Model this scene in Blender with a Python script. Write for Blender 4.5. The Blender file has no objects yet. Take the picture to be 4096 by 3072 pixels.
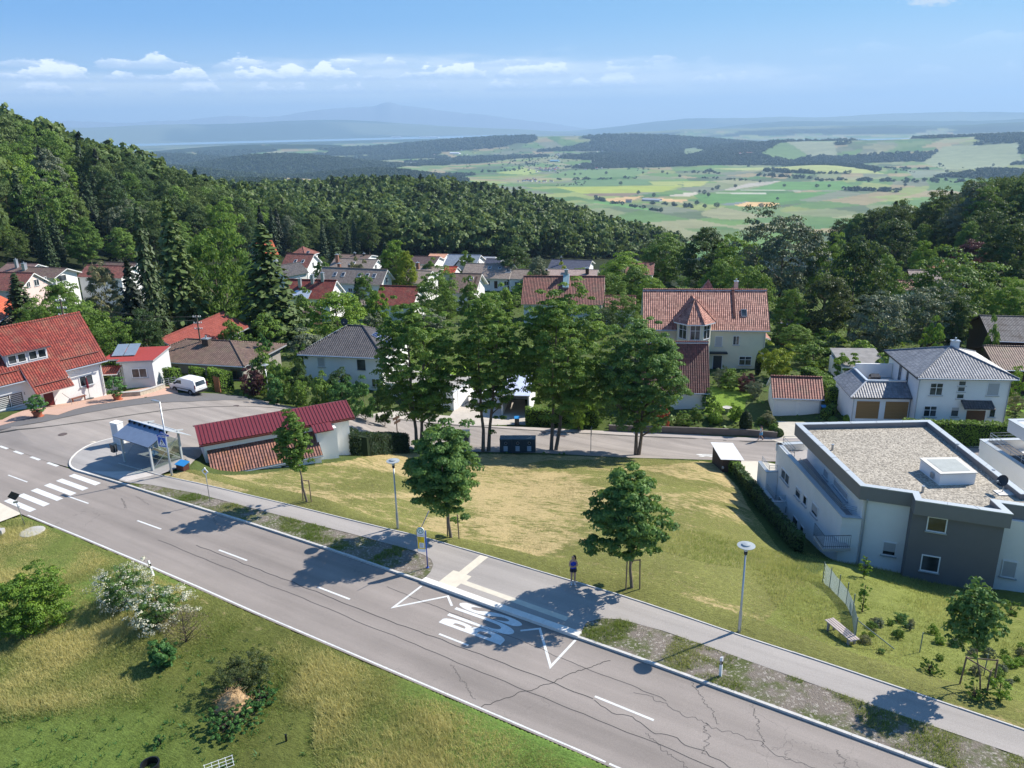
import bpy,bmesh,math,random
import numpy as np
from mathutils import Vector,Matrix
from mathutils import geometry as mgeo
R = math.radians
SC = bpy.context.scene
COL = SC.collection
# ------------------------------------------------------------------ camera
FPX,PITCH,ROLL,CH = 3152.4,R(18.2036),R(-1.22263),24.7357
cp,sp,cr,sr = math.cos(PITCH),math.sin(PITCH),math.cos(ROLL),math.sin(ROLL)
_U0 = Vector((0,sp,cp)); _R0 = Vector((1,0,0)); _F = Vector((0,cp,-sp))
_r = _R0 * cr + _U0 * sr; _u = _U0 * cr - _R0 * sr
cam = bpy.data.objects.new('camera',bpy.data.cameras.new('camera')); COL.objects.link(cam)
cam.data.sensor_width = 36; cam.data.lens = FPX / 4096 * 36
cam.data.clip_start = 0.5; cam.data.clip_end = 200000
cam.matrix_world = Matrix(((_r.x,_u.x,-_F.x,0),(_r.y,_u.y,-_F.y,0),(_r.z,_u.z,-_F.z,CH),(0,0,0,1)))
SC.camera = cam
# ------------------------------------------------------------------ sun and sky
SUN_AZ,SUN_EL = 24.5,41.5            # azimuth counter-clockwise from +X
sd = Vector((math.cos(R(SUN_AZ)) * math.cos(R(SUN_EL)),math.sin(R(SUN_AZ)) * math.cos(R(SUN_EL)),math.sin(R(SUN_EL))))
sun = bpy.data.objects.new('sun',bpy.data.lights.new('sun','SUN')); COL.objects.link(sun)
sun.data.energy = 4.8; sun.data.angle = R(0.53); sun.data.color = (1.0,0.94,0.85)
sun.rotation_euler = sd.to_track_quat('Z','Y').to_euler()
SC.view_settings.view_transform = 'Standard'; SC.view_settings.look = 'None'
SC.view_settings.gamma = 1; SC.view_settings.use_curve_mapping = False
SC.view_settings.exposure = 0.84
SC.cycles.use_denoising = True; SC.cycles.denoising_prefilter = 'ACCURATE'; SC.cycles.denoising_input_passes = 'RGB_ALBEDO_NORMAL'
SC.cycles.max_bounces = 6; SC.cycles.diffuse_bounces = 2; SC.cycles.glossy_bounces = 2
SC.cycles.transmission_bounces = 3; SC.cycles.transparent_max_bounces = 6; SC.cycles.volume_bounces = 0
SC.cycles.caustics_reflective = False; SC.cycles.caustics_refractive = False

class NT:
 """small node-tree writer"""
 def __init__(s,nt): s.nt = nt; nt.nodes.clear()
 def n(s,t,**kw):
  nd = s.nt.nodes.new(t)
  for k,v in kw.items():
   if k == 'ins':
    for a,b in v.items():
     if isinstance(b,bpy.types.NodeSocket): s.nt.links.new(b,nd.inputs[a])
     else: nd.inputs[a].default_value = b
   else: setattr(nd,k,v)
  return nd
 def l(s,a,b): s.nt.links.new(a,b)
 def m(s,op,a,b=None,c=None,clamp=False):
  nd = s.nt.nodes.new('ShaderNodeMath'); nd.operation = op; nd.use_clamp = clamp
  for i,v in enumerate((a,b,c)):
   if v is None: continue
   if isinstance(v,bpy.types.NodeSocket): s.nt.links.new(v,nd.inputs[i])
   else: nd.inputs[i].default_value = v
  return nd.outputs[0]
 def mix(s,f,a,b,mode='MIX'):
  nd = s.nt.nodes.new('ShaderNodeMix'); nd.data_type = 'RGBA'; nd.blend_type = mode
  for i,v in ((0,f),(6,a),(7,b)):
   if isinstance(v,bpy.types.NodeSocket): s.nt.links.new(v,nd.inputs[i])
   elif i and not hasattr(v,'__len__'): nd.inputs[i].default_value = (v,v,v,1)
   else: nd.inputs[i].default_value = (tuple(v) + (1,))[:4] if i else v
  return nd.outputs[2]
 def ss(s,v,a,b):
  nd = s.nt.nodes.new('ShaderNodeMapRange'); nd.interpolation_type = 'SMOOTHSTEP'
  s.nt.links.new(v,nd.inputs[0])
  for i,q in ((1,a),(2,b)):
   if isinstance(q,bpy.types.NodeSocket): s.nt.links.new(q,nd.inputs[i])
   else: nd.inputs[i].default_value = q
  return nd.outputs[0]
 def noise(s,vec,scale,detail=3,rough=.55,dist=0):
  nd = s.n('ShaderNodeTexNoise'); s.nt.links.new(vec,nd.inputs['Vector'])
  nd.inputs['Scale'].default_value = scale; nd.inputs['Detail'].default_value = detail
  nd.inputs['Roughness'].default_value = rough; nd.inputs['Distortion'].default_value = dist
  return nd.outputs[0]

def make_world():
 w = bpy.data.worlds.new('World'); SC.world = w; w.use_nodes = True
 t = NT(w.node_tree)
 sky = t.n('ShaderNodeTexSky',sky_type='NISHITA'); sky.sun_disc = False
 sky.sun_elevation = R(SUN_EL); sky.sun_rotation = R(90 - SUN_AZ)
 sky.altitude = 600; sky.air_density = 1.0; sky.dust_density = 0.6; sky.ozone_density = 2.0
 tc = t.n('ShaderNodeTexCoord'); sx = t.n('ShaderNodeSeparateXYZ'); t.l(tc.outputs['Generated'],sx.inputs[0])
 az = t.m('MULTIPLY',t.m('ARCTAN2',sx.outputs[0],sx.outputs[1]),57.2958)   # degrees, + to the right
 el = t.m('MULTIPLY',t.m('ARCSINE',sx.outputs[2]),57.2958)
 cx = t.n('ShaderNodeCombineXYZ',ins={0: az,1: t.m('MULTIPLY',el,2.6),2: 0.0}).outputs[0]
 cv = t.n('ShaderNodeCombineXYZ',ins={0: t.m('MULTIPLY',az,.35),1: t.m('MULTIPLY',el,2.2),2: 3.0}).outputs[0]
 # thin sheet of high cloud with a soft upper edge that drops towards the right
 nb = t.noise(cv,.55,4,.5)
 top = t.m('SUBTRACT',4.9,t.m('MULTIPLY',t.ss(az,2,30),2.6))
 top = t.m('ADD',top,t.m('MULTIPLY',t.m('SUBTRACT',nb,.5),2.6))
 top = t.m('SUBTRACT',top,t.m('MULTIPLY',t.ss(t.m('MULTIPLY',az,-1),12,24),.9))
 veil = t.m('SUBTRACT',1,t.ss(el,t.m('SUBTRACT',top,1.4),top))
 veil = t.m('MULTIPLY',veil,t.m('MULTIPLY_ADD',t.ss(nb,.3,.7),.3,.7))
 veil = t.m('MULTIPLY',veil,t.m('SUBTRACT',1,t.m('MULTIPLY',t.ss(az,10,30),.45)))
 # cumulus: lumpy tops, flat bases, stronger on the left
 def cumulus(base,thick,scale,thr,seed,amp):
  v = t.n('ShaderNodeVectorMath',operation='ADD',ins={0: cx,1: (seed,seed * .37,0)}).outputs[0]
  band = t.noise(t.n('ShaderNodeCombineXYZ',ins={0: az,1: seed,2: 0.0}).outputs[0],scale,2,.5)
  big = t.noise(v,scale * 2.3,6,.6)
  hgt = t.m('MULTIPLY',t.m('MAXIMUM',t.m('SUBTRACT',t.m('ADD',band,t.m('MULTIPLY',t.m('SUBTRACT',big,.5),.45)),thr),0),thick)
  rel = t.m('SUBTRACT',el,base)
  up = t.m('SUBTRACT',1,t.ss(rel,t.m('SUBTRACT',hgt,.10),t.m('ADD',hgt,.06)))
  lo = t.ss(rel,-.16,.12)
  a = t.m('MULTIPLY',t.m('MULTIPLY',up,lo),t.ss(hgt,.04,.25))
  sh = t.ss(t.m('ADD',rel,t.m('MULTIPLY',t.m('SUBTRACT',t.noise(v,scale * 5,4,.6),.5),1.0)),.05,.75)
  return t.m('MULTIPLY',a,amp),sh
 a1,s1 = cumulus(3.0,4.8,.30,.38,3.0,1.0)
 a2,s2 = cumulus(2.2,3.6,.42,.40,11.0,.85)
 a3,s3 = cumulus(3.8,3.4,.24,.46,27.0,.8)
 fade = t.m('SUBTRACT',1,t.ss(az,-3,16))
 fade2 = t.m('SUBTRACT',1,t.m('MULTIPLY',t.ss(az,4,24),.85))
 a1 = t.m('MULTIPLY',a1,fade); a2 = t.m('MULTIPLY',a2,fade2); a3 = t.m('MULTIPLY',a3,fade2)
 lo_ = t.mix(t.ss(az,-34,34),(1.0,2.6,5.0),(1.6,3.4,5.2)); hi_ = t.mix(t.ss(az,-34,34),(.26,1.3,3.9),(.50,1.9,4.4))
 c = t.mix(t.ss(el,4,17),lo_,hi_); c = t.mix(t.ss(el,16,50),c,t.mix(.5,sky.outputs[0],hi_)); c = t.mix(t.ss(el,7,1),c,(3.6,4.7,5.7))
 c = t.mix(t.m('MULTIPLY',veil,.92),c,(6.0,6.6,7.0))
 for a,s in ((a3,s3),(a2,s2),(a1,s1)):
  c = t.mix(a,c,t.mix(s,(4.2,5.1,6.3),(9.0,9.2,9.4)))
 # two small loose clouds high on the right
 for (aa,ee,wa,we) in ((26.6,6.55,1.9,.42),(19.5,7.65,1.0,.22)):
  q = t.m('ADD',t.m('POWER',t.m('ABSOLUTE',t.m('DIVIDE',t.m('SUBTRACT',az,aa),wa)),2),t.m('POWER',t.m('ABSOLUTE',t.m('DIVIDE',t.m('SUBTRACT',el,ee),we)),2))
  q = t.m('ADD',q,t.m('MULTIPLY',t.m('SUBTRACT',t.noise(cx,1.3,5,.65),.5),4.2))
  c = t.mix(t.m('MULTIPLY',t.m('SUBTRACT',1,t.ss(q,.1,1.1)),.75),c,(4.6,4.9,5.1))
 bg = t.n('ShaderNodeBackground',ins={0: c,1: 0.1}); out = t.n('ShaderNodeOutputWorld'); t.l(bg.outputs[0],out.inputs[0])
make_world()
rng = np.random.default_rng(7); random.seed(7)

# ------------------------------------------------------------------ picture rays
def ray(px,py):
 x = (px - 2048) / FPX; y = -(py - 1536) / FPX
 X = x * cr - y * sr; Y = x * sr + y * cr
 return np.array([X,cp + Y * sp,-sp + Y * cp])
def at(px,py,z):
 d = ray(px,py); return d * ((z - CH) / d[2]) + np.array([0,0,CH])
def atd(px,py,yd):
 d = ray(px,py); return d * (yd / d[1]) + np.array([0,0,CH])
# main road frame: s along the road towards the right, t across towards the village
RO = np.array([-14.,41.3]); RU = np.array([.8315,-.5555]); RU /= np.linalg.norm(RU); RN = np.array([-RU[1],RU[0]])
def rplane(x,y): return .0378 * x - .0011 * y
def st(s,t): return RO + RU * s + RN * t
def stz(s,t,h=0):
 p = st(s,t); return (p[0],p[1],rplane(p[0],p[1]) + h)
def to_st(x,y):
 return (x - RO[0]) * RU[0] + (y - RO[1]) * RU[1],(x - RO[0]) * RN[0] + (y - RO[1]) * RN[1]

# ------------------------------------------------------------------ terrain
def _ctrl():
 P = []
 for s in (-75,-50,-36,-20,-5,10,25,40,60):
  for t in (-3.5,3,7.5): P.append(stz(s,t))
  P.append(stz(s,-16,-.3)); P.append(stz(s,-40,-.5))
 for px,py,z in [  # pixel of a known spot in the photograph and its height
  (0,1700,-1.7),(18,1690,-2.1),(205,1628,-2.9),(440,1580,-3.7),(620,1537,-4.1),(855,1590,-5.0),(700,1700,-2.9),
  (1075,1592,-6.8),(1000,1640,-4.6),(1430,1690,-6.6),(1300,1620,-8.2),(1650,1720,-9.2),(1900,1750,-10.0),(1900,1700,-10.2),
  (2200,1740,-10.7),(2500,1765,-11.2),(2800,1770,-11.6),(3000,1780,-11.4),(3100,1790,-11.0),
  (885,1890,-2.4),(1150,1852,-3.4),(1010,1874,-2.9),(1404,1830,-3.9),(1660,1800,-8.6),(1944,1805,-9.3),(2215,1800,-9.6),(2549,1820,-9.9),(2800,1835,-9.8),
  (1400,1960,-2.5),(1800,1980,-4.3),(2200,1980,-5.0),(2600,2000,-4.9),(2850,2030,-5.3),(2850,1925,-7.4),
  (1300,2080,-.9),(2100,2150,-1.6),(2600,2200,-1.1),(2960,2250,-1.6),(3150,2250,-4.6),(3060,2050,-8.0),(3200,2135,-7.6),(3335,2243,-6.7),
  (3330,2370,-2.2),(3330,2250,-4.6),(3428,2260,-6.2),(3650,2330,-5.6),(3900,2440,-4.2),(4096,2480,-3.6),(3800,2480,-1.9),(4000,2600,-1.0),(3500,2420,-2.0),
  (3110,1676,-11.0),(2800,1690,-10.9),(2900,1560,-10.2),(3400,1660,-10.0),(3700,1650,-9.3),(4080,1640,-9.3),(3900,1720,-9.6),
  (1500,1480,-8.6),(1180,1450,-7.2),(800,1450,-6.8),(600,1350,-7.5),(250,1300,-6),(1200,1330,-9.0),(1600,1400,-10),(2200,1450,-11),(2700,1450,-11),
  (3300,1400,-11.5),(3800,1400,-12)]:
  P.append(tuple(at(px,py,z)))
 for az,r,z in [(-35,110,-6),(-20,140,-12),(0,150,-14),(20,150,-14),(35,130,-13),(-30,180,-14),(-10,190,-17),(10,190,-17.5),(30,190,-17),
                     (-20,240,-19),(0,245,-22),(20,240,-23),(-35,240,-17),(35,240,-18),(50,200,-12),(-50,200,-6),(-60,120,-3),(60,120,-8),(75,60,-1),(-75,60,-3),
                     (-32,340,-5),(-25,330,-20),(-16,330,-30),(-8,330,-37),(0,330,-40),(10,330,-41),(20,330,-40),(32,320,-20),(45,320,-5),(-45,300,15),
                     (-33,440,17),(-28,460,4),(-24,500,-10),(-20,520,-27),(-15,500,-40),(-7,480,-44),(2,480,-52),(12,480,-62),(20,480,-60),(27,450,-42),(33,420,-22),(45,420,-5),(-45,420,30),
                     (-32,620,0),(-25,700,-30),(-17,680,-41),(-8,720,-42),(0,800,-58),(8,650,-76),(15,640,-90),(22,620,-95),(30,600,-80),(40,600,-40),(-45,650,10),
                     (-30,1000,-70),(-15,1000,-70),(-7,980,-62),(0,1050,-90),(10,1000,-140),(20,1000,-160),(30,1000,-150),(45,1000,-120),(-50,1000,-60)]:
  P.append((r * math.sin(R(az)),r * math.cos(R(az)),z))
 return np.array(P)
CT = _ctrl()
def _tps(r2): return .5 * r2 * np.log(r2 + 1e-6)
def _fit():
 n = len(CT); X = CT[:,:2] / 100
 d = ((X[:,None] - X[None]) ** 2).sum(-1); K = _tps(d) + np.eye(n) * 2e-4
 Pm = np.c_[np.ones(n),X]; A = np.zeros((n + 3,n + 3)); A[:n,:n] = K; A[:n,n:] = Pm; A[n:,:n] = Pm.T
 return np.linalg.solve(A,np.r_[CT[:,2],0,0,0])
_W = _fit()
def _near(x,y):
 x = np.asarray(x,float) / 100; y = np.asarray(y,float) / 100
 z = _W[-3] + _W[-2] * x + _W[-1] * y
 for i in range(len(CT)):
  z = z + _W[i] * _tps((x - CT[i,0] / 100) ** 2 + (y - CT[i,1] / 100) ** 2)
 return z
def sstep(v,a,b):
 q = np.clip((v - a) / (b - a),0,1); return q * q * (3 - 2 * q)
_ph = rng.uniform(0,6.28,(40,2))
def wob(a,b,f0,n=5,gain=.55):
 "smooth pseudo-noise in -1..1"
 z = 0; amp = 1; tot = 0; f = f0
 for i in range(n):
  c,s_ = math.cos(i * 2.4),math.sin(i * 2.4)
  z = z + amp * np.sin(f * (a * c + b * s_) + _ph[i,0] + 1.3 * np.sin(f * .63 * (b * c - a * s_) + _ph[i,1])); tot += amp; amp *= gain; f *= 1.9
 return z / tot
FARH = [  # azimuth, distance, height over the plain, half width in azimuth, half width in ln(distance)
 (-26,2300,150,9,.28),(-14,2700,125,9,.22),(-24,4300,140,8,.12),(-9,4200,90,6,.1),(-16,6000,120,7,.1),(-30,9000,60,9,.2),
 (-3,9500,110,7,.1),(5,9300,115,7,.1),(12,9000,85,6,.1),(-12,11000,50,9,.1),
 (28,7200,112,11,.11),(38,6600,125,8,.12),(17,7300,65,6,.12),(15,6100,48,3.2,.07),(21,5000,38,4,.07),(31,4500,40,4,.07),(5,6800,35,5,.1),
 (16,11500,60,4,.08),(-18,10500,105,8,.09),(-7,12500,75,7,.07),(-24,7600,95,7,.08),(-30,13000,70,9,.07)]
def _far(x,y):
 r = np.hypot(x,y); az = np.degrees(np.arctan2(x,y)); lr = np.log(np.maximum(r,1))
 z = -270 + 0 * r
 for a,d,h,wa,wr in FARH:
  z = z + h * np.exp(-((az - a) / wa) ** 2 - ((lr - math.log(d)) / wr) ** 2)
 z = z + sstep(r,1800,5000) * 7 * wob(x / 900,y / 900,1,4) * sstep(z,-262,-200)
 z = z - 35 * sstep(r,9800,12000)                       # down to the lake basin
 z = z + 66 * sstep(r,14500,17000) * sstep(-az,-8,0)
 # far shores: low hills, higher ridges and the Alps, each a ridge running across the view
 def ridge(r0,wr,prof): return np.exp(-((lr - math.log(r0)) / wr) ** 2) * prof
 az_ = az
 rg = ridge(16500,.11,(185 + 40 * wob(az_,lr,.45,5)) * sstep(az,2,12) + 20 * (1 - sstep(az,2,12)))
 rg = rg + ridge(22000,.1,(235 + 50 * wob(az_ + 9,lr,.33,5)) * sstep(az,7,19))
 rg = rg + ridge(30000,.09,(400 + 50 * wob(az_ + 5,lr,.5,6,.6)) * sstep(az,2,13))
 rg = rg + ridge(27500,.1,(480 + 70 * wob(az_ + 3,lr * 2,.26,5)) * sstep(-az,-6,12))
 rg = rg + ridge(25200,.03,(120 + 25 * wob(az_ + 17,lr,.4,4)) * sstep(-az,-8,2))
 alp = 700 + 95 * wob(az_ + 2,lr,.55,7,.62) + 450 * np.exp(-((az + 9.3) / 5.2) ** 2) + 160 * np.exp(-((az + 8.0) / .7) ** 2) + 90 * np.exp(-((az + 18.5) / 2.0) ** 2) + 70 * np.exp(-((az + 13.2) / 1.5) ** 2)
 rg = rg + ridge(36000,.06,alp * sstep(-az,-8,3))
 return z + rg * sstep(r,13000,17000)
def _rough(x,y):
 s,t = to_st(x,y)
 te = np.interp(s,[-60,-34,-31,-22.5,-19,-6.6,0,5,19,25,37,60],[3,3,9.2,8.4,6.4,7.1,7.5,7.9,7.9,7.6,7.0,5])
 dr = np.maximum(np.maximum(-t - 5.5,t - te),0)
 w = 1 - sstep(dr,0,2.4)
 return w
def ghf(x,y):
 x = np.asarray(x,float); y = np.asarray(y,float)
 r = np.hypot(x,y); out = np.empty(np.broadcast(x,y).shape)
 k = sstep(r,950,1700); near = r < 1700; out[...] = 0
 xn,yn = np.broadcast_to(x,out.shape),np.broadcast_to(y,out.shape)
 zn = _near(xn[near],yn[near]) if near.any() else 0
 w = _rough(xn,yn); rp = rplane(xn,yn)
 zf = _far(xn,yn)
 if near.any():
  zz = zn * (1 - w[near]) + rp[near] * w[near]
  out[near] = zz * (1 - k[near]) + zf[near] * k[near]
 out[~near] = zf[~near]
 return out
def gz(x,y): return float(ghf(np.array([x]),np.array([y]))[0])
def gp(px,py,z0=-5.0):
 "where the picture ray first meets the ground"
 d = ray(px,py); ts = np.concatenate([np.arange(20,400,.5),np.geomspace(400,60000,500)])
 k = ts / d[1]; X = d[0] * k; Y = d[1] * k; Z = CH + d[2] * k
 dz = Z - ghf(X,Y); i = int(np.argmax(dz < 0))
 if i == 0: i = len(ts) - 1
 f = dz[i - 1] / (dz[i - 1] - dz[i]); kk = k[i - 1] + f * (k[i] - k[i - 1])
 x,y = d[0] * kk,d[1] * kk
 return np.array([x,y,gz(x,y)])
# ------------------------------------------------------------------ materials
MATS = {}
def lin(c):
 "sRGB 0-255 to linear"
 return tuple(((v / 255) / 12.92 if v / 255 < .04045 else ((v / 255 + .055) / 1.055) ** 2.4) for v in c)
def mat(name,col,rough=.8,var=.12,scale=3.,bump=0.,bscale=30.,metal=0.,spec=.3,var2=.0,scale2=.4,coords='Object',stretch=None):
 if name in MATS: return MATS[name]
 m = bpy.data.materials.new(name); m.use_nodes = True; t = NT(m.node_tree)
 tc = t.n('ShaderNodeTexCoord'); v = tc.outputs[coords]
 if stretch: v = t.n('ShaderNodeMapping',ins={0: v,3: stretch}).outputs[0]
 c = (tuple(col) + (1,))[:4]
 if var or var2:
  f = t.m('MULTIPLY_ADD',t.noise(v,scale,4,.6),2 * var * 1.6,1 - var * 1.6)
  if var2: f = t.m('MULTIPLY',f,t.m('MULTIPLY_ADD',t.noise(v,scale2,3,.5),2 * var2 * 1.6,1 - var2 * 1.6))
  c = t.mix(1.0,c,t.n('ShaderNodeCombineColor',ins={0: f,1: f,2: f}).outputs[0],'MULTIPLY')
 b = t.n('ShaderNodeBsdfPrincipled',ins={'Base Color': c,'Roughness': rough,'Metallic': metal,'Specular IOR Level': spec})
 if bump:
  bp = t.n('ShaderNodeBump',ins={'Height': t.noise(v,bscale,3),'Strength': bump,'Distance': .02}); t.l(bp.outputs[0],b.inputs['Normal'])
 o = t.n('ShaderNodeOutputMaterial'); t.l(b.outputs[0],o.inputs[0]); MATS[name] = m; return m
def tile_mat(name,ca,cb,moss=.0,mosscol=(.05,.045,.035),tw=.26,th=.34,depth=1.,rough=.65):
 "clay or concrete pan tiles: courses and rolls from the roof's own metric UVs"
 if name in MATS: return MATS[name]
 m = bpy.data.materials.new(name); m.use_nodes = True; t = NT(m.node_tree)
 uv = t.n('ShaderNodeTexCoord').outputs['UV']; sx = t.n('ShaderNodeSeparateXYZ'); t.l(uv,sx.inputs[0])
 u = t.m('DIVIDE',sx.outputs[0],tw); v = t.m('DIVIDE',sx.outputs[1],th)
 fu = t.m('FRACT',u); fv = t.m('FRACT',v)
 cell = t.n('ShaderNodeCombineXYZ',ins={0: t.m('FLOOR',u),1: t.m('FLOOR',v),2: 0.0}).outputs[0]
 wn = t.n('ShaderNodeTexWhiteNoise'); t.l(cell,wn.inputs['Vector'])
 roll = t.m('MULTIPLY_ADD',t.m('SINE',t.m('MULTIPLY',u,6.2832)),.5,.5)
 h = t.m('ADD',t.m('MULTIPLY',roll,.055 * depth),t.m('MULTIPLY',t.m('SUBTRACT',1,fv),.05 * depth))
 seam = t.m('SUBTRACT',1,t.ss(fv,.0,.13))           # darker line along the laps between courses
 c = t.mix(wn.outputs[0],ca,cb)
 big = t.noise(uv,.55,4,.6)
 if moss: c = t.mix(t.m('MULTIPLY',t.ss(t.m('ADD',big,t.m('MULTIPLY',t.noise(uv,6,3),.35)),.62,.85),moss),c,mosscol)
 f = t.m('MULTIPLY_ADD',big,.5,.75)
 c = t.mix(1.0,c,t.n('ShaderNodeCombineColor',ins={0: f,1: f,2: f}).outputs[0],'MULTIPLY')
 c = t.mix(t.m('MULTIPLY',seam,.55),c,(.02,.015,.012))
 b = t.n('ShaderNodeBsdfPrincipled',ins={'Base Color': c,'Roughness': rough,'Specular IOR Level': .35})
 bp = t.n('ShaderNodeBump',ins={'Height': h,'Strength': 1.0,'Distance': 1.0}); t.l(bp.outputs[0],b.inputs['Normal'])
 o = t.n('ShaderNodeOutputMaterial'); t.l(b.outputs[0],o.inputs[0]); MATS[name] = m; return m
def leaf_mat(name,ca,cb,trans=.35,rnd=.35,yel=(.16,.2,.03)):
 "foliage: two greens mixed per leaf clump and per tree, lit through"
 if name in MATS: return MATS[name]
 m = bpy.data.materials.new(name); m.use_nodes = True; t = NT(m.node_tree)
 at_ = t.n('ShaderNodeAttribute',attribute_name='tint'); oi = t.n('ShaderNodeObjectInfo')
 geo = t.n('ShaderNodeNewGeometry')
 f = t.m('ADD',t.m('MULTIPLY',at_.outputs['Fac'],1 - rnd),t.m('MULTIPLY',oi.outputs['Random'],rnd),clamp=True)
 c = t.mix(f,ca,cb)
 b = t.n('ShaderNodeBsdfPrincipled',ins={'Base Color': c,'Roughness': .55,'Specular IOR Level': .25})
 tr = t.n('ShaderNodeBsdfTranslucent',ins={0: t.mix(.5,c,yel)})
 mx = t.n('ShaderNodeMixShader',ins={0: trans}); t.l(b.outputs[0],mx.inputs[1]); t.l(tr.outputs[0],mx.inputs[2])
 o = t.n('ShaderNodeOutputMaterial'); t.l(mx.outputs[0],o.inputs[0]); MATS[name] = m; return m
def glass_mat(name='window_glass',col=(.02,.025,.03)):
 if name in MATS: return MATS[name]
 m = bpy.data.materials.new(name); m.use_nodes = True; t = NT(m.node_tree)
 v = t.n('ShaderNodeTexCoord').outputs['Object']
 c = t.mix(t.ss(t.noise(v,.7,2),.35,.7),col,tuple(min(1,k * 3 + .02) for k in col))
 b = t.n('ShaderNodeBsdfPrincipled',ins={'Base Color': c,'Roughness': .06,'Specular IOR Level': .7})
 o = t.n('ShaderNodeOutputMaterial'); t.l(b.outputs[0],o.inputs[0]); MATS[name] = m; return m
WHITE = mat('white_render',(.80,.79,.76),.85,.05,.9,.15,60,var2=.06,scale2=.25)
CREAM = mat('cream_render',(.72,.675,.50),.85,.05,.9,.15,60,var2=.05)
PINKW = mat('pink_render',(.72,.55,.50),.85,.05,.9)
GREYW = mat('grey_render',(.30,.295,.30),.85,.05,.9,.12,60)
DARKW = mat('dark_grey_render',(.165,.16,.16),.85,.06,.9,.12,60)
LGREY = mat('light_grey_render',(.55,.56,.57),.85,.05,.9)
TRIM = mat('white_trim',(.78,.78,.77),.4,.03)
FASC = mat('grey_fascia',(.30,.31,.32),.5,.1)
DWOOD = mat('dark_timber',(.075,.045,.03),.8,.3,2,.3,40,stretch=(1,1,6))
GWOOD = mat('weathered_grey_boards',(.30,.28,.25),.85,.3,3,.4,30,stretch=(6,6,.4))
GWOODH = mat('weathered_grey_planks',(.26,.24,.21),.85,.35,3,.5,12,stretch=(.3,.3,9))
BWOOD = mat('brown_planks',(.085,.06,.048),.85,.3,3,.5,12,stretch=(.3,.3,9))
STEEL = mat('galvanised_steel',(.42,.44,.45),.38,.1,4,metal=.7)
ALU = mat('pale_aluminium',(.62,.66,.70),.32,.05,2,metal=.35)
DMET = mat('dark_metal',(.03,.033,.036),.45,.1)
ZINC = mat('titanium_zinc',(.42,.46,.50),.35,.08,2,metal=.5)
GLASS = glass_mat()
GLASSG = glass_mat('window_glass_green',(.05,.07,.045))
SHUT = mat('grey_shutter',(.42,.43,.44),.6,.03,stretch=(1,1,1))
SHUTW = mat('pale_blind',(.62,.63,.60),.6,.04)
CONC = mat('concrete',(.42,.40,.37),.9,.12,2,.3,40,var2=.1)
KERB = mat('kerb_stone',(.50,.48,.44),.85,.18,2.5,.3,30)
PALEK = mat('pale_kerb_stone',(.66,.63,.57),.85,.1,2,.2,30)
TACT = mat('cream_paving',(.60,.54,.43),.85,.1,2.5,.2,30)
BARK = mat('grey_bark',(.16,.13,.10),.95,.3,4,.6,14,stretch=(2,2,.5))
BARKD = mat('dark_bark',(.07,.055,.045),.95,.3,4,.6,14,stretch=(2,2,.5))
STAKE = mat('wooden_stake',(.17,.125,.085),.85,.25,4,.3,30,stretch=(5,5,.6))
PAINT = mat('road_paint',(.64,.64,.61),.6,.16,7,var2=.1,scale2=.9)
TRED = tile_mat('red_clay_tiles',lin((142,60,48)),lin((106,42,36)),.45,lin((120,90,70)))
TREDO = tile_mat('orange_clay_tiles',lin((205,105,65)),lin((180,82,52)),.1)
TBRN = tile_mat('brown_concrete_tiles',lin((122,100,88)),lin((96,76,68)),.55,lin((92,86,66)),.3,.34)
TGREY = tile_mat('grey_brown_tiles',lin((150,136,124)),lin((124,110,100)),.35,lin((105,95,80)),.3,.34,.5)
TDRK = tile_mat('anthracite_tiles',lin((92,88,88)),lin((70,68,70)),.15,lin((80,75,65)),.3,.36)
TBLU = tile_mat('blue_grey_tiles',lin((130,140,152)),lin((112,122,134)),.1,lin((100,100,100)),.3,.34,.5)
TNAV = tile_mat('dark_blue_tiles',lin((72,76,92)),lin((60,64,80)),.1,lin((60,60,60)),.3,.34,.5)
TTER = tile_mat('old_terracotta_tiles',lin((150,92,78)),lin((112,66,58)),.5,lin((95,80,62)),.32,.36,1.1)
TVIL = tile_mat('mottled_terracotta_tiles',lin((196,138,118)),lin((140,84,70)),.3,lin((100,85,70)),.28,.36,1.25)
TRIB = mat('fibre_cement_sheets',(.22,.21,.20),.8,.3,1.2)

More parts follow.
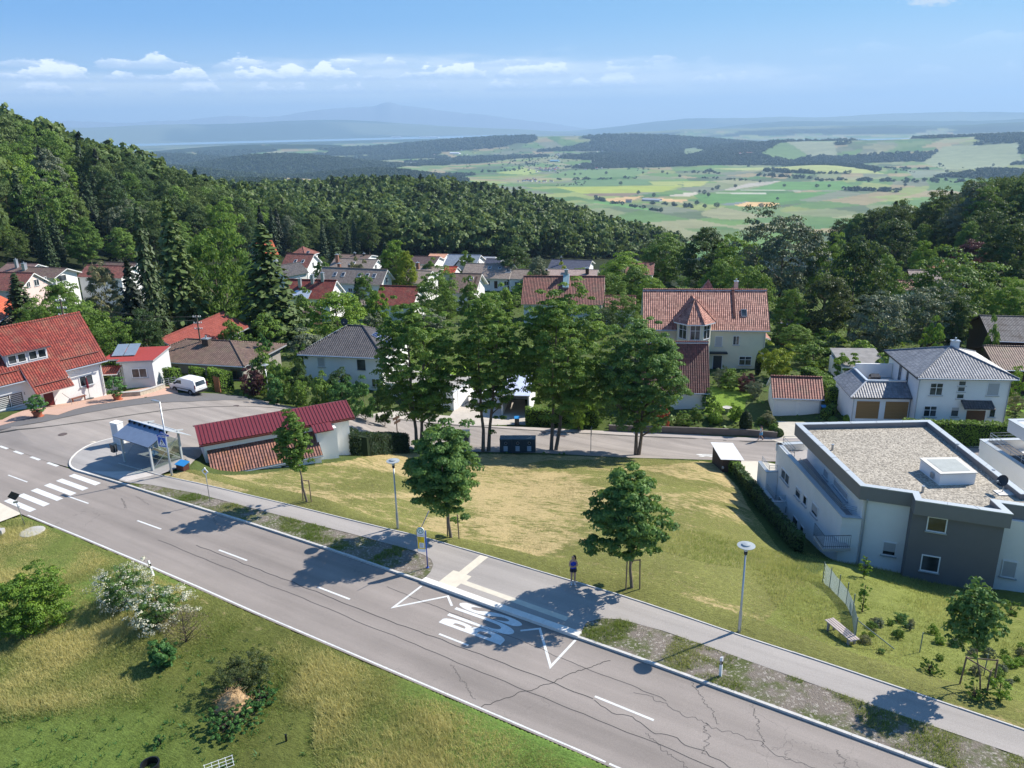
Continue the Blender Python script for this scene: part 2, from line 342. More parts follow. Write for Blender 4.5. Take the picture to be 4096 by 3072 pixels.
# ------------------------------------------------------------------ mesh writer and object properties
class MB:
 def __init__(s): s.v = []; s.f = []; s.mi = []
 def add(s,vs,fs,mi=0):
  k = len(s.v); s.v += [tuple(map(float,q)) for q in vs]; s.f += [tuple(i + k for i in f) for f in fs]; s.mi += [mi] * len(fs); return s
 def box(s,x0,x1,y0,y1,z0,z1,mi=0):
  return s.add([(x0,y0,z0),(x1,y0,z0),(x1,y1,z0),(x0,y1,z0),(x0,y0,z1),(x1,y0,z1),(x1,y1,z1),(x0,y1,z1)],
                     [(0,3,2,1),(4,5,6,7),(0,1,5,4),(1,2,6,5),(2,3,7,6),(3,0,4,7)],mi)
 def prism(s,poly,z0,z1,mi=0,top=None):
  n = len(poly); zz0 = z0 if hasattr(z0,'__len__') else [z0] * n; zz1 = z1 if hasattr(z1,'__len__') else [z1] * n
  a = sum(poly[i][0] * poly[(i + 1) % n][1] - poly[(i + 1) % n][0] * poly[i][1] for i in range(n))
  idx = list(range(n)) if a > 0 else list(range(n))[::-1]
  vs = [(poly[i][0],poly[i][1],zz0[i]) for i in idx] + [(poly[i][0],poly[i][1],zz1[i]) for i in idx]
  s.add(vs,[tuple(range(n))[::-1]] + [(i,(i + 1) % n,n + (i + 1) % n,n + i) for i in range(n)],mi)
  s.add(vs[n:],[tuple(range(n))],mi if top is None else top); return s
 def slab(s,quad,th,mi=0,edge=None):
  "closed plate: a planar polygon (seen face first) and its copy th below along the normal"
  q = [Vector(p) for p in quad]; nrm = (q[1] - q[0]).cross(q[2] - q[1]).normalized()
  if nrm.z < 0: q = q[::-1]; nrm = -nrm
  n = len(q); vs = q + [p - nrm * th for p in q]; e = mi if edge is None else edge
  s.add(vs,[tuple(range(n))],mi); k = len(s.v) - 2 * n
  fs = [tuple(n + i for i in range(n))[::-1]] + [(i,n + i,n + (i + 1) % n,(i + 1) % n) for i in range(n)]
  s.f += [tuple(i + k for i in f) for f in fs]; s.mi += [e] * len(fs); return s
 def tube(s,pts,rad,n=8,mi=0,cap=True):
  pts = [Vector(p) for p in pts]; rad = rad if hasattr(rad,'__len__') else [rad] * len(pts)
  k = len(s.v); prev = None
  for i,p in enumerate(pts):
   d = (pts[min(i + 1,len(pts) - 1)] - pts[max(i - 1,0)]).normalized()
   a = (d.cross(Vector((0,0,1))) if abs(d.z) < .95 else d.cross(Vector((1,0,0)))).normalized()
   if prev is not None:
    a2 = prev - d * prev.dot(d)
    if a2.length > 1e-3: a = a2.normalized()
   prev = a; b = d.cross(a)
   for j in range(n):
    w = 2 * math.pi * j / n; s.v.append(tuple(p + (a * math.cos(w) + b * math.sin(w)) * rad[i]))
  for i in range(len(pts) - 1):
   for j in range(n):
    s.f.append((k + i * n + j,k + i * n + (j + 1) % n,k + (i + 1) * n + (j + 1) % n,k + (i + 1) * n + j)); s.mi.append(mi)
  if cap:
   s.f.append(tuple(k + j for j in range(n))[::-1]); s.mi.append(mi)
   s.f.append(tuple(k + (len(pts) - 1) * n + j for j in range(n))); s.mi.append(mi)
  return s
 def lathe(s,prof,n=20,c=(0,0),mi=0):
  k = len(s.v)
  for r_,z_ in prof:
   for j in range(n):
    w = 2 * math.pi * j / n; s.v.append((c[0] + r_ * math.cos(w),c[1] + r_ * math.sin(w),z_))
  for i in range(len(prof) - 1):
   for j in range(n): s.f.append((k + i * n + j,k + i * n + (j + 1) % n,k + (i + 1) * n + (j + 1) % n,k + (i + 1) * n + j)); s.mi.append(mi)
  s.f.append(tuple(k + j for j in range(n))[::-1]); s.mi.append(mi)
  s.f.append(tuple(k + (len(prof) - 1) * n + j for j in range(n))); s.mi.append(mi); return s
 def build(s,name,mats,parent=None,smooth=False,uv=True):
  me = bpy.data.meshes.new(name); me.from_pydata(s.v,[],s.f)
  mats = mats if isinstance(mats,(list,tuple)) else [mats]
  for m in mats: me.materials.append(m)
  me.polygons.foreach_set('material_index',s.mi)
  if uv:
   lay = me.uv_layers.new(name='UVMap')
   for p in me.polygons:
    n = p.normal; h = Vector((0,0,1)).cross(n); h = h.normalized() if h.length > .05 else Vector((1,0,0)); w = n.cross(h)
    for li in p.loop_indices:
     co = me.vertices[me.loops[li].vertex_index].co; lay.data[li].uv = (co.dot(h),co.dot(w))
  if smooth: me.polygons.foreach_set('use_smooth',[True] * len(me.polygons))
  me.update(); o = bpy.data.objects.new(name,me); COL.objects.link(o)
  if parent is not None: o.parent = parent
  return o
def tag(o,label=None,cat=None,group=None,kind=None):
 if label: o['label'] = label
 if cat: o['category'] = cat
 if group: o['group'] = group
 if kind: o['kind'] = kind
 return o
def empty(name,loc,rz=0,label=None,cat=None,group=None):
 o = bpy.data.objects.new(name,None); COL.objects.link(o); o.location = loc; o.rotation_euler = (0,0,rz); o.empty_display_size = .3
 return tag(o,label,cat,group)
def copy_tree(o,loc=None,rz=None,scale=None,label=None,parent=None):
 c = o.copy(); COL.objects.link(c)
 if parent is not None: c.parent = parent
 if loc is not None: c.location = loc
 if rz is not None: c.rotation_euler = (0,0,rz)
 if scale is not None: c.scale = scale if hasattr(scale,'__len__') else (scale,) * 3
 if label: c['label'] = label
 for ch in list(o.children): copy_tree(ch,parent=c)
 return c
def npmesh(name,V,F,mats,attrs=None,mi=None,parent=None,smooth=False):
 "mesh from numpy vertices and equal-sized faces; attrs: {name: per-face float}"
 me = bpy.data.meshes.new(name); nf,k = F.shape
 me.vertices.add(len(V)); me.vertices.foreach_set('co',np.ascontiguousarray(V,np.float32).ravel())
 me.loops.add(nf * k); me.loops.foreach_set('vertex_index',np.ascontiguousarray(F,np.int32).ravel())
 me.polygons.add(nf); me.polygons.foreach_set('loop_start',np.arange(0,nf * k,k,dtype=np.int32))
 try: me.polygons.foreach_set('loop_total',np.full(nf,k,dtype=np.int32))
 except Exception: pass
 if mi is not None: me.polygons.foreach_set('material_index',np.asarray(mi,np.int32))
 if smooth: me.polygons.foreach_set('use_smooth',np.ones(nf,bool))
 for m in (mats if isinstance(mats,(list,tuple)) else [mats]): me.materials.append(m)
 for a,d in (attrs or {}).items():
  at_ = me.attributes.new(a,'FLOAT','FACE'); at_.data.foreach_set('value',np.asarray(d,np.float32))
 me.update(calc_edges=True);
 o = bpy.data.objects.new(name,me); COL.objects.link(o)
 if parent is not None: o.parent = parent
 return o
def inpoly(x,y,poly):
 x = np.asarray(x); y = np.asarray(y); c = np.zeros(x.shape,bool); n = len(poly)
 for i in range(n):
  x0,y0 = poly[i][:2]; x1,y1 = poly[(i + 1) % n][:2]
  if y0 == y1: continue
  c ^= ((y0 > y) != (y1 > y)) & (x < (x1 - x0) * (y - y0) / (y1 - y0) + x0)
 return c
def dense(poly,step=1.0,close=True):
 out = []
 n = len(poly)
 for i in range(n if close else n - 1):
  a = np.array(poly[i][:2],float); b = np.array(poly[(i + 1) % n][:2],float); k = max(1,int(np.linalg.norm(b - a) / step))
  for j in range(k): out.append(tuple(a + (b - a) * j / k))
 if not close: out.append(tuple(poly[-1][:2]))
 return out
def smooth_line(pts,it=2):
 "corner-cutting on an open line"
 p = [np.array(q[:2],float) for q in pts]
 for _ in range(it):
  o = [p[0]]
  for i in range(len(p) - 1): o += [p[i] * .75 + p[i + 1] * .25,p[i] * .25 + p[i + 1] * .75]
  o.append(p[-1]); p = o
 return [tuple(q) for q in p]
PAVED = []; ALLP = []
def sheet(name,poly,off,m,step=1.2,kind='structure',pave=True,zf=None,label=None,cat=None,parent=None,grid=None):
 "a surface laid on the ground: polygon in the plan, cut into small triangles that follow the terrain"
 b = dense(poly,step); xs = [p[0] for p in b]; ys = [p[1] for p in b]
 g = step if grid is None else grid
 gx,gy = np.meshgrid(np.arange(min(xs),max(xs),g),np.arange(min(ys),max(ys),g))
 ins = inpoly(gx,gy,poly); pts = [Vector(p) for p in b] + [Vector((float(a),float(c))) for a,c in zip(gx[ins],gy[ins])]
 n = len(b); vv,ee,ff,*_ = mgeo.delaunay_2d_cdt(pts,[],[list(range(n))],1,1e-4)
 x = np.array([q[0] for q in vv]); y = np.array([q[1] for q in vv])
 z = (zf(x,y) if zf else ghf(x,y)) + off
 mb = MB(); mb.add(list(zip(x,y,z)),[f if (x[f[1]] - x[f[0]]) * (y[f[2]] - y[f[0]]) - (x[f[2]] - x[f[0]]) * (y[f[1]] - y[f[0]]) > 0 else f[::-1] for f in ff])
 ALLP.append(poly)
 if pave: PAVED.append(poly)
 o = mb.build(name,m,parent)
 return tag(o,label,cat,None,kind)
def strip_poly(pts,w):
 "closed outline of a painted line with mitred bends"
 p = [np.array(q,float) for q in pts]; L_,R_ = [],[]
 for i in range(len(p)):
  d0 = p[i] - p[i - 1] if i else p[1] - p[0]; d1 = p[i + 1] - p[i] if i < len(p) - 1 else p[i] - p[i - 1]
  d0 = d0 / np.linalg.norm(d0); d1 = d1 / np.linalg.norm(d1); n0 = np.array([-d0[1],d0[0]]); n1 = np.array([-d1[1],d1[0]])
  m = n0 + n1; m = m / np.linalg.norm(m); k = min(w / 2 / max(m @ n0,.25),w * 2.2)
  L_.append(p[i] + m * k); R_.append(p[i] - m * k)
 return [tuple(q) for q in L_ + R_[::-1]]
def off_line(pts,d):
 "the line shifted sideways by d (to its left)"
 p = [np.array(q[:2],float) for q in pts]; o = []
 for i in range(len(p)):
  t_ = p[min(i + 1,len(p) - 1)] - p[max(i - 1,0)]; t_ = t_ / np.linalg.norm(t_); o.append(tuple(p[i] + np.array([-t_[1],t_[0]]) * d))
 return o
def kerbline(name,pts,w,h0,h1,m,zf=None,seg=1.0,label=None,gap=.012,kind='structure'):
 "row of kerb stones, each a bevelled block, along a line"
 pts = dense(pts,.25,False); acc = [0]
 for i in range(1,len(pts)): acc.append(acc[-1] + math.dist(pts[i],pts[i - 1]))
 P = np.array(pts); acc = np.array(acc); mb = MB(); s = 0
 def P_(d): return np.array([np.interp(d,acc,P[:,0]),np.interp(d,acc,P[:,1])])
 while s < acc[-1] - .1:
  e = min(s + seg - gap,acc[-1]); a,b = P_(s),P_(e); d = (b - a) / np.linalg.norm(b - a); n = np.array([-d[1],d[0]]) * w / 2
  j = random.uniform(-.006,.006); q = [a - n,b - n,b + n,a + n]
  z = [(rplane(*c) if zf is None else gz(*c)) for c in q]
  mb.prism([tuple(c) for c in q],[k + h0 for k in z],[k + h1 + j for k in z]); s += seg
 return tag(mb.build(name,m),label,None,None,kind)
# ------------------------------------------------------------------ roads, path, verges
def asphalt(name,base,cracks=0.,tar=0.,patch=.12,dark=.5):
 m = bpy.data.materials.new(name); m.use_nodes = True; t = NT(m.node_tree)
 v = t.n('ShaderNodeTexCoord').outputs['Object']
 # lengthwise bands along the road (worn wheel paths and laying joints)
 rot = t.n('ShaderNodeVectorRotate',rotation_type='Z_AXIS',ins={0: v,'Angle': math.atan2(-RU[1],RU[0])}).outputs[0]
 st_ = t.n('ShaderNodeMapping',ins={0: rot,3: (.045,1.0,1)}).outputs[0]
 f = t.m('MULTIPLY_ADD',t.noise(st_,.8,4,.6),.85,.575)
 f = t.m('MULTIPLY',f,t.m('MULTIPLY_ADD',t.noise(v,.25,4,.6),patch * 2.5,1 - patch * 1.25))
 f = t.m('MULTIPLY',f,t.m('MULTIPLY_ADD',t.noise(v,22,2,.7),.55,.72))
 c = t.mix(1.0,base,t.n('ShaderNodeCombineColor',ins={0: f,1: f,2: t.m('MULTIPLY',f,1.0)}).outputs[0],'MULTIPLY')
 if cracks:
  w = t.n('ShaderNodeVectorMath',operation='ADD',ins={0: v,1: t.n('ShaderNodeVectorMath',operation='SCALE',ins={0: t.n('ShaderNodeTexNoise',ins={'Vector': v,'Scale': 1.6,'Detail': 5.0}).outputs['Color'],'Scale': 1.2}).outputs[0]}).outputs[0]
  vo = t.n('ShaderNodeTexVoronoi',feature='DISTANCE_TO_EDGE',ins={'Vector': w,'Scale': .55})
  k = t.m('SUBTRACT',1,t.ss(vo.outputs[0],.002,.010))
  where = t.ss(t.noise(v,.13,3,.6),.5,.66)
  c = t.mix(t.m('MULTIPLY',t.m('MULTIPLY',k,where),cracks * .8),c,(.06,.055,.05))
 b = t.n('ShaderNodeBsdfPrincipled',ins={'Base Color': c,'Roughness': .85,'Specular IOR Level': .25})
 bp = t.n('ShaderNodeBump',ins={'Height': t.noise(v,45,2),'Strength': .35,'Distance': .02}); t.l(bp.outputs[0],b.inputs['Normal'])
 o = t.n('ShaderNodeOutputMaterial'); t.l(b.outputs[0],o.inputs[0]); MATS[name] = m; return m
ASPH = asphalt('old_road_asphalt',(.262,.228,.200),.75)
ASPS = asphalt('side_street_asphalt',(.265,.235,.21),.45,patch=.16)
ASPP = asphalt('footpath_asphalt',(.33,.30,.27),.12,patch=.07)
ASPD = mat('dark_new_asphalt',(.13,.125,.125),.9,.1,3,.2,50)
SEAL = mat('bitumen_seam',(.045,.042,.04),.7,.3,6)
PEDR = mat('reddish_paving',(.46,.30,.23),.85,.1,3,.2,30)
BEIGE = mat('beige_block_paving',(.50,.46,.38),.9,.1,2.5,.2,20)
def SL(pairs): return [tuple(st(*p)) for p in pairs]
def PX(l,zf=None): return [tuple(gp(*p)[:2]) for p in l]
NEAR = [(-80,-3.2),(-40,-3.25),(-23.2,-3.5),(-16,-3.42),(-8.7,-3.4),(1.7,-3.5),(10.5,-3.5),(22,-3.5),(40,-3.9),(62,-5)]   # verge edge
FAR = [(-80,2.6),(-60,2.65),(-32,2.75),(-25.8,2.83),(-21.5,3.05),(-16.5,3.14),(-12,3.24),(-8,3.38),(0,3.46),(7,3.39),(10.8,3.28),(14.4,3.2),(18.2,3.12),(22.6,3.06),(25.4,2.97),(30.7,2.82),(34,2.7),(45,2.2),(62,.9)]
def rz_(x,y): return rplane(x,y)
sheet('main_road',SL(NEAR) + SL(FAR)[::-1],0.0,ASPH,2.5,zf=rz_)
# painted edge line, lane dashes, crossing, bus bay marks
LZ = .006
def painted(name,polys,label,parent=None,m=PAINT):
 mb = MB()
 for pl in polys:
  b = dense(pl,1.5); mb.add([(x,y,rplane(x,y) + LZ) for x,y in b],[tuple(range(len(b)))])
 me = bmesh.new()
 o = mb.build(name,m); bmesh.ops.triangulate; me.from_mesh(o.data); bmesh.ops.triangulate(me,faces=me.faces[:]); bmesh.ops.recalc_face_normals(me,faces=me.faces[:])
 for f in me.faces:
  if f.normal.z < 0: f.normal_flip()
 me.to_mesh(o.data); me.free()
 return tag(o,label,None,None,'structure')
edge_in = [(s,t + .14) for s,t in [(-23.3,-3.5),(-16,-3.42),(-8.7,-3.4),(-3.7,-3.42),(1.7,-3.5),(10.5,-3.5),(22,-3.5),(40,-3.9),(62,-5)]]
def worn_line():
 L = dense(SL(edge_in),.18,False); out = []; i = 0
 for i in range(len(L) - 1):
  a,b = np.array(L[i]),np.array(L[i + 1]); s_,_ = to_st(*a)
  if s_ > 6 and wob(s_ * 2,3.1,1.7,4) + wob(s_ * .5,9.1,1,3) * .6 > 1.02: continue
  w = .10 * (1 if s_ < 2 else random.uniform(.75,1.0)); d = (b - a) / np.linalg.norm(b - a); n = np.array([-d[1],d[0]]) * w / 2; b = b + d * .01
  out.append([tuple(a - n),tuple(b - n),tuple(b + n),tuple(a + n)])
 return out
painted('road_edge_line',worn_line(),'worn white edge line along the near side of the main road')
CTR = {-32.65: -29.6,-23.7: -21.0,-14.95: -12.2,-6.1: -3.35,2.9: 5.5,11.95: 13.85,21.1: 24.0,30.1: 33.1,39.1: 42,48: 51,-41.6: -38.6,-50.6: -47.6,-59.6: -56.6}
def cl(s): return float(np.interp(s,[-60,-30,-23,-15,-6,4,13,22,35,55],[-.5,-.32,-.17,0,.12,.13,.03,-.2,-.6,-1.6]))
painted('lane_dashes',[SL([(a,cl(a) - .06),(b,cl(b) - .06),(b,cl(b) + .06),(a,cl(a) + .06)]) for a,b in CTR.items()],'white lane dashes down the middle of the main road')
painted('junction_dashes',[SL([(a,2.5),(a + w,2.5),(a + w,2.75),(a,2.75)]) for a,w in ((-40.6,1.5),(-37.9,1.5),(-35,1.5),(-32.2,1.6),(-43.5,1.5),(-46.4,1.5),(-49.3,1.5),(-52.2,1.5))],'short white dashes across the side street mouth')
painted('zebra_crossing',[SL([(-27.6,t),(-23.7,t),(-23.7,t + .48),(-27.6,t + .48)]) for t in (1.93,.92,-.03,-1.04,-2.04,-3.03)],'six white bars of the zebra crossing by the bus shelter')
zz1 = [(8.24,3.1),(8.22,.72),(10.22,3.0),(11.0,2.36)]; zz2 = [(15.5,2.3),(16.28,2.93),(18.3,.62),(18.35,2.97)]
painted('bus_zigzag_marks',[strip_poly(SL(zz1),.13),strip_poly(SL(zz2),.13)],'white zigzag lines at both ends of the bus bay')
def bus_word():
 fc = bpy.data.curves.new('t','FONT'); fc.body = 'BUS'; fc.offset = .03; fc.size = 1; fo = bpy.data.objects.new('t',fc); COL.objects.link(fo)
 dg = bpy.context.evaluated_depsgraph_get(); me = bpy.data.meshes.new_from_object(fo.evaluated_get(dg)); bpy.data.objects.remove(fo)
 co = np.array([v.co[:] for v in me.vertices]); x0,x1 = co[:,0].min(),co[:,0].max(); y0,y1 = co[:,1].min(),co[:,1].max()
 for v in me.vertices:
  tt = .82 + (v.co.x - x0) / (x1 - x0) * 2.2; ss_ = 15.3 - (v.co.y - y0) / (y1 - y0) * 4.05
  v.co = stz(ss_,tt,LZ)
 me.materials.append(PAINT); o = bpy.data.objects.new('bus_lettering',me); COL.objects.link(o)
 for p in me.polygons:
  if p.normal.z < 0: p.flip()
 tag(o,'white word BUS painted long on the asphalt of the bus bay',None,None,'structure')
bus_word()
# bitumen seams and hairline cracks drawn as thin dark strips
def wig(a,b,amp,n=14,seed=1):
 r_ = random.Random(seed); a = np.array(a,float); b = np.array(b,float); d = b - a; nn = np.array([-d[1],d[0]]) / np.linalg.norm(d); o = []; q = 0
 for i in range(n + 1):
  q = q * .7 + r_.uniform(-1,1) * amp if 0 < i < n else 0; o.append(tuple(a + d * i / n + nn * q))
 return o
SE = [((-11,-1.0),(31,-1.55),.05,.03),((-8,-.2),(21.1,-.35),.05,.04),((17.0,-3.3),(20.6,2.4),.06,.04),((6.5,2.1),(24,1.1),.05,.025),((21.2,-.4),(34,-1.9),.12,.03),((22.5,.9),(31,.4),.12,.016),((24.5,2.8),(26.5,.9),.08,.016),
      ((27.5,2.6),(28.5,.5),.08,.014),((24,-1.1),(27.5,-2.6),.1,.014),((-19.5,1.6),(-17.5,.8),.08,.02),((-18.8,2.3),(-16.4,1.9),.06,.015),((-10.5,2.9),(-8,1.8),.06,.014),((29,-.6),(30,-2.9),.1,.014),((26,.7),(26.6,-1.0),.1,.014),((14,-1.6),(16.5,-3.0),.08,.014),((31,1.8),(33,-.8),.1,.016)]
painted('asphalt_seams',[strip_poly(SL(wig(a,b,am,60,i)),w) for i,(a,b,am,w) in enumerate(SE)],'dark bitumen seams and cracks in the main road',m=SEAL)
# ---- kerbs and path on the village side
kmain = [p for p in FAR if -26 <= p[0] <= 8] ; kmain[0] = (-26.2,2.85); kmain.append((7.95,3.38))
kerbline('kerb',[tuple(st(s,t + .07)) for s,t in kmain[:]] ,.15,-.1,.11,KERB,label='grey kerb stones between the bus shelter and the bus bay')
kerbline('kerb',[tuple(st(s,t + .07)) for s,t in [(18.4,3.12),(22.6,3.06),(25.4,2.97),(30.7,2.82),(34,2.7),(45,2.2),(62,.9)]],.15,-.1,.11,KERB,label='grey kerb stones running on to the right of the bus bay')
kerbline('bus_stop_kerb',[tuple(st(s,t)) for s,t in [(8.0,3.55),(10.8,3.47),(14.4,3.38),(18.4,3.32)]],.42,-.1,.17,PALEK,label='high pale kerb blocks of the bus bay',seg=1.03)
PF = [(-26,5.2),(-20.7,5.33),(-15,5.93),(-12.7,6.12),(-6.6,6.57),(-.3,6.97),(5,7.38),(9.3,7.42),(14.4,7.42),(19.2,7.42),(23,7.22),(25.6,7.05),(29.4,6.92),(33.5,6.68),(37.3,6.46),(48,5.6),(62,4.2)]
PN = [(-22,3.32),(-20.7,3.57),(-19.5,3.96),(-14.7,4.66),(-8.4,5.02),(.4,5.6),(5.1,5.82),(6.2,5.75),(6.95,5.55),(7.5,5.1),(7.85,4.4),(7.95,3.78)]
PN2 = [(18.35,3.6),(18.2,4.4),(18.7,5.1),(19.6,5.5),(21.9,5.65),(24.1,5.54),(29.8,5.2),(31.7,5.08),(37.3,4.85),(48,4.1),(62,2.8)]
PH = .1
path = SL([(-25.5,3.05)] + PN + [(10.8,3.7),(14.4,3.61),(18.3,3.54)] + PN2) + SL(PF)[::-1]
sheet('footpath',path,PH,ASPP,2.0,zf=rz_)
kerbline('path_edging',[tuple(st(s,t + .04)) for s,t in PF],.07,-.05,PH + .045,KERB,label='thin stone edging between the footpath and the meadow')
def pave(name,pairs,m,h,label):
 return sheet(name,SL(pairs),h,m,1.5,zf=rz_,pave=False,label=label)
pave('tactile_paving',[(9.35,7.36),(9.35,5.2),(8.95,5.18),(8.95,3.78),(10.2,3.76),(10.2,4.25),(17.2,4.0),(17.2,4.38),(10.32,4.62),(10.3,5.15),(9.92,5.16),(9.92,7.38)],TACT,PH + .005,'cream tactile paving leading to the bus bay kerb')
# planted verge strips between kerb and path
def verge(pairs,lab):
 return sheet('verge',SL(pairs),.085,MATS['verge_soil'],.6,zf=lambda x,y: rplane(x,y) + .02 * wob(x * 2,y * 2,1.3,4),label=lab)
def soil_mat():
 m = bpy.data.materials.new('verge_soil'); m.use_nodes = True; t = NT(m.node_tree); v = t.n('ShaderNodeTexCoord').outputs['Object']
 c = t.mix(t.ss(t.noise(v,.8,5,.65),.42,.62),(.20,.17,.14),(.10,.115,.045))
 k = t.n('ShaderNodeTexVoronoi',ins={'Vector': v,'Scale': 16.0}); c = t.mix(t.m('MULTIPLY',t.ss(t.noise(k.outputs['Position'],7,1),.55,.7),.7),c,(.42,.38,.33))
 f = t.m('MULTIPLY_ADD',t.noise(v,30,2,.7),.9,.55); c = t.mix(1.0,c,t.n('ShaderNodeCombineColor',ins={0: f,1: f,2: f}).outputs[0],'MULTIPLY')
 b = t.n('ShaderNodeBsdfPrincipled',ins={'Base Color': c,'Roughness': .95,'Specular IOR Level': .1}); bp = t.n('ShaderNodeBump',ins={'Height': t.noise(v,18,4),'Strength': 1.0,'Distance': .06}); t.l(bp.outputs[0],b.inputs['Normal'])
 o = t.n('ShaderNodeOutputMaterial'); t.l(b.outputs[0],o.inputs[0]); MATS['verge_soil'] = m
soil_mat()
V1 = [(-21.2,3.24)] + [(s,t + .16) for s,t in FAR if -20 < s < 8] + [(7.9,3.6)] + [(s,t - .02) for s,t in PN[::-1][1:]]
V2 = [(18.45,3.28),(22.6,3.22),(25.4,3.13),(30.7,2.98),(34,2.86),(45,2.36),(62,1.06)] + PN2[::-1]
verge(V1,'stony planted verge strip left of the bus bay'); verge(V2,'stony planted verge strip right of the bus bay')
# junction island with the bus shelter (rounded kerb) and paved floor
RK = [(-26.2,2.92),(-27.05,2.9),(-28.3,2.8),(-29.6,3.1),(-30.8,3.8),(-31.9,4.95),(-32.6,6.25),(-32.6,7.4),(-32.0,8.7),(-30.9,10.2)]
island = SL([(-25.6,3.05)] + [(s + .1,t + .06) for s,t in RK[1:]] + [(-29.0,9.6),(-25,8.9),(-21.5,8.4),(-20.4,7.2),(-20.6,5.36)])
sheet('island_pavement',island,PH - .004,asphalt('island_asphalt',(.33,.31,.29),.2),1.5,zf=rz_)
kerbline('island_kerb',smooth_line([tuple(st(*p)) for p in RK],2),.14,-.1,PH + .015,PALEK,seg=.6,label='rounded pale kerb of the corner island')
pave('shelter_floor',[(-26.3,5.3),(-20.6,5.3),(-21.6,8.1),(-26.6,8.2)],mat('shelter_floor_slabs',(.30,.29,.28),.9,.1,1.5),PH + .004,'grey slab floor under the bus shelter')
pave('pavement_blocks',[(-26.6,3.2),(-21.8,3.45),(-20.9,5.2),(-22.6,5.2),(-24.8,4.0)],mat('pale_block_paving',(.50,.46,.42),.9,.12,2.5),PH + .008,'pale block paving between shelter and kerb')
sheet('crossing_pavement',SL([(-29,-3.28),(-23.9,-3.5),(-24.0,-5.1),(-30,-8.5),(-36,-10),(-36,-3.3)]),.05,TACT,1.2,zf=rz_,label='pale paved landing at the near end of the zebra crossing')
# ---- side street: from the junction past the left house, then down along the gardens
S_near = [st(-20.6,8.45)[0:2]]
street_far = [(-420,1730),(0,1702),(160,1674),(330,1652),(560,1612),(680,1600),(760,1590),(900,1590),(1020,1596),(1100,1612),(1240,1640),(1400,1652),(1560,1671),(1700,1686),(1900,1702),(2150,1712),(2400,1724),(2560,1731),(2800,1741),(3080,1752),(3300,1757),(3600,1770),(4100,1790)]
street_near = [(1560,1790),(1700,1802),(1860,1806),(2160,1812),(2340,1822),(2560,1832),(2780,1838),(2920,1842),(2990,1846),(3090,1846),(3400,1850),(4100,1880)]
p_sf = PX(street_far); p_sn = PX(street_near)
left = SL([(-95,2.7),(-80,2.75),(-60,2.75),(-32.4,2.75)])
isl = SL([(-28.3,3.0),(-29.4,3.25),(-30.6,3.95),(-31.7,5.05),(-32.4,6.3),(-32.4,7.4),(-31.8,8.6),(-30.8,9.9),(-28.6,9.8),(-24.8,9.1),(-21.3,8.6)])
shed_side = PX([(800,1850),(870,1790),(1404,1740),(1420,1790)])
street_poly = left + isl + PX([(760,1860),(815,1800),(850,1740),(1300,1700),(1412,1742),(1425,1780)]) + p_sn + p_sf[::-1]
sheet('side_street',street_poly,.015,ASPS,2.2)
# pavement along the gardens (a step up) with a dark gutter line
gut = [(0,1730),(160,1713),(370,1686),(555,1656),(740,1632),(930,1626),(1025,1626),(1200,1641),(1410,1660),(1600,1677),(1800,1700),(2000,1714),(2200,1727),(2420,1739),(2600,1748),(2800,1756),(3090,1766),(3400,1774),(4100,1800)]
g_ = PX(gut)
kerbline('street_gutter',smooth_line(g_,1),.22,-.02,.045,mat('gutter_stones',(.10,.095,.085),.9,.3,3),zf=1,seg=1.5,label='dark gutter stones along the side street')
pav = g_[9:] + [p for p in p_sf if p[0] > g_[9][0] - 1][::-1]
def lineoff(l,z): return l
sheet('side_pavement',off_line(g_,.13)[9:] + [tuple(q) for q in off_line(p_sf,.0)[12:]][::-1],.06,asphalt('side_pavement_asphalt',(.37,.33,.30),.1),1.5,pave=False)
sheet('forecourt',PX([(0,1704),(93,1679),(185,1658),(231,1662),(296,1639),(361,1623),(486,1605),(602,1588),(713,1572),(705,1548),(640,1545),(440,1578),(205,1620),(10,1680),(-300,1730),(-300,1760)]),.04,PEDR,1.3,pave=False,label='strip of reddish paving along the left house')
sheet('dark_asphalt_strip',PX([(0,1722),(93,1702),(185,1687),(320,1658),(460,1633),(600,1614),(760,1608),(900,1602),(1000,1602),(985,1588),(860,1575),(713,1573),(602,1589),(486,1606),(361,1624),(296,1640),(231,1663),(185,1659),(93,1680),(0,1705)]),.05,ASPD,1.3,pave=False,label='dark asphalt band in front of the left house')
sheet('garage_forecourt',PX([(1470,1660),(1560,1640),(1800,1665),(1850,1590),(2100,1600),(2110,1700),(1900,1702),(1700,1686)]),.05,mat('forecourt_concrete',(.42,.38,.33),.9,.15,1),1.5,pave=False)
sheet('drive',PX([(3060,1752),(3100,1685),(3290,1690),(3600,1680),(4000,1680),(4080,1750),(3400,1775),(3120,1772)]),.05,BEIGE,1.5,pave=False)
sheet('paved_yard',PX([(2962,1846),(3040,1846),(3160,1870),(3200,2000),(3110,2060),(2960,1935),(2945,1900)]),.05,BEIGE,1.2)
# manhole covers and drains
for px,py,r_,lab in [(251,1738,.38,'round iron manhole cover in the junction'),(943,1625,.38,'round iron manhole cover by the shed'),(2250,1746,.38,'round iron manhole cover behind the second tall maple'),(2175,1732,.3,'iron street drain behind the containers')]:
 g = gp(px,py); mb = MB(); mb.lathe([(r_,-.05),(r_,.035),(r_ * .9,.045),(r_ * .2,.045)],24)
 o = mb.build('manhole_cover',mat('cast_iron',(.11,.085,.075),.6,.3,12)); o.location = g; tag(o,lab,'manhole cover')
g = gp(361,1775); mb = MB(); mb.prism([(-.9,-.1),(.1,-.45),(1.0,.1),(.1,.5)],-.05,.03); o = mb.build('traffic_island_patch',TACT); o.location = g; tag(o,'small pale kite-shaped patch in the junction asphalt',None,None,'structure')
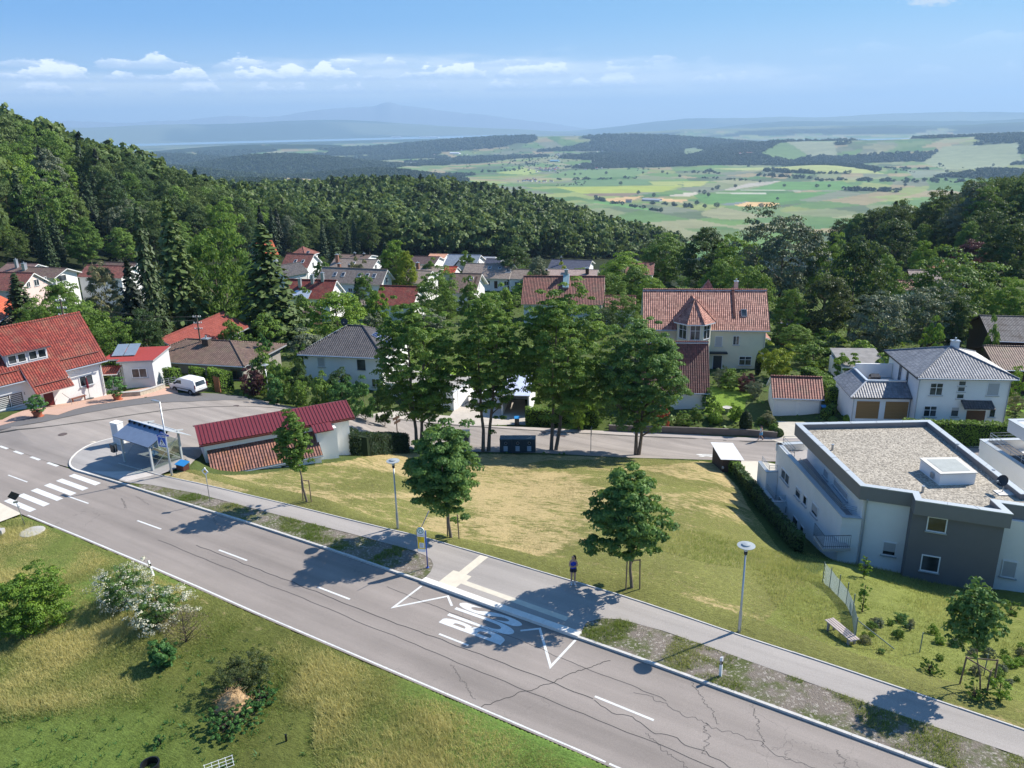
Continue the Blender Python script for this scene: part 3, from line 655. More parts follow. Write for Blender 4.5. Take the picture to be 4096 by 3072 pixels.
# white figure on the lower street (zone marking half hidden by the timber hut)
def zone30():
 fc = bpy.data.curves.new('t','FONT'); fc.body = '30'; fc.offset = .02; fo = bpy.data.objects.new('t',fc); COL.objects.link(fo)
 dg = bpy.context.evaluated_depsgraph_get(); me = bpy.data.meshes.new_from_object(fo.evaluated_get(dg)); bpy.data.objects.remove(fo)
 a = gp(2785,1828);
 for v in me.vertices:
  x,y = a[0] + 3.4 - v.co.y * 4.2,a[1] + .2 + v.co.x * 2.0; v.co = (x,y,gz(x,y) + .03)
 me.materials.append(PAINT); o = bpy.data.objects.new('speed_lettering',me); COL.objects.link(o)
 for p in me.polygons:
  if p.normal.z < 0: p.flip()
 tag(o,'white 30 painted on the lower street beside the timber hut',None,None,'structure')
zone30()
# ------------------------------------------------------------------ ground sheet, one mesh out to the Alps
E_ = lambda x,y: (1366 + x * .6175,200 + y * .6175)      # readings taken from two enlarged crops of the photograph
F_ = lambda x,y: (2732 + x * .6166,200 + y * .6166)
def plainpoly(pts,f,z=-268): return [tuple(at(*f(*p),z)[:2]) for p in pts]
FIELDS = [
 (E_,[(1380,885),(2130,876),(2212,872),(2090,915),(1800,924),(1560,928)],(.30,.34,.07)),
 (E_,[(1550,930),(1820,922),(1960,920),(1850,945),(1620,945)],(.20,.15,.10)),
 (E_,[(1700,962),(1840,948),(1960,942),(1840,985),(1730,980)],(.50,.34,.16)),
 (E_,[(2050,955),(2212,968),(2212,985),(2060,975)],(.52,.35,.17)),
 (F_,[(320,1006),(410,984),(640,988),(560,1014),(470,1012)],(.58,.38,.17)),
 (F_,[(0,968),(50,970),(0,978)],(.5,.34,.16)),(F_,[(230,1000),(360,975),(430,980),(330,1004)],(.16,.19,.17)),
 (F_,[(0,925),(90,918),(100,930),(40,945),(0,948)],(.45,.40,.30)),
 (F_,[(210,921),(540,925),(540,932),(210,928)],(.42,.42,.32)),(F_,[(370,902),(760,908),(760,912),(370,908)],(.42,.42,.32)),
 (F_,[(860,895),(1040,892),(1040,900),(880,902)],(.42,.42,.32)),(F_,[(260,905),(420,862),(640,845),(560,870),(400,890),(330,908)],(.36,.33,.26)),
 (F_,[(420,905),(640,850),(1040,850),(1100,880),(1050,905),(560,905)],(.11,.22,.06)),(F_,[(60,935),(560,930),(1000,912),(800,960),(640,985),(420,978),(160,1000)],(.10,.21,.055)),
 (F_,[(200,770),(500,768),(1200,800),(1300,812),(900,815),(420,790)],(.33,.36,.13)),
 (F_,[(0,850),(170,848),(120,880),(0,888)],(.32,.34,.10)),(F_,[(470,720),(620,690),(800,690),(860,712),(700,735)],(.13,.20,.07)),
 (F_,[(640,685),(960,688),(1000,715),(830,720)],(.24,.26,.16)),(F_,[(1550,738),(1680,706),(2160,712),(2190,745),(2050,770),(1700,775)],(.24,.27,.15)),
 (F_,[(1450,790),(1900,790),(1900,840),(1500,845)],(.19,.22,.15)),(F_,[(420,690),(560,655),(680,655),(560,680)],(.16,.24,.09)),
 (F_,[(0,672),(80,670),(150,700),(60,715),(0,715)],(.17,.22,.11)),(F_,[(1200,632),(1330,604),(1380,603),(1330,628)],(.20,.25,.11)),
 (E_,[(1290,825),(1480,775),(1900,770),(2000,775),(1900,815),(1600,830)],(.14,.22,.08)),(E_,[(1400,880),(1560,845),(2000,835),(1990,872),(1500,884)],(.12,.20,.08)),
 (E_,[(1000,795),(1180,760),(1290,785),(1200,808)],(.28,.34,.10)),(E_,[(0,650),(60,640),(190,655),(170,668),(0,672)],(.20,.25,.12)),
 (E_,[(1620,985),(1680,975),(2000,1025),(2040,1040),(1880,1022)],(.12,.25,.07)),(E_,[(790,632),(860,624),(920,626),(900,640),(800,642)],(.50,.36,.18)),
 (E_,[(1990,850),(2212,848),(2212,870),(2020,872)],(.30,.33,.10)),(E_,[(2120,935),(2212,930),(2212,944),(2130,945)],(.40,.36,.27))]
FIELDP = [(plainpoly(p,f),c) for f,p,c in FIELDS]
FWAY = [plainpoly([(2212,874),(2110,878),(2060,905),(1960,930),(1860,945),(1820,965)],E_)]
def hash2(a,b): return np.modf(np.abs(np.sin(a * 12.9898 + b * 78.233) * 43758.5453))[0]
def far_wood(x,y,z):
 "where woods stand on the far plain and its hills"
 r = np.hypot(x,y); az = np.degrees(np.arctan2(x,y))
 n = wob(x / 420,y / 420,1,4); n2 = wob(x / 1300 + 7,y / 1300,1,3)
 h = z + 270
 w = (h > 24 - 16 * n) & ((n2 > -.62) | (r > 7000))
 w |= (az < -2 + 6 * n) & (r < 5200) & (n2 + .7 * n > -.75)
 w |= (az < -9 + 6 * n2) & (n2 + .8 * n > -.45)
 w |= (r > 5600) & (r < 11800) & (n2 + .8 * n > -.22)
 w |= (az < 3 + 5 * n) & (r > 1400) & (r < 2500 + 600 * n)
 w |= (r < 1750 + 250 * n)
 w &= ~((wob(x / 520 + 4,y / 520,1,4) > .40) & (r > 2600))
 w &= r < 17000
 for p,c in FIELDP: w &= ~inpoly(x,y,p)
 return w
LAWNS = [  # pixel outlines of mown lawns in the village
 ([(1053,1300),(1110,1290),(1240,1288),(1262,1355),(1180,1375),(1120,1395),(1045,1360)],(.19,.26,.035)),
 ([(1440,1280),(1500,1270),(1520,1320),(1450,1310)],(.16,.25,.035)),([(1700,1470),(1900,1460),(1910,1560),(1720,1560)],(.15,.24,.03)),
 ([(2812,1580),(2850,1545),(2970,1548),(3010,1590),(2985,1600),(2975,1680),(2940,1690),(2830,1600)],(.14,.22,.035)),
 ([(2790,1650),(2840,1560),(2870,1560),(2850,1660)],(.14,.22,.035)),([(4020,1620),(4096,1610),(4096,1650),(4025,1650)],(.16,.28,.04)),
 ([(3010,1905),(3110,1898),(3110,1940),(3030,1950)],(.13,.20,.035)),([(700,830),(810,815),(815,835),(720,845)],(.18,.28,.06)),([(610,1525),(700,1520),(690,1550),(615,1550)],(.15,.25,.03))]
LAWNP = [([tuple(gp(*q)[:2]) for q in p],c) for p,c in LAWNS]
HAYP = [SL([(-20.5,5.6),(-12.7,6.3),(-6.6,6.75),(-.3,7.15),(5,7.55),(14.4,7.6),(19.2,7.6),(25.6,7.2),(33.5,6.9),(45,6)]) + PX([(3420,2480),(3300,2330),(3120,2200),(2960,1960),(2850,1850),(2550,1834),(1944,1815),(1660,1812),(1404,1840),(900,1900),(830,1890)])]
def ground():
 az = np.concatenate([np.arange(-80,-37,1.0),np.arange(-37,37.01,.1),np.arange(38,81,1.0)])
 r = [12.]
 while r[-1] < 46000:
  q = r[-1]; r.append(q * (1 + (.0042 if q < 150 else .007 if q < 400 else .0105 if q < 14000 else .014)))
 r = np.array(r); A,Rr = np.meshgrid(np.radians(az),r); X = Rr * np.sin(A); Y = Rr * np.cos(A)
 Z = ghf(X,Y); Zr = Z.copy()
 nearm = Rr < 150
 cut = np.zeros(X.shape,bool)
 for p in PAVED:
  xs = [q[0] for q in p]; ys = [q[1] for q in p]
  m = nearm & (X > min(xs)) & (X < max(xs)) & (Y > min(ys)) & (Y < max(ys)); cut[m] |= inpoly(X[m],Y[m],p)
 Z = np.where(cut,Z - .13,Z)
 s,t = to_st(X,Y)
 # small lumps in the meadows
 Z = Z + np.where(cut,0,.035 * wob(X * 1.3,Y * 1.3,1.2,4) * (Rr < 120)) * sstep(np.abs(t - 5.5),2.4,5)
 C = np.zeros(X.shape + (3,)); C[...] = (.07,.095,.028)
 n1 = wob(X / 9,Y / 9,1,4); n0 = wob(X / 2.2,Y / 2.2,1,4)
 hay = np.zeros(X.shape)
 # forest floor and village gardens
 C[...] += (n1 * .012)[...,None]
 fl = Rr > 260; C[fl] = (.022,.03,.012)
 # foreground meadow on the near side of the road
 fg = (t < -3) & (Rr < 160)
 C[fg] = np.array([.12,.135,.035]) * (1 + .18 * n1[fg] + .12 * n0[fg])[:,None]
 g = np.clip(wob(X / 6 + 3,Y / 6,1,3) * 1.4,0,1)[...,None]; C = np.where(fg[...,None],C * (1 - g) + np.array([.13,.21,.045]) * g,C)
 hay = np.where(fg,.45 * sstep(-t,3.4,4.0) * (1 - sstep(-t,5.2,7.5)) + .85 * sstep(-s,18,23) * (1 - sstep(-s,30,36)) * sstep(-t,4.5,6) * (1 - sstep(-t,10,12)),hay)
 mown_g = ((np.clip(1 - ((s - 4) / 9) ** 2 - ((t + 15) / 6) ** 2,0,1)) * fg)[...,None]; C = C * (1 - mown_g) + np.array([.115,.165,.036]) * mown_g  # greener oval of short grass in the near meadow
 # hay meadow
 for p in HAYP:
  m = (Rr < 110) & inpoly(X,Y,p); C[m] = np.array([.16,.165,.05]) * (1 + .15 * n0[m])[:,None]; hay[m] = .95
 hay = np.where((t > 7) & (t < 9.2) & (hay > .5),.25 + .2 * n0,hay)
 hay = np.where((hay > .5) & (t > 6),hay * (1 - .42 * sstep(wob(X / 5 + 1,Y / 3,1,3),.0,.5)),hay)
 gl = np.clip(1 - np.hypot(X - 14,Y - 47) / 14,0,1) * (t > 9); hay = hay * (1 - .55 * sstep(gl,0,.6))
 bl = (t > 9) & (s > 26) & (Rr < 70); C[bl] = np.array([.17,.19,.05]) * (1 + .2 * n0[bl])[:,None]; hay[bl] = .35
 for p,c in LAWNP:
  m = (Rr < 900) & inpoly(X,Y,p); C[m] = np.array(c) * (1 + .07 * n0[m])[:,None]; hay[m] = 0
 # plain
 f = Rr > 1450; xf,yf,zf = X[f],Y[f],Zr[f]; rf = Rr[f]
 pal = .82 * np.array([(.13,.22,.07),(.17,.24,.09),(.10,.19,.06),(.24,.27,.13),(.30,.30,.16),(.20,.22,.14),(.15,.25,.07),(.12,.16,.08),(.34,.28,.15),(.27,.31,.10)])
 th = .35; a = xf * math.cos(th) + yf * math.sin(th); b = -xf * math.sin(th) + yf * math.cos(th)
 reg = np.floor(wob(xf / 700,yf / 700,1,2) * 4); a2 = np.where(reg % 2 == 0,a,b); b2 = np.where(reg % 2 == 0,b,a)
 row = np.floor(b2 / 190 + .6 * np.sin(a2 / 800)); cell = np.floor(a2 / (150 + 420 * hash2(row,reg)) + 5 * hash2(row,reg + 3)); hh = hash2(row * 3.1 + cell,reg * 1.7 + cell * .37)
 cf = pal[(hh * len(pal)).astype(int) % len(pal)] * (.9 + .2 * hash2(cell,row))[:,None]
 for p,c in FIELDP: m = inpoly(xf,yf,p); cf[m] = c
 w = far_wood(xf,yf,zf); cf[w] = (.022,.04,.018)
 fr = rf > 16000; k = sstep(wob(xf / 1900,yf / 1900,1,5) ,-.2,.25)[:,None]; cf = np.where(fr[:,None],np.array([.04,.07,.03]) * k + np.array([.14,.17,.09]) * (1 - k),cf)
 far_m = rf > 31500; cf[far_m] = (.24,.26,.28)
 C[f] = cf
 nr,na = X.shape; V = np.stack([X,Y,Z],-1).reshape(-1,3)
 i = np.arange(nr - 1)[:,None] * na + np.arange(na - 1)[None]; Fq = np.stack([i,i + na,i + na + 1,i + 1],-1).reshape(-1,4)[:,::-1]
 m = bpy.data.materials.new('ground'); m.use_nodes = True; tt = NT(m.node_tree); v = tt.n('ShaderNodeTexCoord').outputs['Object']
 ca = tt.n('ShaderNodeAttribute',attribute_name='col').outputs['Color']; ha = tt.n('ShaderNodeAttribute',attribute_name='hay').outputs['Fac']
 rot = tt.n('ShaderNodeVectorRotate',rotation_type='Z_AXIS',ins={0: v,'Angle': .45}).outputs[0]
 st_ = tt.n('ShaderNodeMapping',ins={0: rot,3: (.6,1.3,1)}).outputs[0]
 dist = tt.n('ShaderNodeVectorMath',operation='LENGTH',ins={0: v}).outputs['Value']; nearf = tt.m('SUBTRACT',1,tt.ss(dist,120,500))
 n = tt.m('ADD',tt.m('MULTIPLY',tt.noise(st_,1.7,7,.78),.7),tt.m('MULTIPLY',tt.noise(v,.22,4,.6),.3))
 k = tt.ss(n,tt.m('SUBTRACT',.68,tt.m('MULTIPLY',ha,.30)),tt.m('SUBTRACT',.78,tt.m('MULTIPLY',ha,.27)))
 k = tt.m('MULTIPLY',k,tt.ss(ha,0,.25))
 straw = tt.mix(tt.noise(v,5,4,.7),(.25,.19,.09),(.62,.48,.25))
 f2 = tt.m('MULTIPLY_ADD',tt.noise(v,3.2,5,.75),1.3,.38); f2 = tt.m('MULTIPLY',f2,tt.m('MULTIPLY_ADD',tt.noise(v,14,3,.7),1.0,.5))
 gr = tt.mix(1.0,ca,tt.n('ShaderNodeCombineColor',ins={0: f2,1: f2,2: f2}).outputs[0],'MULTIPLY')
 f3 = tt.m('MULTIPLY_ADD',tt.noise(st_,9,4,.75),1.0,.52); straw = tt.mix(1.0,straw,tt.n('ShaderNodeCombineColor',ins={0: f3,1: f3,2: f3}).outputs[0],'MULTIPLY')
 near_c = tt.mix(tt.m('MULTIPLY',k,.9),gr,straw)
 fn = tt.m('MULTIPLY_ADD',tt.noise(v,.012,5,.7),.8,.6); farc = tt.mix(1.0,ca,tt.n('ShaderNodeCombineColor',ins={0: fn,1: fn,2: fn}).outputs[0],'MULTIPLY')
 c = tt.mix(nearf,farc,near_c)
 b_ = tt.n('ShaderNodeBsdfPrincipled',ins={'Base Color': c,'Roughness': .95,'Specular IOR Level': .08})
 bp = tt.n('ShaderNodeBump',ins={'Height': tt.noise(st_,6,5,.75),'Strength': tt.m('MULTIPLY',nearf,.9),'Distance': .12}); tt.l(bp.outputs[0],b_.inputs['Normal'])
 o_ = tt.n('ShaderNodeOutputMaterial'); tt.l(b_.outputs[0],o_.inputs[0])
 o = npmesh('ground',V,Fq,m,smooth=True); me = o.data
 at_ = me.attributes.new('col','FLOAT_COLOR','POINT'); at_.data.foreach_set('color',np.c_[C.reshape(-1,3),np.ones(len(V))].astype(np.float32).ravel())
 at_ = me.attributes.new('hay','FLOAT','POINT'); at_.data.foreach_set('value',hay.reshape(-1).astype(np.float32))
 tag(o,None,None,None,'structure')
ground()
# lakes
WATER = bpy.data.materials.new('lake_water'); WATER.use_nodes = True
_t = NT(WATER.node_tree); _b = _t.n('ShaderNodeBsdfPrincipled',ins={'Base Color': (.26,.40,.48,1),'Roughness': .25,'Specular IOR Level': .5}); _o = _t.n('ShaderNodeOutputMaterial'); _t.l(_b.outputs[0],_o.inputs[0])
mb = MB(); ring = [(r_ * math.sin(R(a)),r_ * math.cos(R(a)),-299) for r_,aa in ((12200,range(7,44,1)),(15600,range(43,6,-1))) for a in aa]
mb.add(ring,[tuple(range(len(ring)))[::-1]]); tag(mb.build('lake',WATER),'pale blue lake in front of the far low hills',None,None,'structure')
mb = MB(); ring = [(r_ * math.sin(R(a)),r_ * math.cos(R(a)),-233) for r_,aa in ((18500,range(-44,2,1)),(25500,range(1,-45,-1)))  for a in aa]
mb.add(ring,[tuple(range(len(ring)))[::-1]]); tag(mb.build('lake',WATER),'long pale lake below the far mountains',None,None,'structure')
# haze: one closed box of pale air round the scene
mb = MB(); mb.box(-46000,46000,-400,47000,-340,1260)
HZ = bpy.data.materials.new('haze_air'); HZ.use_nodes = True; _t = NT(HZ.node_tree)
_b = _t.n('ShaderNodeVolumePrincipled',ins={'Color': (.47,.72,1.0,1),'Density': 5.8e-5,'Anisotropy': .1}); _o = _t.n('ShaderNodeOutputMaterial'); _t.l(_b.outputs[0],_o.inputs['Volume'])
HZ.cycles.homogeneous_volume = True; HAZE = mb.build('haze',HZ); tag(HAZE,None,None,None,'stuff')
# ------------------------------------------------------------------ houses
def proj(P):
 d = np.asarray(P,float) - [0,0,CH]; x = d[0]; y = d[1] * sp + d[2] * cp; w = d[1] * cp - d[2] * sp; x /= w; y /= w
 return np.array([2048 + (x * cr + y * sr) * FPX,1536 - (-x * sr + y * cr) * FPX])
def recalc(o):
 bm = bmesh.new(); bm.from_mesh(o.data); bmesh.ops.recalc_face_normals(bm,faces=bm.faces[:]); bm.to_mesh(o.data); bm.free(); return o
class House:
 def __init__(s,name,label,A,B,ze,zb,W=None,ridge=None,rend='B',rh=None,kind='gable',hx=None,oh=.5,wall=WHITE,roof=TRED,gable=None,trim=TRIM,th=.2,cat='house',group=None,gutter=True,fascia=None):
  a,b = at(*A,ze),at(*B,ze); L = float(np.linalg.norm(b - a)); u = (b - a) / L; n = np.array([-u[1],u[0],0])
  hxf = (.5 if kind == 'hip' and hx is None else 0)
  if ridge is not None:
   base,sg = (b,-1) if rend == 'B' else (a,1)
   free = W is None; q = np.array([5. if free else W / 2,3.])
   for _ in range(80):
    def F(q):
     hh = hx if hx is not None else (q[0] if kind == 'hip' else 0)
     return proj(base + n * q[0] + u * sg * hh + np.array([0,0,q[1]])) - np.array(ridge,float)
    r = F(q)
    if free:
     J = np.array([(F(q + d) - r) / 1e-4 for d in (np.array([1e-4,0]),np.array([0,1e-4]))]).T; q = q - np.linalg.solve(J,r) * .8
    else: q[1] -= .8 * r[1] / ((F(q + np.array([0,1e-4]))[1] - r[1]) / 1e-4)
   W,rh = 2 * q[0],q[1]
  s.L,s.W,s.he,s.rh,s.oh,s.kind,s.th = L,W,ze - zb,rh,oh,kind,th
  s.hx = (hx if hx is not None else min(W / 2,L / 2)) if kind == 'hip' else 0
  s.ang = math.atan2(u[1],u[0]); s.wallm = wall
  s.root = empty(name,(a[0],a[1],zb),s.ang,label,cat,group)
  L,he = s.L,s.he; hr = he + rh
  m = MB(); bot = -2.5 + min(0.,min(gz(*(a + u * i * s.L + n * j * W)[:2]) for i in (0,.5,1) for j in (0,1)) - zb)
  if kind == 'gable':
   rake = (hr - he) / (W / 2); dz = th * math.sqrt(1 + rake * rake) + .02
   y0,y1,yc = oh,W - oh,W / 2; zw = lambda y: he + rake * min(y,W - y) - dz
   prof = [(y0,bot),(y1,bot),(y1,zw(y1)),(yc,zw(yc)),(y0,zw(y0))]; k = len(m.v)
   x0,x1 = oh * .9,L - oh * .9
   if gable is None:
    m.add([(x0,y,z) for y,z in prof] + [(x1,y,z) for y,z in prof],[(0,4,3,2,1),(5,6,7,8,9),(0,1,6,5),(1,2,7,6),(2,3,8,7),(3,4,9,8),(4,0,5,9)])
   else:   # boarded gable over a rendered wall
    zl = zw(y0); m.box(x0,x1,y0,y1,bot,zl)
   s.wall = recalc(m.build('wall',wall,s.root))
   if gable is not None:
    g = MB();
    for xa,xb in ((x0 - .03,x0 + .12),(x1 - .12,x1 + .03)): g.add([(xa,y0,zl),(xa,y1,zl),(xa,yc,zw(yc)),(xb,y0,zl),(xb,y1,zl),(xb,yc,zw(yc))],[(0,2,1),(3,4,5),(0,1,4,3),(1,2,5,4),(2,0,3,5)])
    recalc(g.build('gable',gable,s.root))
   r = MB(); c = .0
   r.slab([(0,0,he),(L,0,he),(L,W / 2,hr),(0,W / 2,hr)],th,0,1)
   r.slab([(L,W,he),(0,W,he),(0,W / 2,hr),(L,W / 2,hr)],th,0,1)
   r.tube([(-.02,W / 2,hr + .0),(L + .02,W / 2,hr + .0)],.13,8,2)
   s.roof = r.build('roof',[roof,fascia or trim,roof],s.root)
  elif kind == 'hip':
   m.box(oh,L - oh,oh,W - oh,bot,he - .1); s.wall = m.build('wall',wall,s.root)
   r = MB(); hx_ = s.hx; e = [(0,0,he),(L,0,he),(L,W,he),(0,W,he)]; p,q_ = (hx_,W / 2,hr),(L - hx_,W / 2,hr)
   r.add(e + [p,q_] + [(x,y,he - th) for x,y,z in e],[(0,1,5,4),(2,3,4,5),(1,2,5),(3,0,4)])
   r.add([*e] + [(x,y,he - th) for x,y,z in e],[(0,4,5,1),(1,5,6,2),(2,6,7,3),(3,7,4,0),(4,7,6,5)],1)
   for a_,b_ in ((e[0],p),(e[3],p),(e[1],q_),(e[2],q_)): r.tube([a_,b_],.12,6,2)
   if math.dist(p,q_) > .3: r.tube([p,q_],.12,6,2)
   s.roof = r.build('roof',[roof,fascia or trim,roof],s.root)
  if gutter:
   g = MB(); g.tube([(.05,-.07,he - .1),(L - .05,-.07,he - .1)],.07,8)
   g.tube([(L - oh - .1,-.07,he - .1),(L - oh - .1,oh - .08,he - .55),(L - oh - .1,oh - .08,-.3)],.05,6); g.build('gutter',ZINC,s.root)
 def rz(s,x,y):
  return s.he + s.rh * min(y,s.W - y) / (s.W / 2) if s.kind == 'gable' else s.he + s.rh * min(min(y,s.W - y) / (s.W / 2),min(x,s.L - x) / s.hx)
 def win(s,face,u,z,w,h,style='n',frame=TRIM,parent=None):
  "window, shutter or door; u runs along the wall from its left end seen from the front (from the front corner on side walls)"
  oh = s.oh; xo = oh * .9 if s.kind == 'gable' else oh
  def P(a,d,zz):
   if face == 'f': return (xo + u + a,oh - d,zz)
   if face == 'b': return (s.L - xo - u - a,s.W - oh + d,zz)
   if face == 'r': return (s.L - xo + d,oh + u + a,zz)
   if face == 'l': return (xo - d,oh + u + a,zz)
  window_unit(P,z,w,h,style,frame,s.root)
 def chim(s,x,y,w=.7,d=.7,up=1.1,m=None,cap=True):
  z = s.rz(x,y); top = max(z,s.he + s.rh) + up if up > 0 else z - up
  mb = MB(); mb.box(x - w / 2,x + w / 2,y - d / 2,y + d / 2,z - .8,top)
  c = mb.build('chimney',m or mat('chimney_brick',(.26,.13,.09),.9,.2,5),s.roof)
  k = MB(); k.box(x - w / 2 - .08,x + w / 2 + .08,y - d / 2 - .08,y + d / 2 + .08,top + .003,top + .09)
  if cap: k.tube([(x,y,top + .09),(x,y,top + .45)],.12,8)
  k.build('chimney_cap',ZINC,c) if False else k.build('chimney_cap',ZINC,s.roof)
 def onroof(s,x,y,w,h,name='skylight',m=GLASS,fr=FASC,side=1,lift=.1,grid=None):
  "flat unit lying on the front slope: x, y its lower left corner in plan"
  sl = s.rh / (s.W / 2); k = 1 / math.sqrt(1 + sl * sl); zf = lambda yy,o: (s.he + sl * yy) + o
  hy = h * k; mb = MB(); q = lambda x0,x1,y0,y1,o: [(x0,y0,zf(y0,o)),(x1,y0,zf(y0,o)),(x1,y1,zf(y1,o)),(x0,y1,zf(y1,o))]
  mb.slab(q(x,x + w,y,y + hy,lift),lift + .05,0); b = .07
  if grid:
   nx,ny = grid
   for i in range(nx):
    for j in range(ny): mb.slab(q(x + w * i / nx + .02,x + w * (i + 1) / nx - .02,y + hy * j / ny + .02,y + hy * (j + 1) / ny - .02,lift + .015),.012,1)
  else: mb.slab(q(x + b,x + w - b,y + b,y + hy - b,lift + .015),.012,1)
  return mb.build(name,[fr,m],s.roof)
def window_unit(P,z,w,h,style,frame,root,sill=True):
 def bx(mb,a0,a1,d0,d1,z0,z1,mi=0):
  q = [P(a,d,zz) for zz in (z0,z1) for a,d in ((a0,d0),(a1,d0),(a1,d1),(a0,d1))]
  mb.add(q,[(0,3,2,1),(4,5,6,7),(0,1,5,4),(1,2,6,5),(2,3,7,6),(3,0,4,7)],mi)
 t = .075
 if style in ('d','gd'):
  mb = MB(); bx(mb,-w / 2,-w / 2 + t,0,.05,z - h / 2,z + h / 2); bx(mb,w / 2 - t,w / 2,0,.05,z - h / 2,z + h / 2); bx(mb,-w / 2 + t,w / 2 - t,0,.05,z + h / 2 - t,z + h / 2)
  bx(mb,-w / 2 + t,w / 2 - t,0,.03,z - h / 2,z + h / 2 - t,1); n_ = max(2,int(h / .45)) if style == 'gd' else 0
  for i in range(n_): bx(mb,-w / 2 + t + .01,w / 2 - t - .01,.03,.045,z - h / 2 + (h - t) * i / n_ + .02,z - h / 2 + (h - t) * (i + 1) / n_ - .02,1)
  recalc(mb.build('garage_door' if style == 'gd' else 'door',[TRIM,frame],root)); return
 fr = MB(); x0,x1,z0,z1 = -w / 2,w / 2,z - h / 2,z + h / 2
 bx(fr,x0,x0 + t,0,.06,z0,z1); bx(fr,x1 - t,x1,0,.06,z0,z1); bx(fr,x0 + t,x1 - t,0,.06,z0,z0 + t); bx(fr,x0 + t,x1 - t,0,.06,z1 - t,z1)
 if style in ('n','x','h2') : bx(fr,-.035,.035,0,.055,z0 + t,z1 - t)
 if style == 'x':
  zc = z + h * .12; bx(fr,x0 + t,-.035,0,.05,zc - .03,zc + .03); bx(fr,.035,x1 - t,0,.05,zc - .03,zc + .03)
 f = recalc(fr.build('window',frame,root))
 cut = {'s': 1.0,'h': .72,'q': .35,'h2': .45}.get(style,0)
 if cut < 1:
  pn = MB(); bx(pn,x0 + t - .01,x1 - t + .01,.002,.018,z0 + t - .01,z1 - t + .01); recalc(pn.build('pane',GLASS,f))
 if cut:
  sh = MB(); zc = z1 - t - (h - 2 * t) * cut; k = max(2,int(h * cut / .09))
  for i in range(k):
   a,b = zc + (z1 - t - zc) * i / k,zc + (z1 - t - zc) * (i + 1) / k; bx(sh,x0 + t,x1 - t,.022,.04 + .006 * (i % 2),a,b)
  recalc(sh.build('shutter',SHUT,f))
 if sill and style != 's' or style == 's':
  sl = MB(); bx(sl,x0 - .07,x1 + .07,0,.15,z0 - .06,z0 - .005); recalc(sl.build('sill',ZINC,f))

HS = {}
def H(key,*a,**k):
 HS[key] = House(*a,**k); return HS[key]
# yellow house
h = H('yellow','yellow_house','cream yellow two storey house with mottled tile roof and corner turret',(2572,1318),(3082,1323),-4.4,-10.5,ridge=(3068,1159),wall=CREAM,roof=TVIL,oh=.55)
L = h.L
h.win('f',10.6,4.3,1.1,1.55,'s'); h.win('f',13.1,4.45,.95,1.4,'n'); h.win('f',14.6,1.35,1.8,1.4,'x'); h.win('f',10.6,1.05,1.4,2.2,'d',frame=mat('glazed_door',(.05,.055,.06),.2,.1)); h.win('r',4.5,1.6,1,1.4,'n')
h.chim(14.0,6.6,.55,.55,.9,m=mat('render_chimney',(.5,.42,.34),.8,.1))
h.onroof(14.3,1.6,.8,1.25); h.onroof(13.1,1.5,.42,5.2,'snow_ladder',m=mat('rusty_tiles',(.13,.045,.035),.8,.3,6),fr=mat('rust_brown',(.12,.05,.04),.8),lift=.09)
def turret(root,he):
 cx,cy,r1,r2 = 7.3,-.2,2.55,3.2; z0,z1,za = -2.5,he + 1.75,he + 4.75
 oct_ = lambda r: [(cx + r * math.cos(R(22.5 + 45 * i)),cy + r * math.sin(R(22.5 + 45 * i))) for i in range(8)]
 mb = MB(); mb.prism(oct_(r1),z0,z1 - .02); w = mb.build('turret',CREAM,root)
 mb = MB(); o = oct_(r2); zb_ = z1 - .2
 for i in range(8):
  a,b = o[i],o[(i + 1) % 8]; mb.add([(a[0],a[1],zb_),(b[0],b[1],zb_),(cx,cy,za)],[(0,1,2)]); mb.tube([(a[0],a[1],zb_ + .02),(cx,cy,za)],.085,6,2)
 mb.add([(x,y,zb_ - .003) for x,y in o],[tuple(range(8))[::-1]],1); mb.add([(x,y,zb_) for x,y in o] + [(x,y,zb_ - .16) for x,y in o],[(i,8 + i,8 + (i + 1) % 8,(i + 1) % 8) for i in range(8)] ,1)
 # saddle roof joining the turret to the main slope
 zr = za - .35
 mb.slab([(cx - 2.5,cy + .6,zb_ + .25),(cx,cy + .2,zr),(cx,cy + 5.0,zr),(cx - 2.5,cy + 3.4,zb_ + .25)],.1)
 mb.slab([(cx + 2.5,cy + .6,zb_ + .25),(cx + 2.5,cy + 3.4,zb_ + .25),(cx,cy + 5.0,zr),(cx,cy + .2,zr)],.1)
 mb.build('turret_roof',[TVIL,TRIM,TVIL],w)
 for k in (4,5,6):
  ang = R(22.5 + 45 * k + 22.5); dx,dy = math.cos(ang),math.sin(ang); ap = r1 * math.cos(R(22.5)); tx,ty = -dy,dx
  P = lambda a,d,zz,dx=dx,dy=dy,ap=ap,tx=tx,ty=ty: (cx + dx * (ap + d) + tx * a,cy + dy * (ap + d) + ty * a,zz)
  window_unit(P,he + .25,1.45,2.2,'x',TRIM,w)
turret(h.root,h.he)
mb = MB(); mb.box(15.9,18.4,6.8,9.3,-2.5,3.6); mb.build('side_wing',CREAM,h.root)
mb = MB(); mb.slab([(17.2,4.2,4.6),(19.3,4.2,3.7),(19.3,9.8,3.7),(17.2,9.8,4.6)],.2,0,1); mb.build('wing_roof',[TVIL,TRIM],h.root)
mb = MB(); mb.add([(8.2,6.6,9.0),(11.8,6.6,9.0),(11.8,10.0,9.0),(8.2,10,9.0),(10.0,7.6,12.2)],[(0,1,4),(1,2,4),(2,3,4),(3,0,4)]); mb.build('rear_dormer_roof',TVIL,h.roof)
mb = MB(); mb.box(9.6,12.4,-.35,.52,2.55,2.72); mb.build('porch_canopy',DMET,h.root)
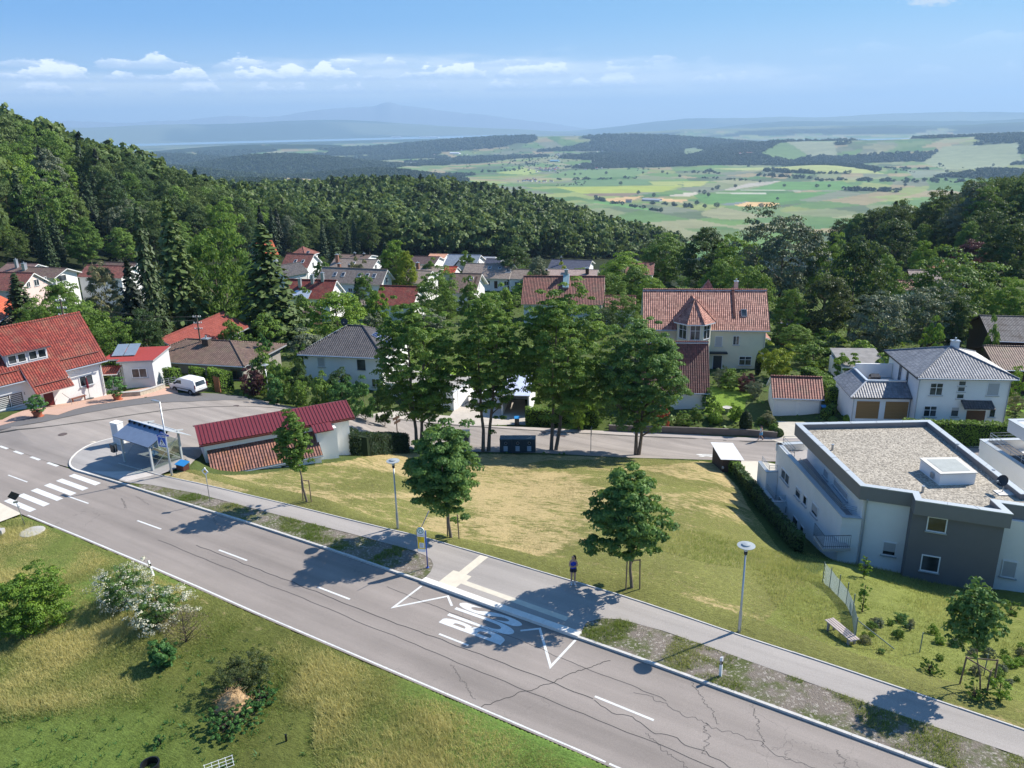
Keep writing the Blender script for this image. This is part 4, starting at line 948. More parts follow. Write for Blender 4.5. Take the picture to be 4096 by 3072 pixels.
# lower wing in front of the yellow house
h = H('lowwing','tiled_outbuilding','white outbuilding with steep dark red tiles half behind the right hand tall maple',(2560,1570),(2840,1573),-8.3,-10.8,W=7.2,ridge=(2836,1368),roof=tile_mat('deep_red_tiles',lin((142,80,68)),lin((104,58,50)),.25,lin((90,70,55)),.28,.34,1.2),oh=.4,cat='outbuilding')
h.win('r',2.5,1.4,.9,1.0,'n'); h.win('f',3.0,1.1,1.2,1.2,'n')
# double garage
h = H('garage','double_garage','white double garage with red tiles and two white doors',(3089,1591),(3299,1598),-8.4,-11.0,ridge=(3288,1509),roof=TTER,oh=.35,cat='garage')
h.win('f',1.55,1.12,2.45,2.05,'gd',frame=mat('white_garage_door',(.74,.74,.72),.5,.03)); h.win('f',4.25,1.12,2.45,2.05,'gd',frame=MATS['white_garage_door'])
# white pyramid roofed house right
h = H('whiteR','white_house','white two storey house with glossy anthracite pyramid roof beside brown garage doors',(3669,1511),(4079,1517),-3.4,-9.0,W=11.3,kind='hip',hx=5.4,ridge=(3802,1386),rend='A',roof=tile_mat('glossy_anthracite_tiles',lin((128,130,134)),lin((98,100,106)),.0,tw=.3,th=.36,depth=1.1,rough=.38),oh=.55,fascia=DMET)
for u,z,w,hh,s_ in ((1.9,4.1,1.45,1.5,'x'),(8.0,4.2,1.35,1.55,'s'),(1.6,1.4,1.45,1.35,'x'),(4.3,1.4,.9,1.2,'q'),(8.35,1.35,.7,1.1,'g')): h.win('f',u,z,w,hh,s_)
for z in (4.85,4.15,3.3): h.win('f',4.6,z,.85,.62,'g')
h.win('f',6.6,.75,2.2,1.9,'d',frame=mat('brown_front_door',(.12,.06,.04),.5,.2)); h.win('l',6.0,4.0,1.1,2.4,'g'); h.win('l',3.6,4.0,.9,2.3,'g')
mb = MB(); mb.slab([(5.3,-.75,2.25),(8.6,-.75,2.25),(8.6,.52,2.85),(5.3,.52,2.85)],.12); mb.build('door_canopy',TDRK,h.root)
h.chim(6.1,6.1,.8,.6,.55,m=mat('ribbed_metal',(.6,.62,.63),.5,.05))
mb = MB(); mb.tube([(.45,.3,5.4),(.5,.47,5.0),(.5,.47,-.6)],.055,8); mb.build('downpipe',ZINC,h.root)
# its garage wing with roof terrace
def wing():
 a,b,c = at(3403,1588,-6.4),at(3651,1592,-6.4),at(3336,1507,-6.4); u = (b - a); L = float(np.linalg.norm(u)); ang = math.atan2(u[1],u[0])
 root = empty('garage_wing',(a[0],a[1],-9.2),ang,'white garage wing with two brown doors, dark tiled skirt roof and roof terrace','garage')
 W = 7.6; he = 2.75; mb = MB(); mb.box(.45,L - .1,.45,W,-1.5,he - .05); mb.build('wall',WHITE,root)
 rt = MATS['glossy_anthracite_tiles']; mb = MB(); e = he; t_ = he + 1.25; d = 2.3
 mb.slab([(0,0,e),(L,0,e),(L,d,t_),(d,d,t_)],.18,0,1); mb.slab([(0,W,e),(0,0,e),(d,d,t_),(d,W,t_)],.18,0,1); mb.tube([(0,0,e + .02),(d,d,t_ + .02)],.1,6,2); mb.build('roof',[rt,DMET,mat('pale_ridge',(.5,.5,.5),.4)],root)
 mb = MB(); h0,h1 = he,he + 1.55
 mb.box(d + .01,L - .05,d + .01,d + .22,h0,t_ + .12); mb.box(d + .01,d + .22,d + .22,W,h0,t_ + .12); mb.box(d + .22,L,W - .2,W,h0,h1 + .4); mb.build('parapet',WHITE,root)
 mb = MB(); mb.box(d - .03,L - .05,d - .03,d + .26,t_ + .123,t_ + .17); mb.box(d - .03,d + .26,d + .26,W,t_ + .123,t_ + .17); mb.build('coping',ALU,root)
 mb = MB(); mb.box(d + .22,L - .05,d + .22,W - .2,he - .04,he + .25); mb.build('terrace_floor',CONC,root)
 gdm = mat('brown_garage_door',(.30,.17,.065),.6,.1,1,stretch=(1,1,5));
 for u_ in (1.85,5.1):
  P = lambda a_,d_,z_,u_=u_: (.45 + u_ + a_ - .1,.45 - d_,z_); window_unit(P,1.12,2.75,2.25,'gd',gdm,root)
 mb = MB(); mb.tube([(.5,.3,2.5),(.5,.3,-.6)],.05,8); mb.build('downpipe',ZINC,root)
 g = empty('covered_grill',tuple(Matrix.Translation(root.location) @ Matrix.Rotation(ang,4,'Z') @ Vector((4.0,4.6,he + .26))),ang,'covered dark grill standing on the roof terrace','grill')
 mb = MB(); mb.prism([(-.6,-.35),(.6,-.35),(.6,.35),(-.6,.35)],0,.95); mb.build('cover',mat('grey_tarpaulin',(.07,.07,.075),.6,.3,4),g)
 mb = MB(); mb.slab([(-.62,-.37,.955),(.62,-.37,.955),(.45,0,1.3),(-.45,0,1.3)],.02); mb.slab([(-.62,.37,.955),(-.45,0,1.3),(.45,0,1.3),(.62,.37,.955)],.02); mb.build('lid',MATS['grey_tarpaulin'],g)
wing()
# carport behind
def flatbox(name,label,cat,A,B,z,zb,W,roofm=CONC,wall=WHITE,th=.25,slope=0,over=.15,open_front=False,post=DWOOD,edge=None):
 a,b = at(*A,z),at(*B,z); u = b - a; L = float(np.linalg.norm(u)); ang = math.atan2(u[1],u[0]); root = empty(name,(a[0],a[1],zb),ang,label,cat); hh = z - zb
 mb = MB()
 if open_front:
  mb.box(.1,.3,.1,W,-1,hh - th); mb.box(L - .3,L - .1,.1,W,-1,hh - th); mb.box(.3,L - .3,W - .2,W,-1,hh - th + slope * .9)
 else: mb.prism([(over,over),(L - over,over),(L - over,W - over),(over,W - over)],-2,[hh - th,hh - th,hh - th + slope * (1 - over / W),hh - th + slope * (1 - over / W)])
 mb.build('wall',wall,root); mb = MB(); mb.slab([(0,0,hh),(L,0,hh),(L,W,hh + slope),(0,W,hh + slope)],th - .02,0,1); mb.build('roof',[roofm,edge or TRIM],root)
 return root,L,W,hh
r_,L,W,hh = flatbox('carport','open carport with grey sheet roof behind the brown garage doors','carport',(3370,1468),(3560,1470),-7.6,-10.3,6.5,TRIB,WHITE,.2,.9,.05,True)
mb = MB(); mb.box(L * .5 - .12,L * .5 + .12,.1,.34,-1,hh - .2); mb.build('post',WHITE,r_)
P_ = lambda a,d,z: (L * .25 + a,.35 - d,z); window_unit(P_,1.05,L * .5 - .5,2.0,'gd',mat('dark_garage_door',(.06,.065,.08),.5,.1),r_)
# timber barns at the right edge
h = H('barn1','timber_barn','dark timber barn with corrugated grey roof at the right edge',(3965,1363),(4400,1376),-7,-11.2,ridge=(3919,1262),rend='A',roof=tile_mat('corrugated_grey_sheets',lin((122,118,116)),lin((100,96,94)),.75,lin((80,72,66)),.2,1.4,1.2,.85),wall=DWOOD,oh=.7,cat='barn',trim=DWOOD)
h = H('barn2','timber_barn','brown roofed timber barn in front of the corrugated one',(3985,1478),(4400,1490),-8,-11.2,W=11,ridge=(3912,1382),rend='A',roof=TBRN,wall=DWOOD,oh=.7,cat='barn',trim=DWOOD)
# left red house
h = H('redleft','red_roofed_house','white house with steep red tiled roof, wide dormer and porch roof at the left edge',(-139,1579),(430,1440),.5,-3.1,ridge=(319,1249),oh=.6,roof=TRED,fascia=mat('red_brown_metal',(.16,.06,.05),.5,.1))
Lr,Wr,her,rhr = h.L,h.W,h.he,h.rh; sl = rhr / (Wr / 2)
def xloc(px,py,z):   # pixel at height z -> along-wall coordinate of this house
 p = at(px,py,z); o = h.root.location; return (p[0] - o.x) * math.cos(h.ang) + (p[1] - o.y) * math.sin(h.ang)
u1 = xloc(62,1595,-.9); h.win('f',u1 - .5,1.65,2.6,1.5,'n')
for wob_ in (0,): pass
bl = MB()
for a0 in (-1.2,.05):
 for i in range(7): bl.box(u1 + a0 + .08,u1 + a0 + 1.1,.555,.575,.98 + i * .19,1.06 + i * .19)
bl.build('blind',SHUTW,h.root)
xd = xloc(222,1590,-1.8); h.win('f',xd - .5,.95,1.15,2.1,'d',frame=mat('dark_red_door',(.10,.012,.015),.4,.1)); xs2 = xloc(350,1500,-.6); h.win('f',xs2 - .5,1.75,1.5,1.2,'n')
for i in range(3): mb = MB(); mb.box(xd - 1.15 - .0,xd + 1.3 - i * .0,-1.0 - .32 * (2 - i) + .0,.55,-.62 + .17 * i - .6,-.45 + .17 * i); mb.build('door_step',CONC,h.root)
mb = MB(); mb.tube([(xd + 1.35,-1.5,-.6),(xd + 1.35,-1.5,.75),(xd + 1.35,.3,1.1)],.03,6); mb.build('handrail',STEEL,h.root)
mb = MB(); xa,xb = xloc(150,1475,.5) ,xloc(315,1530,.5)      # porch roof: the main slope carried down further
xa,xb = xd - 2.0,xd + 1.9; mb.slab([(xa,-1.75,her - 1.35),(xb,-1.75,her - 1.35),(xb,1.1,her + 1.1 * sl + .09),(xa,1.1,her + 1.1 * sl + .09)],.18,0,1)
mb.build('porch_roof',[TRED,TRIM],h.root)
mb = MB(); mb.box(xb - .14,xb - .06,-1.0,.54,her - 1.6 - 0,her - .5); mb.build('porch_side',WHITE,h.root)
x0,x1 = xd - 3.0,xd + 1.1; yd = 1.25; zd = her + yd * sl; zt = zd + 1.35       # shed dormer
mb = MB(); mb.add([(x0,yd,zd - .3),(x1,yd,zd - .3),(x1,yd,zt),(x0,yd,zt),(x0,Wr * .46,her + Wr * .46 * sl),(x1,Wr * .46,her + Wr * .46 * sl),(x0,Wr * .46,zt + .4),(x1,Wr * .46,zt + .4)],[(0,1,2,3),(1,5,7,2),(0,3,6,4)]); dm = recalc(mb.build('dormer',LGREY,h.roof))
mb = MB(); yb = Wr * .5 - .12; mb.slab([(x0 - .35,yd - .45,zt + .02),(x1 + .35,yd - .45,zt + .02),(x1 + .35,yb,her + rhr * .985),(x0 - .35,yb,her + rhr * .985)],.16,0,1); mb.build('dormer_roof',[TRED,FASC],h.roof)
for i in range(4):
 P = lambda a,d,z,i=i: (x0 + .62 + i * .92 + (.18 if i > 1 else 0) + a,yd - d,z); window_unit(P,zd + .68,.86,.95,'g',TRIM,dm,sill=False)
for xx0,xx1,yy in ((.3,xa - .2,.75),(xb + .1,Lr - .4,.75),(xa + .3,xb - .3,-1.1),):
 mb = MB(); zz = her + yy * sl + .16 if yy > 0 else her - 1.35 + (yy + 1.75) * (1.1 * sl + .09 + 1.35) / 2.85 + .16
 mb.tube([(xx0,yy,zz),(xx1,yy,zz)],.05,6)
 for q in np.arange(xx0 + .3,xx1,.9): mb.tube([(q,yy,zz),(q,yy + .25,zz - .02)],.025,5)
 mb.build('snow_guard',mat('red_brown_metal',(.16,.06,.05),.5,.1),h.roof)
fc = bpy.data.curves.new('house_number','FONT'); fc.body = '1'; fc.size = .45; fc.extrude = .01; fc.materials.append(DMET); fo = bpy.data.objects.new('house_number',fc); COL.objects.link(fo); dg_ = bpy.context.evaluated_depsgraph_get(); me_ = bpy.data.meshes.new_from_object(fo.evaluated_get(dg_)); bpy.data.objects.remove(fo); fo = bpy.data.objects.new('house_number',me_); COL.objects.link(fo); fo.parent = h.root; fo.location = (xd - 2.3,.57,1.9); fo.rotation_euler = (R(90),0,0)
# annex with red flat roof
def annex():
 z = -.6; a,b = at(474,1447,z),at(612,1441,z); u = b - a; L = float(np.linalg.norm(u)); ang = math.atan2(u[1],u[0])
 root = empty('grey_annex',(a[0],a[1],-3.9),ang,'pale grey flat annex with red roof joined to the left house','annex'); he = z + 3.9; W = 6.2
 mb = MB(); mb.prism([(.25,.25),(L - .25,.25),(L - .25,W),(-.6,W),(-.6,1.6),(.25,1.6)],-1.5,he - .22); mb.build('wall',LGREY,root)
 mb = MB(); mb.prism([(-.3,0),(L,0),(L,W + .2),(-2.2,W + .2),(-2.4,1.2),(-.3,1.2)],he - .2,he,1,0); mb.build('roof',[mat('red_roofing_felt',(.30,.045,.04),.85,.15,3),FASC],root)
 P = lambda a_,d,zz: (L * .52 + a_,.25 - d,zz); window_unit(P,1.75,1.75,1.15,'n',TRIM,root)
 mb = MB();
 for i in range(2): mb.slab([(-1.6 + i * 1.4,2.2,he + .15),(-.3 + i * 1.4,2.2,he + .15),(-.3 + i * 1.4,4.6,he + .95),(-1.6 + i * 1.4,4.6,he + .95)],.06)
 mb.build('solar_panel',mat('pale_solar_glass',(.20,.25,.31),.2,.1),root)
 mb = MB(); mb.slab([(-2.6,-.6,2.0),(-.2,-.6,2.0),(-.2,1.2,2.55),(-2.6,1.2,2.55)],.14,0,1); mb.build('entrance_roof',[TRED,TRIM],root)
 P = lambda a_,d,zz: (-1.2 + a_,1.55 - d,zz); window_unit(P,.9,1.1,2.1,'d',MATS['glazed_door'] if 'glazed_door' in MATS else GLASS,root)
 for i in range(3): mb = MB(); mb.box(-2.2,-.5,-.9 - .3 * (2 - i),1.4,-1,-.35 + .17 * i); mb.build('door_step',CONC,root)
annex()
# far left: orange roof, planked wall
h = H('orangeleft','planked_house','weathered grey planked house with orange tiled roof behind the red roof',(-240,1450),(88,1222),-1.5,-6.5,W=9,rh=3.0,kind='gable',wall=GWOODH,roof=TREDO,oh=.5)
h.win('f',h.L - 3.0,2.6,.7,1.6,'g',frame=DWOOD)
# brown bungalow and the red roof behind it
h = H('brown','brown_roofed_bungalow','low bungalow with wide brown hipped roof, grey boards and a square chimney',(520,1440),(977,1466),-4.0,-6.6,W=10.9,kind='hip',hx=5.2,ridge=(940,1364),roof=TBRN,wall=GWOOD,oh=.75,fascia=FASC)
h.chim(h.L - 8.2,4.4,.95,.75,.45,m=mat('old_dark_brick',(.10,.075,.06),.9,.3,5)); h.win('f',5.6,1.3,.7,1.2,'g',frame=DWOOD); h.win('f',9.3,1.7,1.5,.5,'g'); h.win('f',14.6,1.2,1.6,1.4,'n',frame=DWOOD)
h = H('redback','red_roofed_outbuilding','low building with smooth red tiled roof behind the brown bungalow',(760,1424),(1002,1306),-4.3,-6.9,W=8.5,ridge=(917,1247),roof=tile_mat('pale_red_tiles',lin((146,74,62)),lin((128,62,52)),.05,tw=.3,th=.36),wall=LGREY,oh=.8,cat='outbuilding')
# white house with black hipped roof and solar panels
h = H('solar','white_house','white house with dark hipped roof, satellite dish and solar panels',(1187,1417),(1536,1433),-4.2,-9.2,W=11.4,kind='hip',hx=5.2,ridge=(1428,1303),roof=TDRK,oh=.6,fascia=TRIM)
h.win('f',2.6,3.85,1.15,1.35,'s'); h.win('f',8.4,3.75,1.15,1.4,'g',frame=DMET); h.win('f',10.3,1.3,1.2,1.2,'n')
def panels(h):
 s_ = h.rh / h.hx
 for k,(y0,y1,d0,d1) in enumerate(((4.3,7.4,1.9,3.4),(3.6,6.6,.35,1.7))):
  mb = MB(); q = lambda d,y,o: (h.L - d,y,h.he + d * s_ + o)
  mb.slab([q(d0,y0,.12),q(d0,y1,.12),q(d1,y1,.12),q(d1,y0,.12)],.06,0)
  for i in range(4):
   for j in range(2):
    ya,yb = y0 + (y1 - y0) * i / 4 + .04,y0 + (y1 - y0) * (i + 1) / 4 - .04; da,db = d0 + (d1 - d0) * j / 2 + .03,d0 + (d1 - d0) * (j + 1) / 2 - .03
    mb.slab([q(da,ya,.14),q(da,yb,.14),q(db,yb,.14),q(db,ya,.14)],.012,1)
  mb.build('solar_panel',[ALU,mat('solar_cells',(.02,.03,.08),.15,.1)],h.roof)
 for k in range(9):      # a row along the left face seen edge on
  y0 = 1.6 + k * .9; mb = MB(); dd = lambda d,y,o: (d,y,h.he + d * s_ + o)
  lim = min(y0,h.W - y0 - .9) * .95
  if lim < .7: continue
  mb.slab([dd(.3,y0,.14),dd(lim,y0,.14),dd(lim,y0 + .85,.14),dd(.3,y0 + .85,.14)],.06); mb.build('solar_panel',ALU,h.roof)
panels(h)
def dish(name,loc,r,az,el,label,m=DMET,mast=1.2,lean=None):
 root = empty(name,loc,az,label,'satellite dish'); mb = MB(); mb.tube([(0,0,0),(0,0,mast)],.03,8); mb.tube([(-.35,0,.02),(.35,0,.02)],.02,6); mb.build('mast',STEEL,root)
 mb = MB(); prof = [(.02,.0)] + [(r * i / 8,r * .22 * (i / 8) ** 2) for i in range(1,9)]; prof2 = [(a,b + .02) for a,b in prof[::-1]]; mb.lathe(prof + prof2,24); d = mb.build('reflector',m,root,smooth=True); d.location = (0,-.1,mast); d.rotation_euler = (R(90 - el),0,0)
 mb = MB(); mb.tube([(0,-.12,mast - r * .8),(0,-.1 - r * 1.1,mast + .05)],.018,6); mb.box(-.05,.05,-.2 - r * 1.1,-.08 - r * 1.1,mast,mast + .12); mb.build('feed_arm',STEEL,root)
pt = h.root.matrix_basis @ Vector((h.L - h.hx - 2.4,h.W / 2 - .5,h.he + h.rh - .4)); dish('satellite_dish',tuple(pt),.5,h.ang + .2,25,'dark satellite dish on the roof ridge of the solar panel house',mast=1.0)
# white flat garage behind the first tall maple
r_,L,W,hh = flatbox('white_garage','white flat roofed garage behind the leftmost tall maple','garage',(1539,1530),(1814,1562),-7.3,-9.9,6.0,mat('roof_gravel_thin',(.33,.31,.28),.95,.15,4),WHITE,.3,0,.12,edge=ALU)
P_ = lambda a,d,z: (L - .12 + d,2.6 + a,z); window_unit(P_,1.1,2.6,2.1,'gd',TRIM,r_)
# ---- village beyond, rows of gabled roofs
def V(key,name,label,A,B,ze,down=2.8,wins=(),**k):
 a,b = at(*A,ze),at(*B,ze); zb = ze - down; h = H(key,name,label,A,B,ze,zb,gutter=False,group=None,**k)
 for w in wins: h.win(*w)
 return h
h = V('v5','red_roofed_house','house with dark red roof and three tall metal chimneys',(1121,1192),(1320,1198),-9.6,ridge=(1347,1121),roof=TRED,oh=.5,wins=(('r',3.0,3.3,1.6,1.5,'n'),))
for x,y in ((3.6,2.6),(6.2,3.4),(8.4,3.9)): h.chim(x,y,.6,.6,-1.6 ,m=ZINC)
mb = MB(); mb.slab([(1.5,-.6,h.he + .2),(6.8,-.6,h.he + .2),(6.8,1.4,h.he + 1.5),(3.2,1.4,h.he + 1.5)],.1); mb.build('glass_lean_to',ALU,h.roof)
h = V('v6','semi_detached_house','long house with rough grey brown roof and five roof windows',(1262,1128),(1526,1140),-11.6,3.4,ridge=(1551,1078),roof=TGREY,oh=.8,wins=(('r',3.4,3.9,1.3,1.3,'n'),('f',14.5,1.6,2.4,.7,'g'),('f',8.5,1.6,1.2,1,'n')))
for x in (4.0,6.3,10.8,13.0,14.9): h.onroof(x,1.6,.95,1.3,fr=TRIM)
h.chim(4.2,5.0,.7,.7,.8); h.chim(6.9,5.2,.4,.4,.6,m=DMET)
h = V('v7','red_brown_roofed_house','tall white house with red brown roof and balcony right of the larch',(1120,1068),(1231,1072),-12.6,4.2,ridge=(1258,1016),roof=TTER,wins=(('r',3.2,4.6,1.0,1.3,'n'),('r',3.2,1.9,1.6,1.6,'n')))
h.onroof(3.6,1.4,.9,1.2,fr=TRIM); h.onroof(6.0,1.4,.9,1.2,fr=TRIM); h.onroof(6.2,4.2,.9,1.1)
mb = MB(); mb.box(h.L + .1,h.L + 1.2,2.5,7.0,2.4,2.55); mb.box(h.L + 1.15,h.L + 1.2,2.5,7.0,2.553,3.5); mb.build('balcony',TRIM,h.root)
V('v7b','small_white_house','small white gabled house with black roof in front of the balcony house',(1138,1108),(1236,1090),-12.6,2.6,W=7,rh=2.6,roof=TDRK,wins=(('r',3,3,.8,.9,'g'),))
h = V('v8','grey_roofed_house','house with flat grey green roof and a brick chimney behind the long house',(1314,1068),(1490,1074),-13.6,W=8,ridge=(1508,1038),roof=TGREY,wins=(('r',2.5,2.8,1.2,1.2,'n'),)); h.chim(1.8,2.3,.9,.7,-2.2); h.onroof(6.8,1.5,.9,1.1,fr=TRIM)
h = V('v8b','dark_roofed_house','dark brown roof with two black chimneys just before the trees',(1318,1037),(1466,1041),-14.8,W=8.5,ridge=(1462,1020),roof=TBRN); h.chim(7.2,3.6,.6,.6,.6,m=DMET); h.chim(10.4,3.6,.6,.6,.5,m=DMET)
V('v7c','red_roofed_house','red hipped roof peeping over the balcony house',(1150,1026),(1222,1028),-14.2,W=9,kind='hip',rh=2.6,roof=TTER,oh=.5)
V('v7d','orange_gabled_house','orange gable end above the larch',(1050,1030),(1118,1022),-12.6,3.2,W=9,rh=4.2,roof=TREDO,oh=.5)
V('v9','red_roofed_house','house with plain dark red roof left of the first tall maple',(1490,1220),(1652,1226),-9.6,W=9,ridge=(1653,1146),roof=TRED)
h = V('v10','brown_roofed_house','brown gabled house with white gable end left of the big red brown roof',(1790,1170),(1904,1173),-11.5,W=11.5,ridge=(1931,1095),roof=TBRN,oh=.9,wins=(('r',5,3.4,1.1,1.2,'s'),)); h.onroof(4.2,3.7,.9,1.1,fr=TRIM); h.onroof(5.6,.2,.3,5.4,'valley_flashing',m=DWOOD,fr=DWOOD,lift=.06)
h = V('v11','long_bungalow','long pale bungalow with grey brown roof and white front wall',(1840,1111),(2036,1116),-15.2,3.0,W=12.5,ridge=(2058,1057),roof=TGREY,oh=.8,gable=DWOOD,wins=(('f',7.2,1.7,.9,1.2,'g'),('f',9.3,1.2,1.1,2.1,'d',DWOOD),('f',12.3,1.6,1.3,1.2,'n')))
h.onroof(6.9,4.0,.9,1.1,fr=TRIM); h.onroof(9.9,4.0,.8,1.0,fr=TRIM); h.onroof(12.4,2.6,1.3,1.5,fr=TRIM)
V('v11b','bungalow_wing','lower wing with grey brown roof joined to the long bungalow',(2030,1115),(2122,1118),-15.2,3.0,W=8,rh=2.0,roof=TGREY,oh=.4,wins=(('f',2.2,1.6,1.3,1.1,'n'),('f',4.4,1.2,1.3,2.2,'d',DWOOD)))
h = V('v12','large_red_brown_roof_house','big house with long red brown roof and a glass chimney dormer',(2083,1217),(2416,1220),-10.8,3.0,W=11,ridge=(2426,1105),roof=TTER,oh=.6,wins=(('f',5,1.6,1.4,1.2,'n'),('f',12,1.6,1.4,1.2,'n')))
h.onroof(8.5,2.9,1.3,3.6,'glass_dormer',m=mat('pale_green_glass',(.30,.42,.42),.1,.1),fr=TRIM,grid=(2,1),lift=.45); h.chim(9.1,5.6,.7,.7,1.3,m=ZINC)
V('v13','red_brown_outbuilding','smaller red brown roof joined to the big red brown roof',(2418,1237),(2546,1238),-11.4,W=6.5,ridge=(2548,1183),roof=TTER,oh=.3,cat='outbuilding')
h = V('v14','navy_roofed_house','house with plain dark blue roof near the trees',(2190,1072),(2355,1077),-16,W=10.5,ridge=(2369,1042),roof=TNAV,oh=.6); h.chim(3.6,2.6,.4,.4,-2.0,m=DMET)
h = V('v15','pale_roofed_house','house with pale grey pink roof behind the glass chimney dormer',(2150,1112),(2385,1116),-14.8,W=9.5,ridge=(2388,1079),roof=tile_mat('pale_grey_pink_tiles',lin((172,152,142)),lin((150,128,120)),.1),oh=.6); h.chim(2.2,1.8,.6,.6,-1.4,m=DMET); h.chim(13.2,2.6,.9,.7,-1.5,m=DWOOD); h.onroof(6,1.8,1.5,1.2)
h = V('v16','brick_red_roofed_house','old brick red roof among the bright green trees',(2500,1098),(2615,1100),-14.6,W=10,ridge=(2633,1051),roof=TTER,oh=.5,wins=(('r',3,3,1.6,1.6,'n'),)); h.chim(2.8,4.0,.6,.6,.5,m=DMET)
h = V('v17','blue_grey_roofed_house','house with pale blue grey roof and a white dormer gable',(1771,1063),(1903,1066),-15.4,3.2,W=12,ridge=(1892,1020),roof=TBLU,oh=.6,wins=(('r',4,3.8,1.4,1.4,'n'),))
mb = MB(); a0,a1,am = 3.2,7.6,5.4; hz = h.he; mb.add([(a0,-.3,hz - 1.2),(a1,-.3,hz - 1.2),(am,-.3,hz + 1.9),(am,4.6,hz + 1.9)],[(0,1,2)]); mb.build('dormer_gable',WHITE,h.roof)
mb = MB(); mb.slab([(a0 - .6,-.8,hz - .9),(am,-.8,hz + 2.1),(am,5.2,hz + 2.1),(a0 - .6,.6,hz - .6)],.15); mb.slab([(am,-.8,hz + 2.1),(a1 + .6,-.8,hz - .9),(a1 + .6,.6,hz - .6),(am,5.2,hz + 2.1)],.15); mb.build('dormer_roof',TBLU,h.roof)
h = V('v17b','pale_roofed_house','low pale grey roof right of the blue grey house',(1898,1050),(1966,1052),-16.6,W=9,ridge=(1972,1028),roof=tile_mat('pale_grey_tiles',lin((170,172,176)),lin((150,152,158)),.1),oh=.4); h.onroof(2.4,1.4,.9,1.1)
V('v17c','slate_grey_outbuilding','small slate grey roof in front of the pale grey one',(1932,1062),(1995,1064),-16.2,W=7,rh=1.6,roof=TNAV,oh=.4,cat='outbuilding')
h = V('v18','dark_brown_roofed_house','dark brown roof left of the blue grey house',(1630,1056),(1738,1059),-15.4,W=10,ridge=(1722,1027),roof=tile_mat('chocolate_tiles',lin((92,70,66)),lin((74,56,54)),.1),oh=.5)
V('v19','orange_roofed_house','pale orange roof behind the dark brown one',(1700,1040),(1772,1042),-15.8,W=9,ridge=(1776,1016),roof=tile_mat('pale_orange_tiles',lin((214,160,128)),lin((198,144,112)),.05),oh=.4)
h = V('v20','grey_brown_roofed_house','low grey brown roof with small chimney in front of the blue grey house',(1640,1085),(1755,1088),-14.2,W=9,ridge=(1757,1066),roof=TGREY,oh=.5); h.chim(1.6,2.2,.8,.8,-1.7)
V('v20b','small_orange_red_roof','small bright red orange roof below the blue grey house',(1770,1092),(1818,1094),-14.6,W=5,rh=1.5,roof=tile_mat('bright_red_tiles',lin((205,84,56)),lin((190,72,48)),.0),oh=.3,cat='shed')
V('v20c','grey_roofed_house','mossy grey roof partly behind the round garden trees',(1600,1132),(1700,1136),-12.8,W=10,rh=2.4,roof=TGREY,oh=.5)
h = V('v21','pink_gabled_house','pale pink gabled house with red roof at the left',(-120,1160),(80,1165),-8,3.2,ridge=(136,1091),roof=TTER,wall=PINKW,oh=.5,wins=(('r',2.6,4.1,1.1,1.3,'n'),('r',5.0,4.1,1.5,1.5,'n'),('r',7.6,4.3,1.0,1.2,'n')))
h = V('v22','brown_gabled_house','brown roofed house with open gable balcony and orange parasol behind the pink house',(30,1105),(217,1113),-9.6,3.2,W=9,ridge=(253,1073),roof=TBRN,oh=1.0,trim=TRIM,wins=(('r',2,2.6,3.0,1.6,'g'),)); h.chim(2.6,3.2,.9,.9,-1.6,m=ZINC)
h = V('v23','mauve_roofed_house','mauve brown roof with white chimney left of the open gable house',(-20,1090),(104,1094),-11.2,W=9,ridge=(96,1056),roof=tile_mat('mauve_tiles',lin((140,112,104)),lin((120,96,90)),.1),oh=.5); h.chim(5.2,2.6,.7,.7,-2.2,m=ZINC)
V('v24','grey_brown_roofed_house','grey brown roof behind the pale olive tree at left',(350,1090),(510,1096),-12.4,W=9,rh=2.3,roof=TBRN,oh=.5)
V('v24b','dull_red_roofed_house','dull red roof half behind the pale olive tree at left',(305,1108),(485,1114),-11.6,W=9,rh=2.5,roof=TTER,oh=.5)
h = V('v37','grey_roofed_barn','old barn with open gable and grey mauve roof among the trees at right',(3647,1131),(3775,1133),-12.2,ridge=(3630,1080),rend='A',roof=tile_mat('grey_mauve_tiles',lin((140,122,116)),lin((118,102,98)),.3),wall=DWOOD,oh=.7,cat='barn',trim=DWOOD)
V('v37b','pinkish_roofed_annex','pinkish low roof in front of the open gabled barn',(3585,1160),(3680,1162),-12.2,W=6,rh=1.7,roof=TTER,wall=CREAM,oh=.4,cat='annex')
h = V('v38','red_brown_roofed_chalet','dark timber chalet with red brown roof and white chimney cap deep in the trees',(3718,1077),(3800,1078),-13,ridge=(3693,1037),rend='A',roof=tile_mat('rust_tiles',lin((150,88,72)),lin((128,72,60)),.1),wall=DWOOD,oh=.8,trim=DWOOD,cat='chalet'); h.onroof(2.2,1.8,.8,1,fr=TRIM); h.chim(2.4,4.6,.6,.6,.5,m=TRIM)
V('v44','garden_shed','small brown tiled garden shed under the walnut tree',(1188,1250),(1250,1252),-9.2,2,W=4.5,rh=1.0,roof=TBRN,wall=DWOOD,oh=.3,cat='shed')
V('v44b','garden_shed','small grey roofed garden shed right of the walnut tree',(1414,1222),(1478,1220),-10.6,2,W=4.5,rh=.7,roof=TGREY,wall=GWOOD,oh=.3,cat='shed')
r_,*_ = flatbox('low_brown_shed','low brown shed under dark trees right of the yellow house','shed',(3105,1285),(3165,1300),-8.6,-11,5,mat('brown_felt',(.16,.10,.08),.9,.2),mat('ochre_boards',(.16,.10,.05),.9,.2),.2)
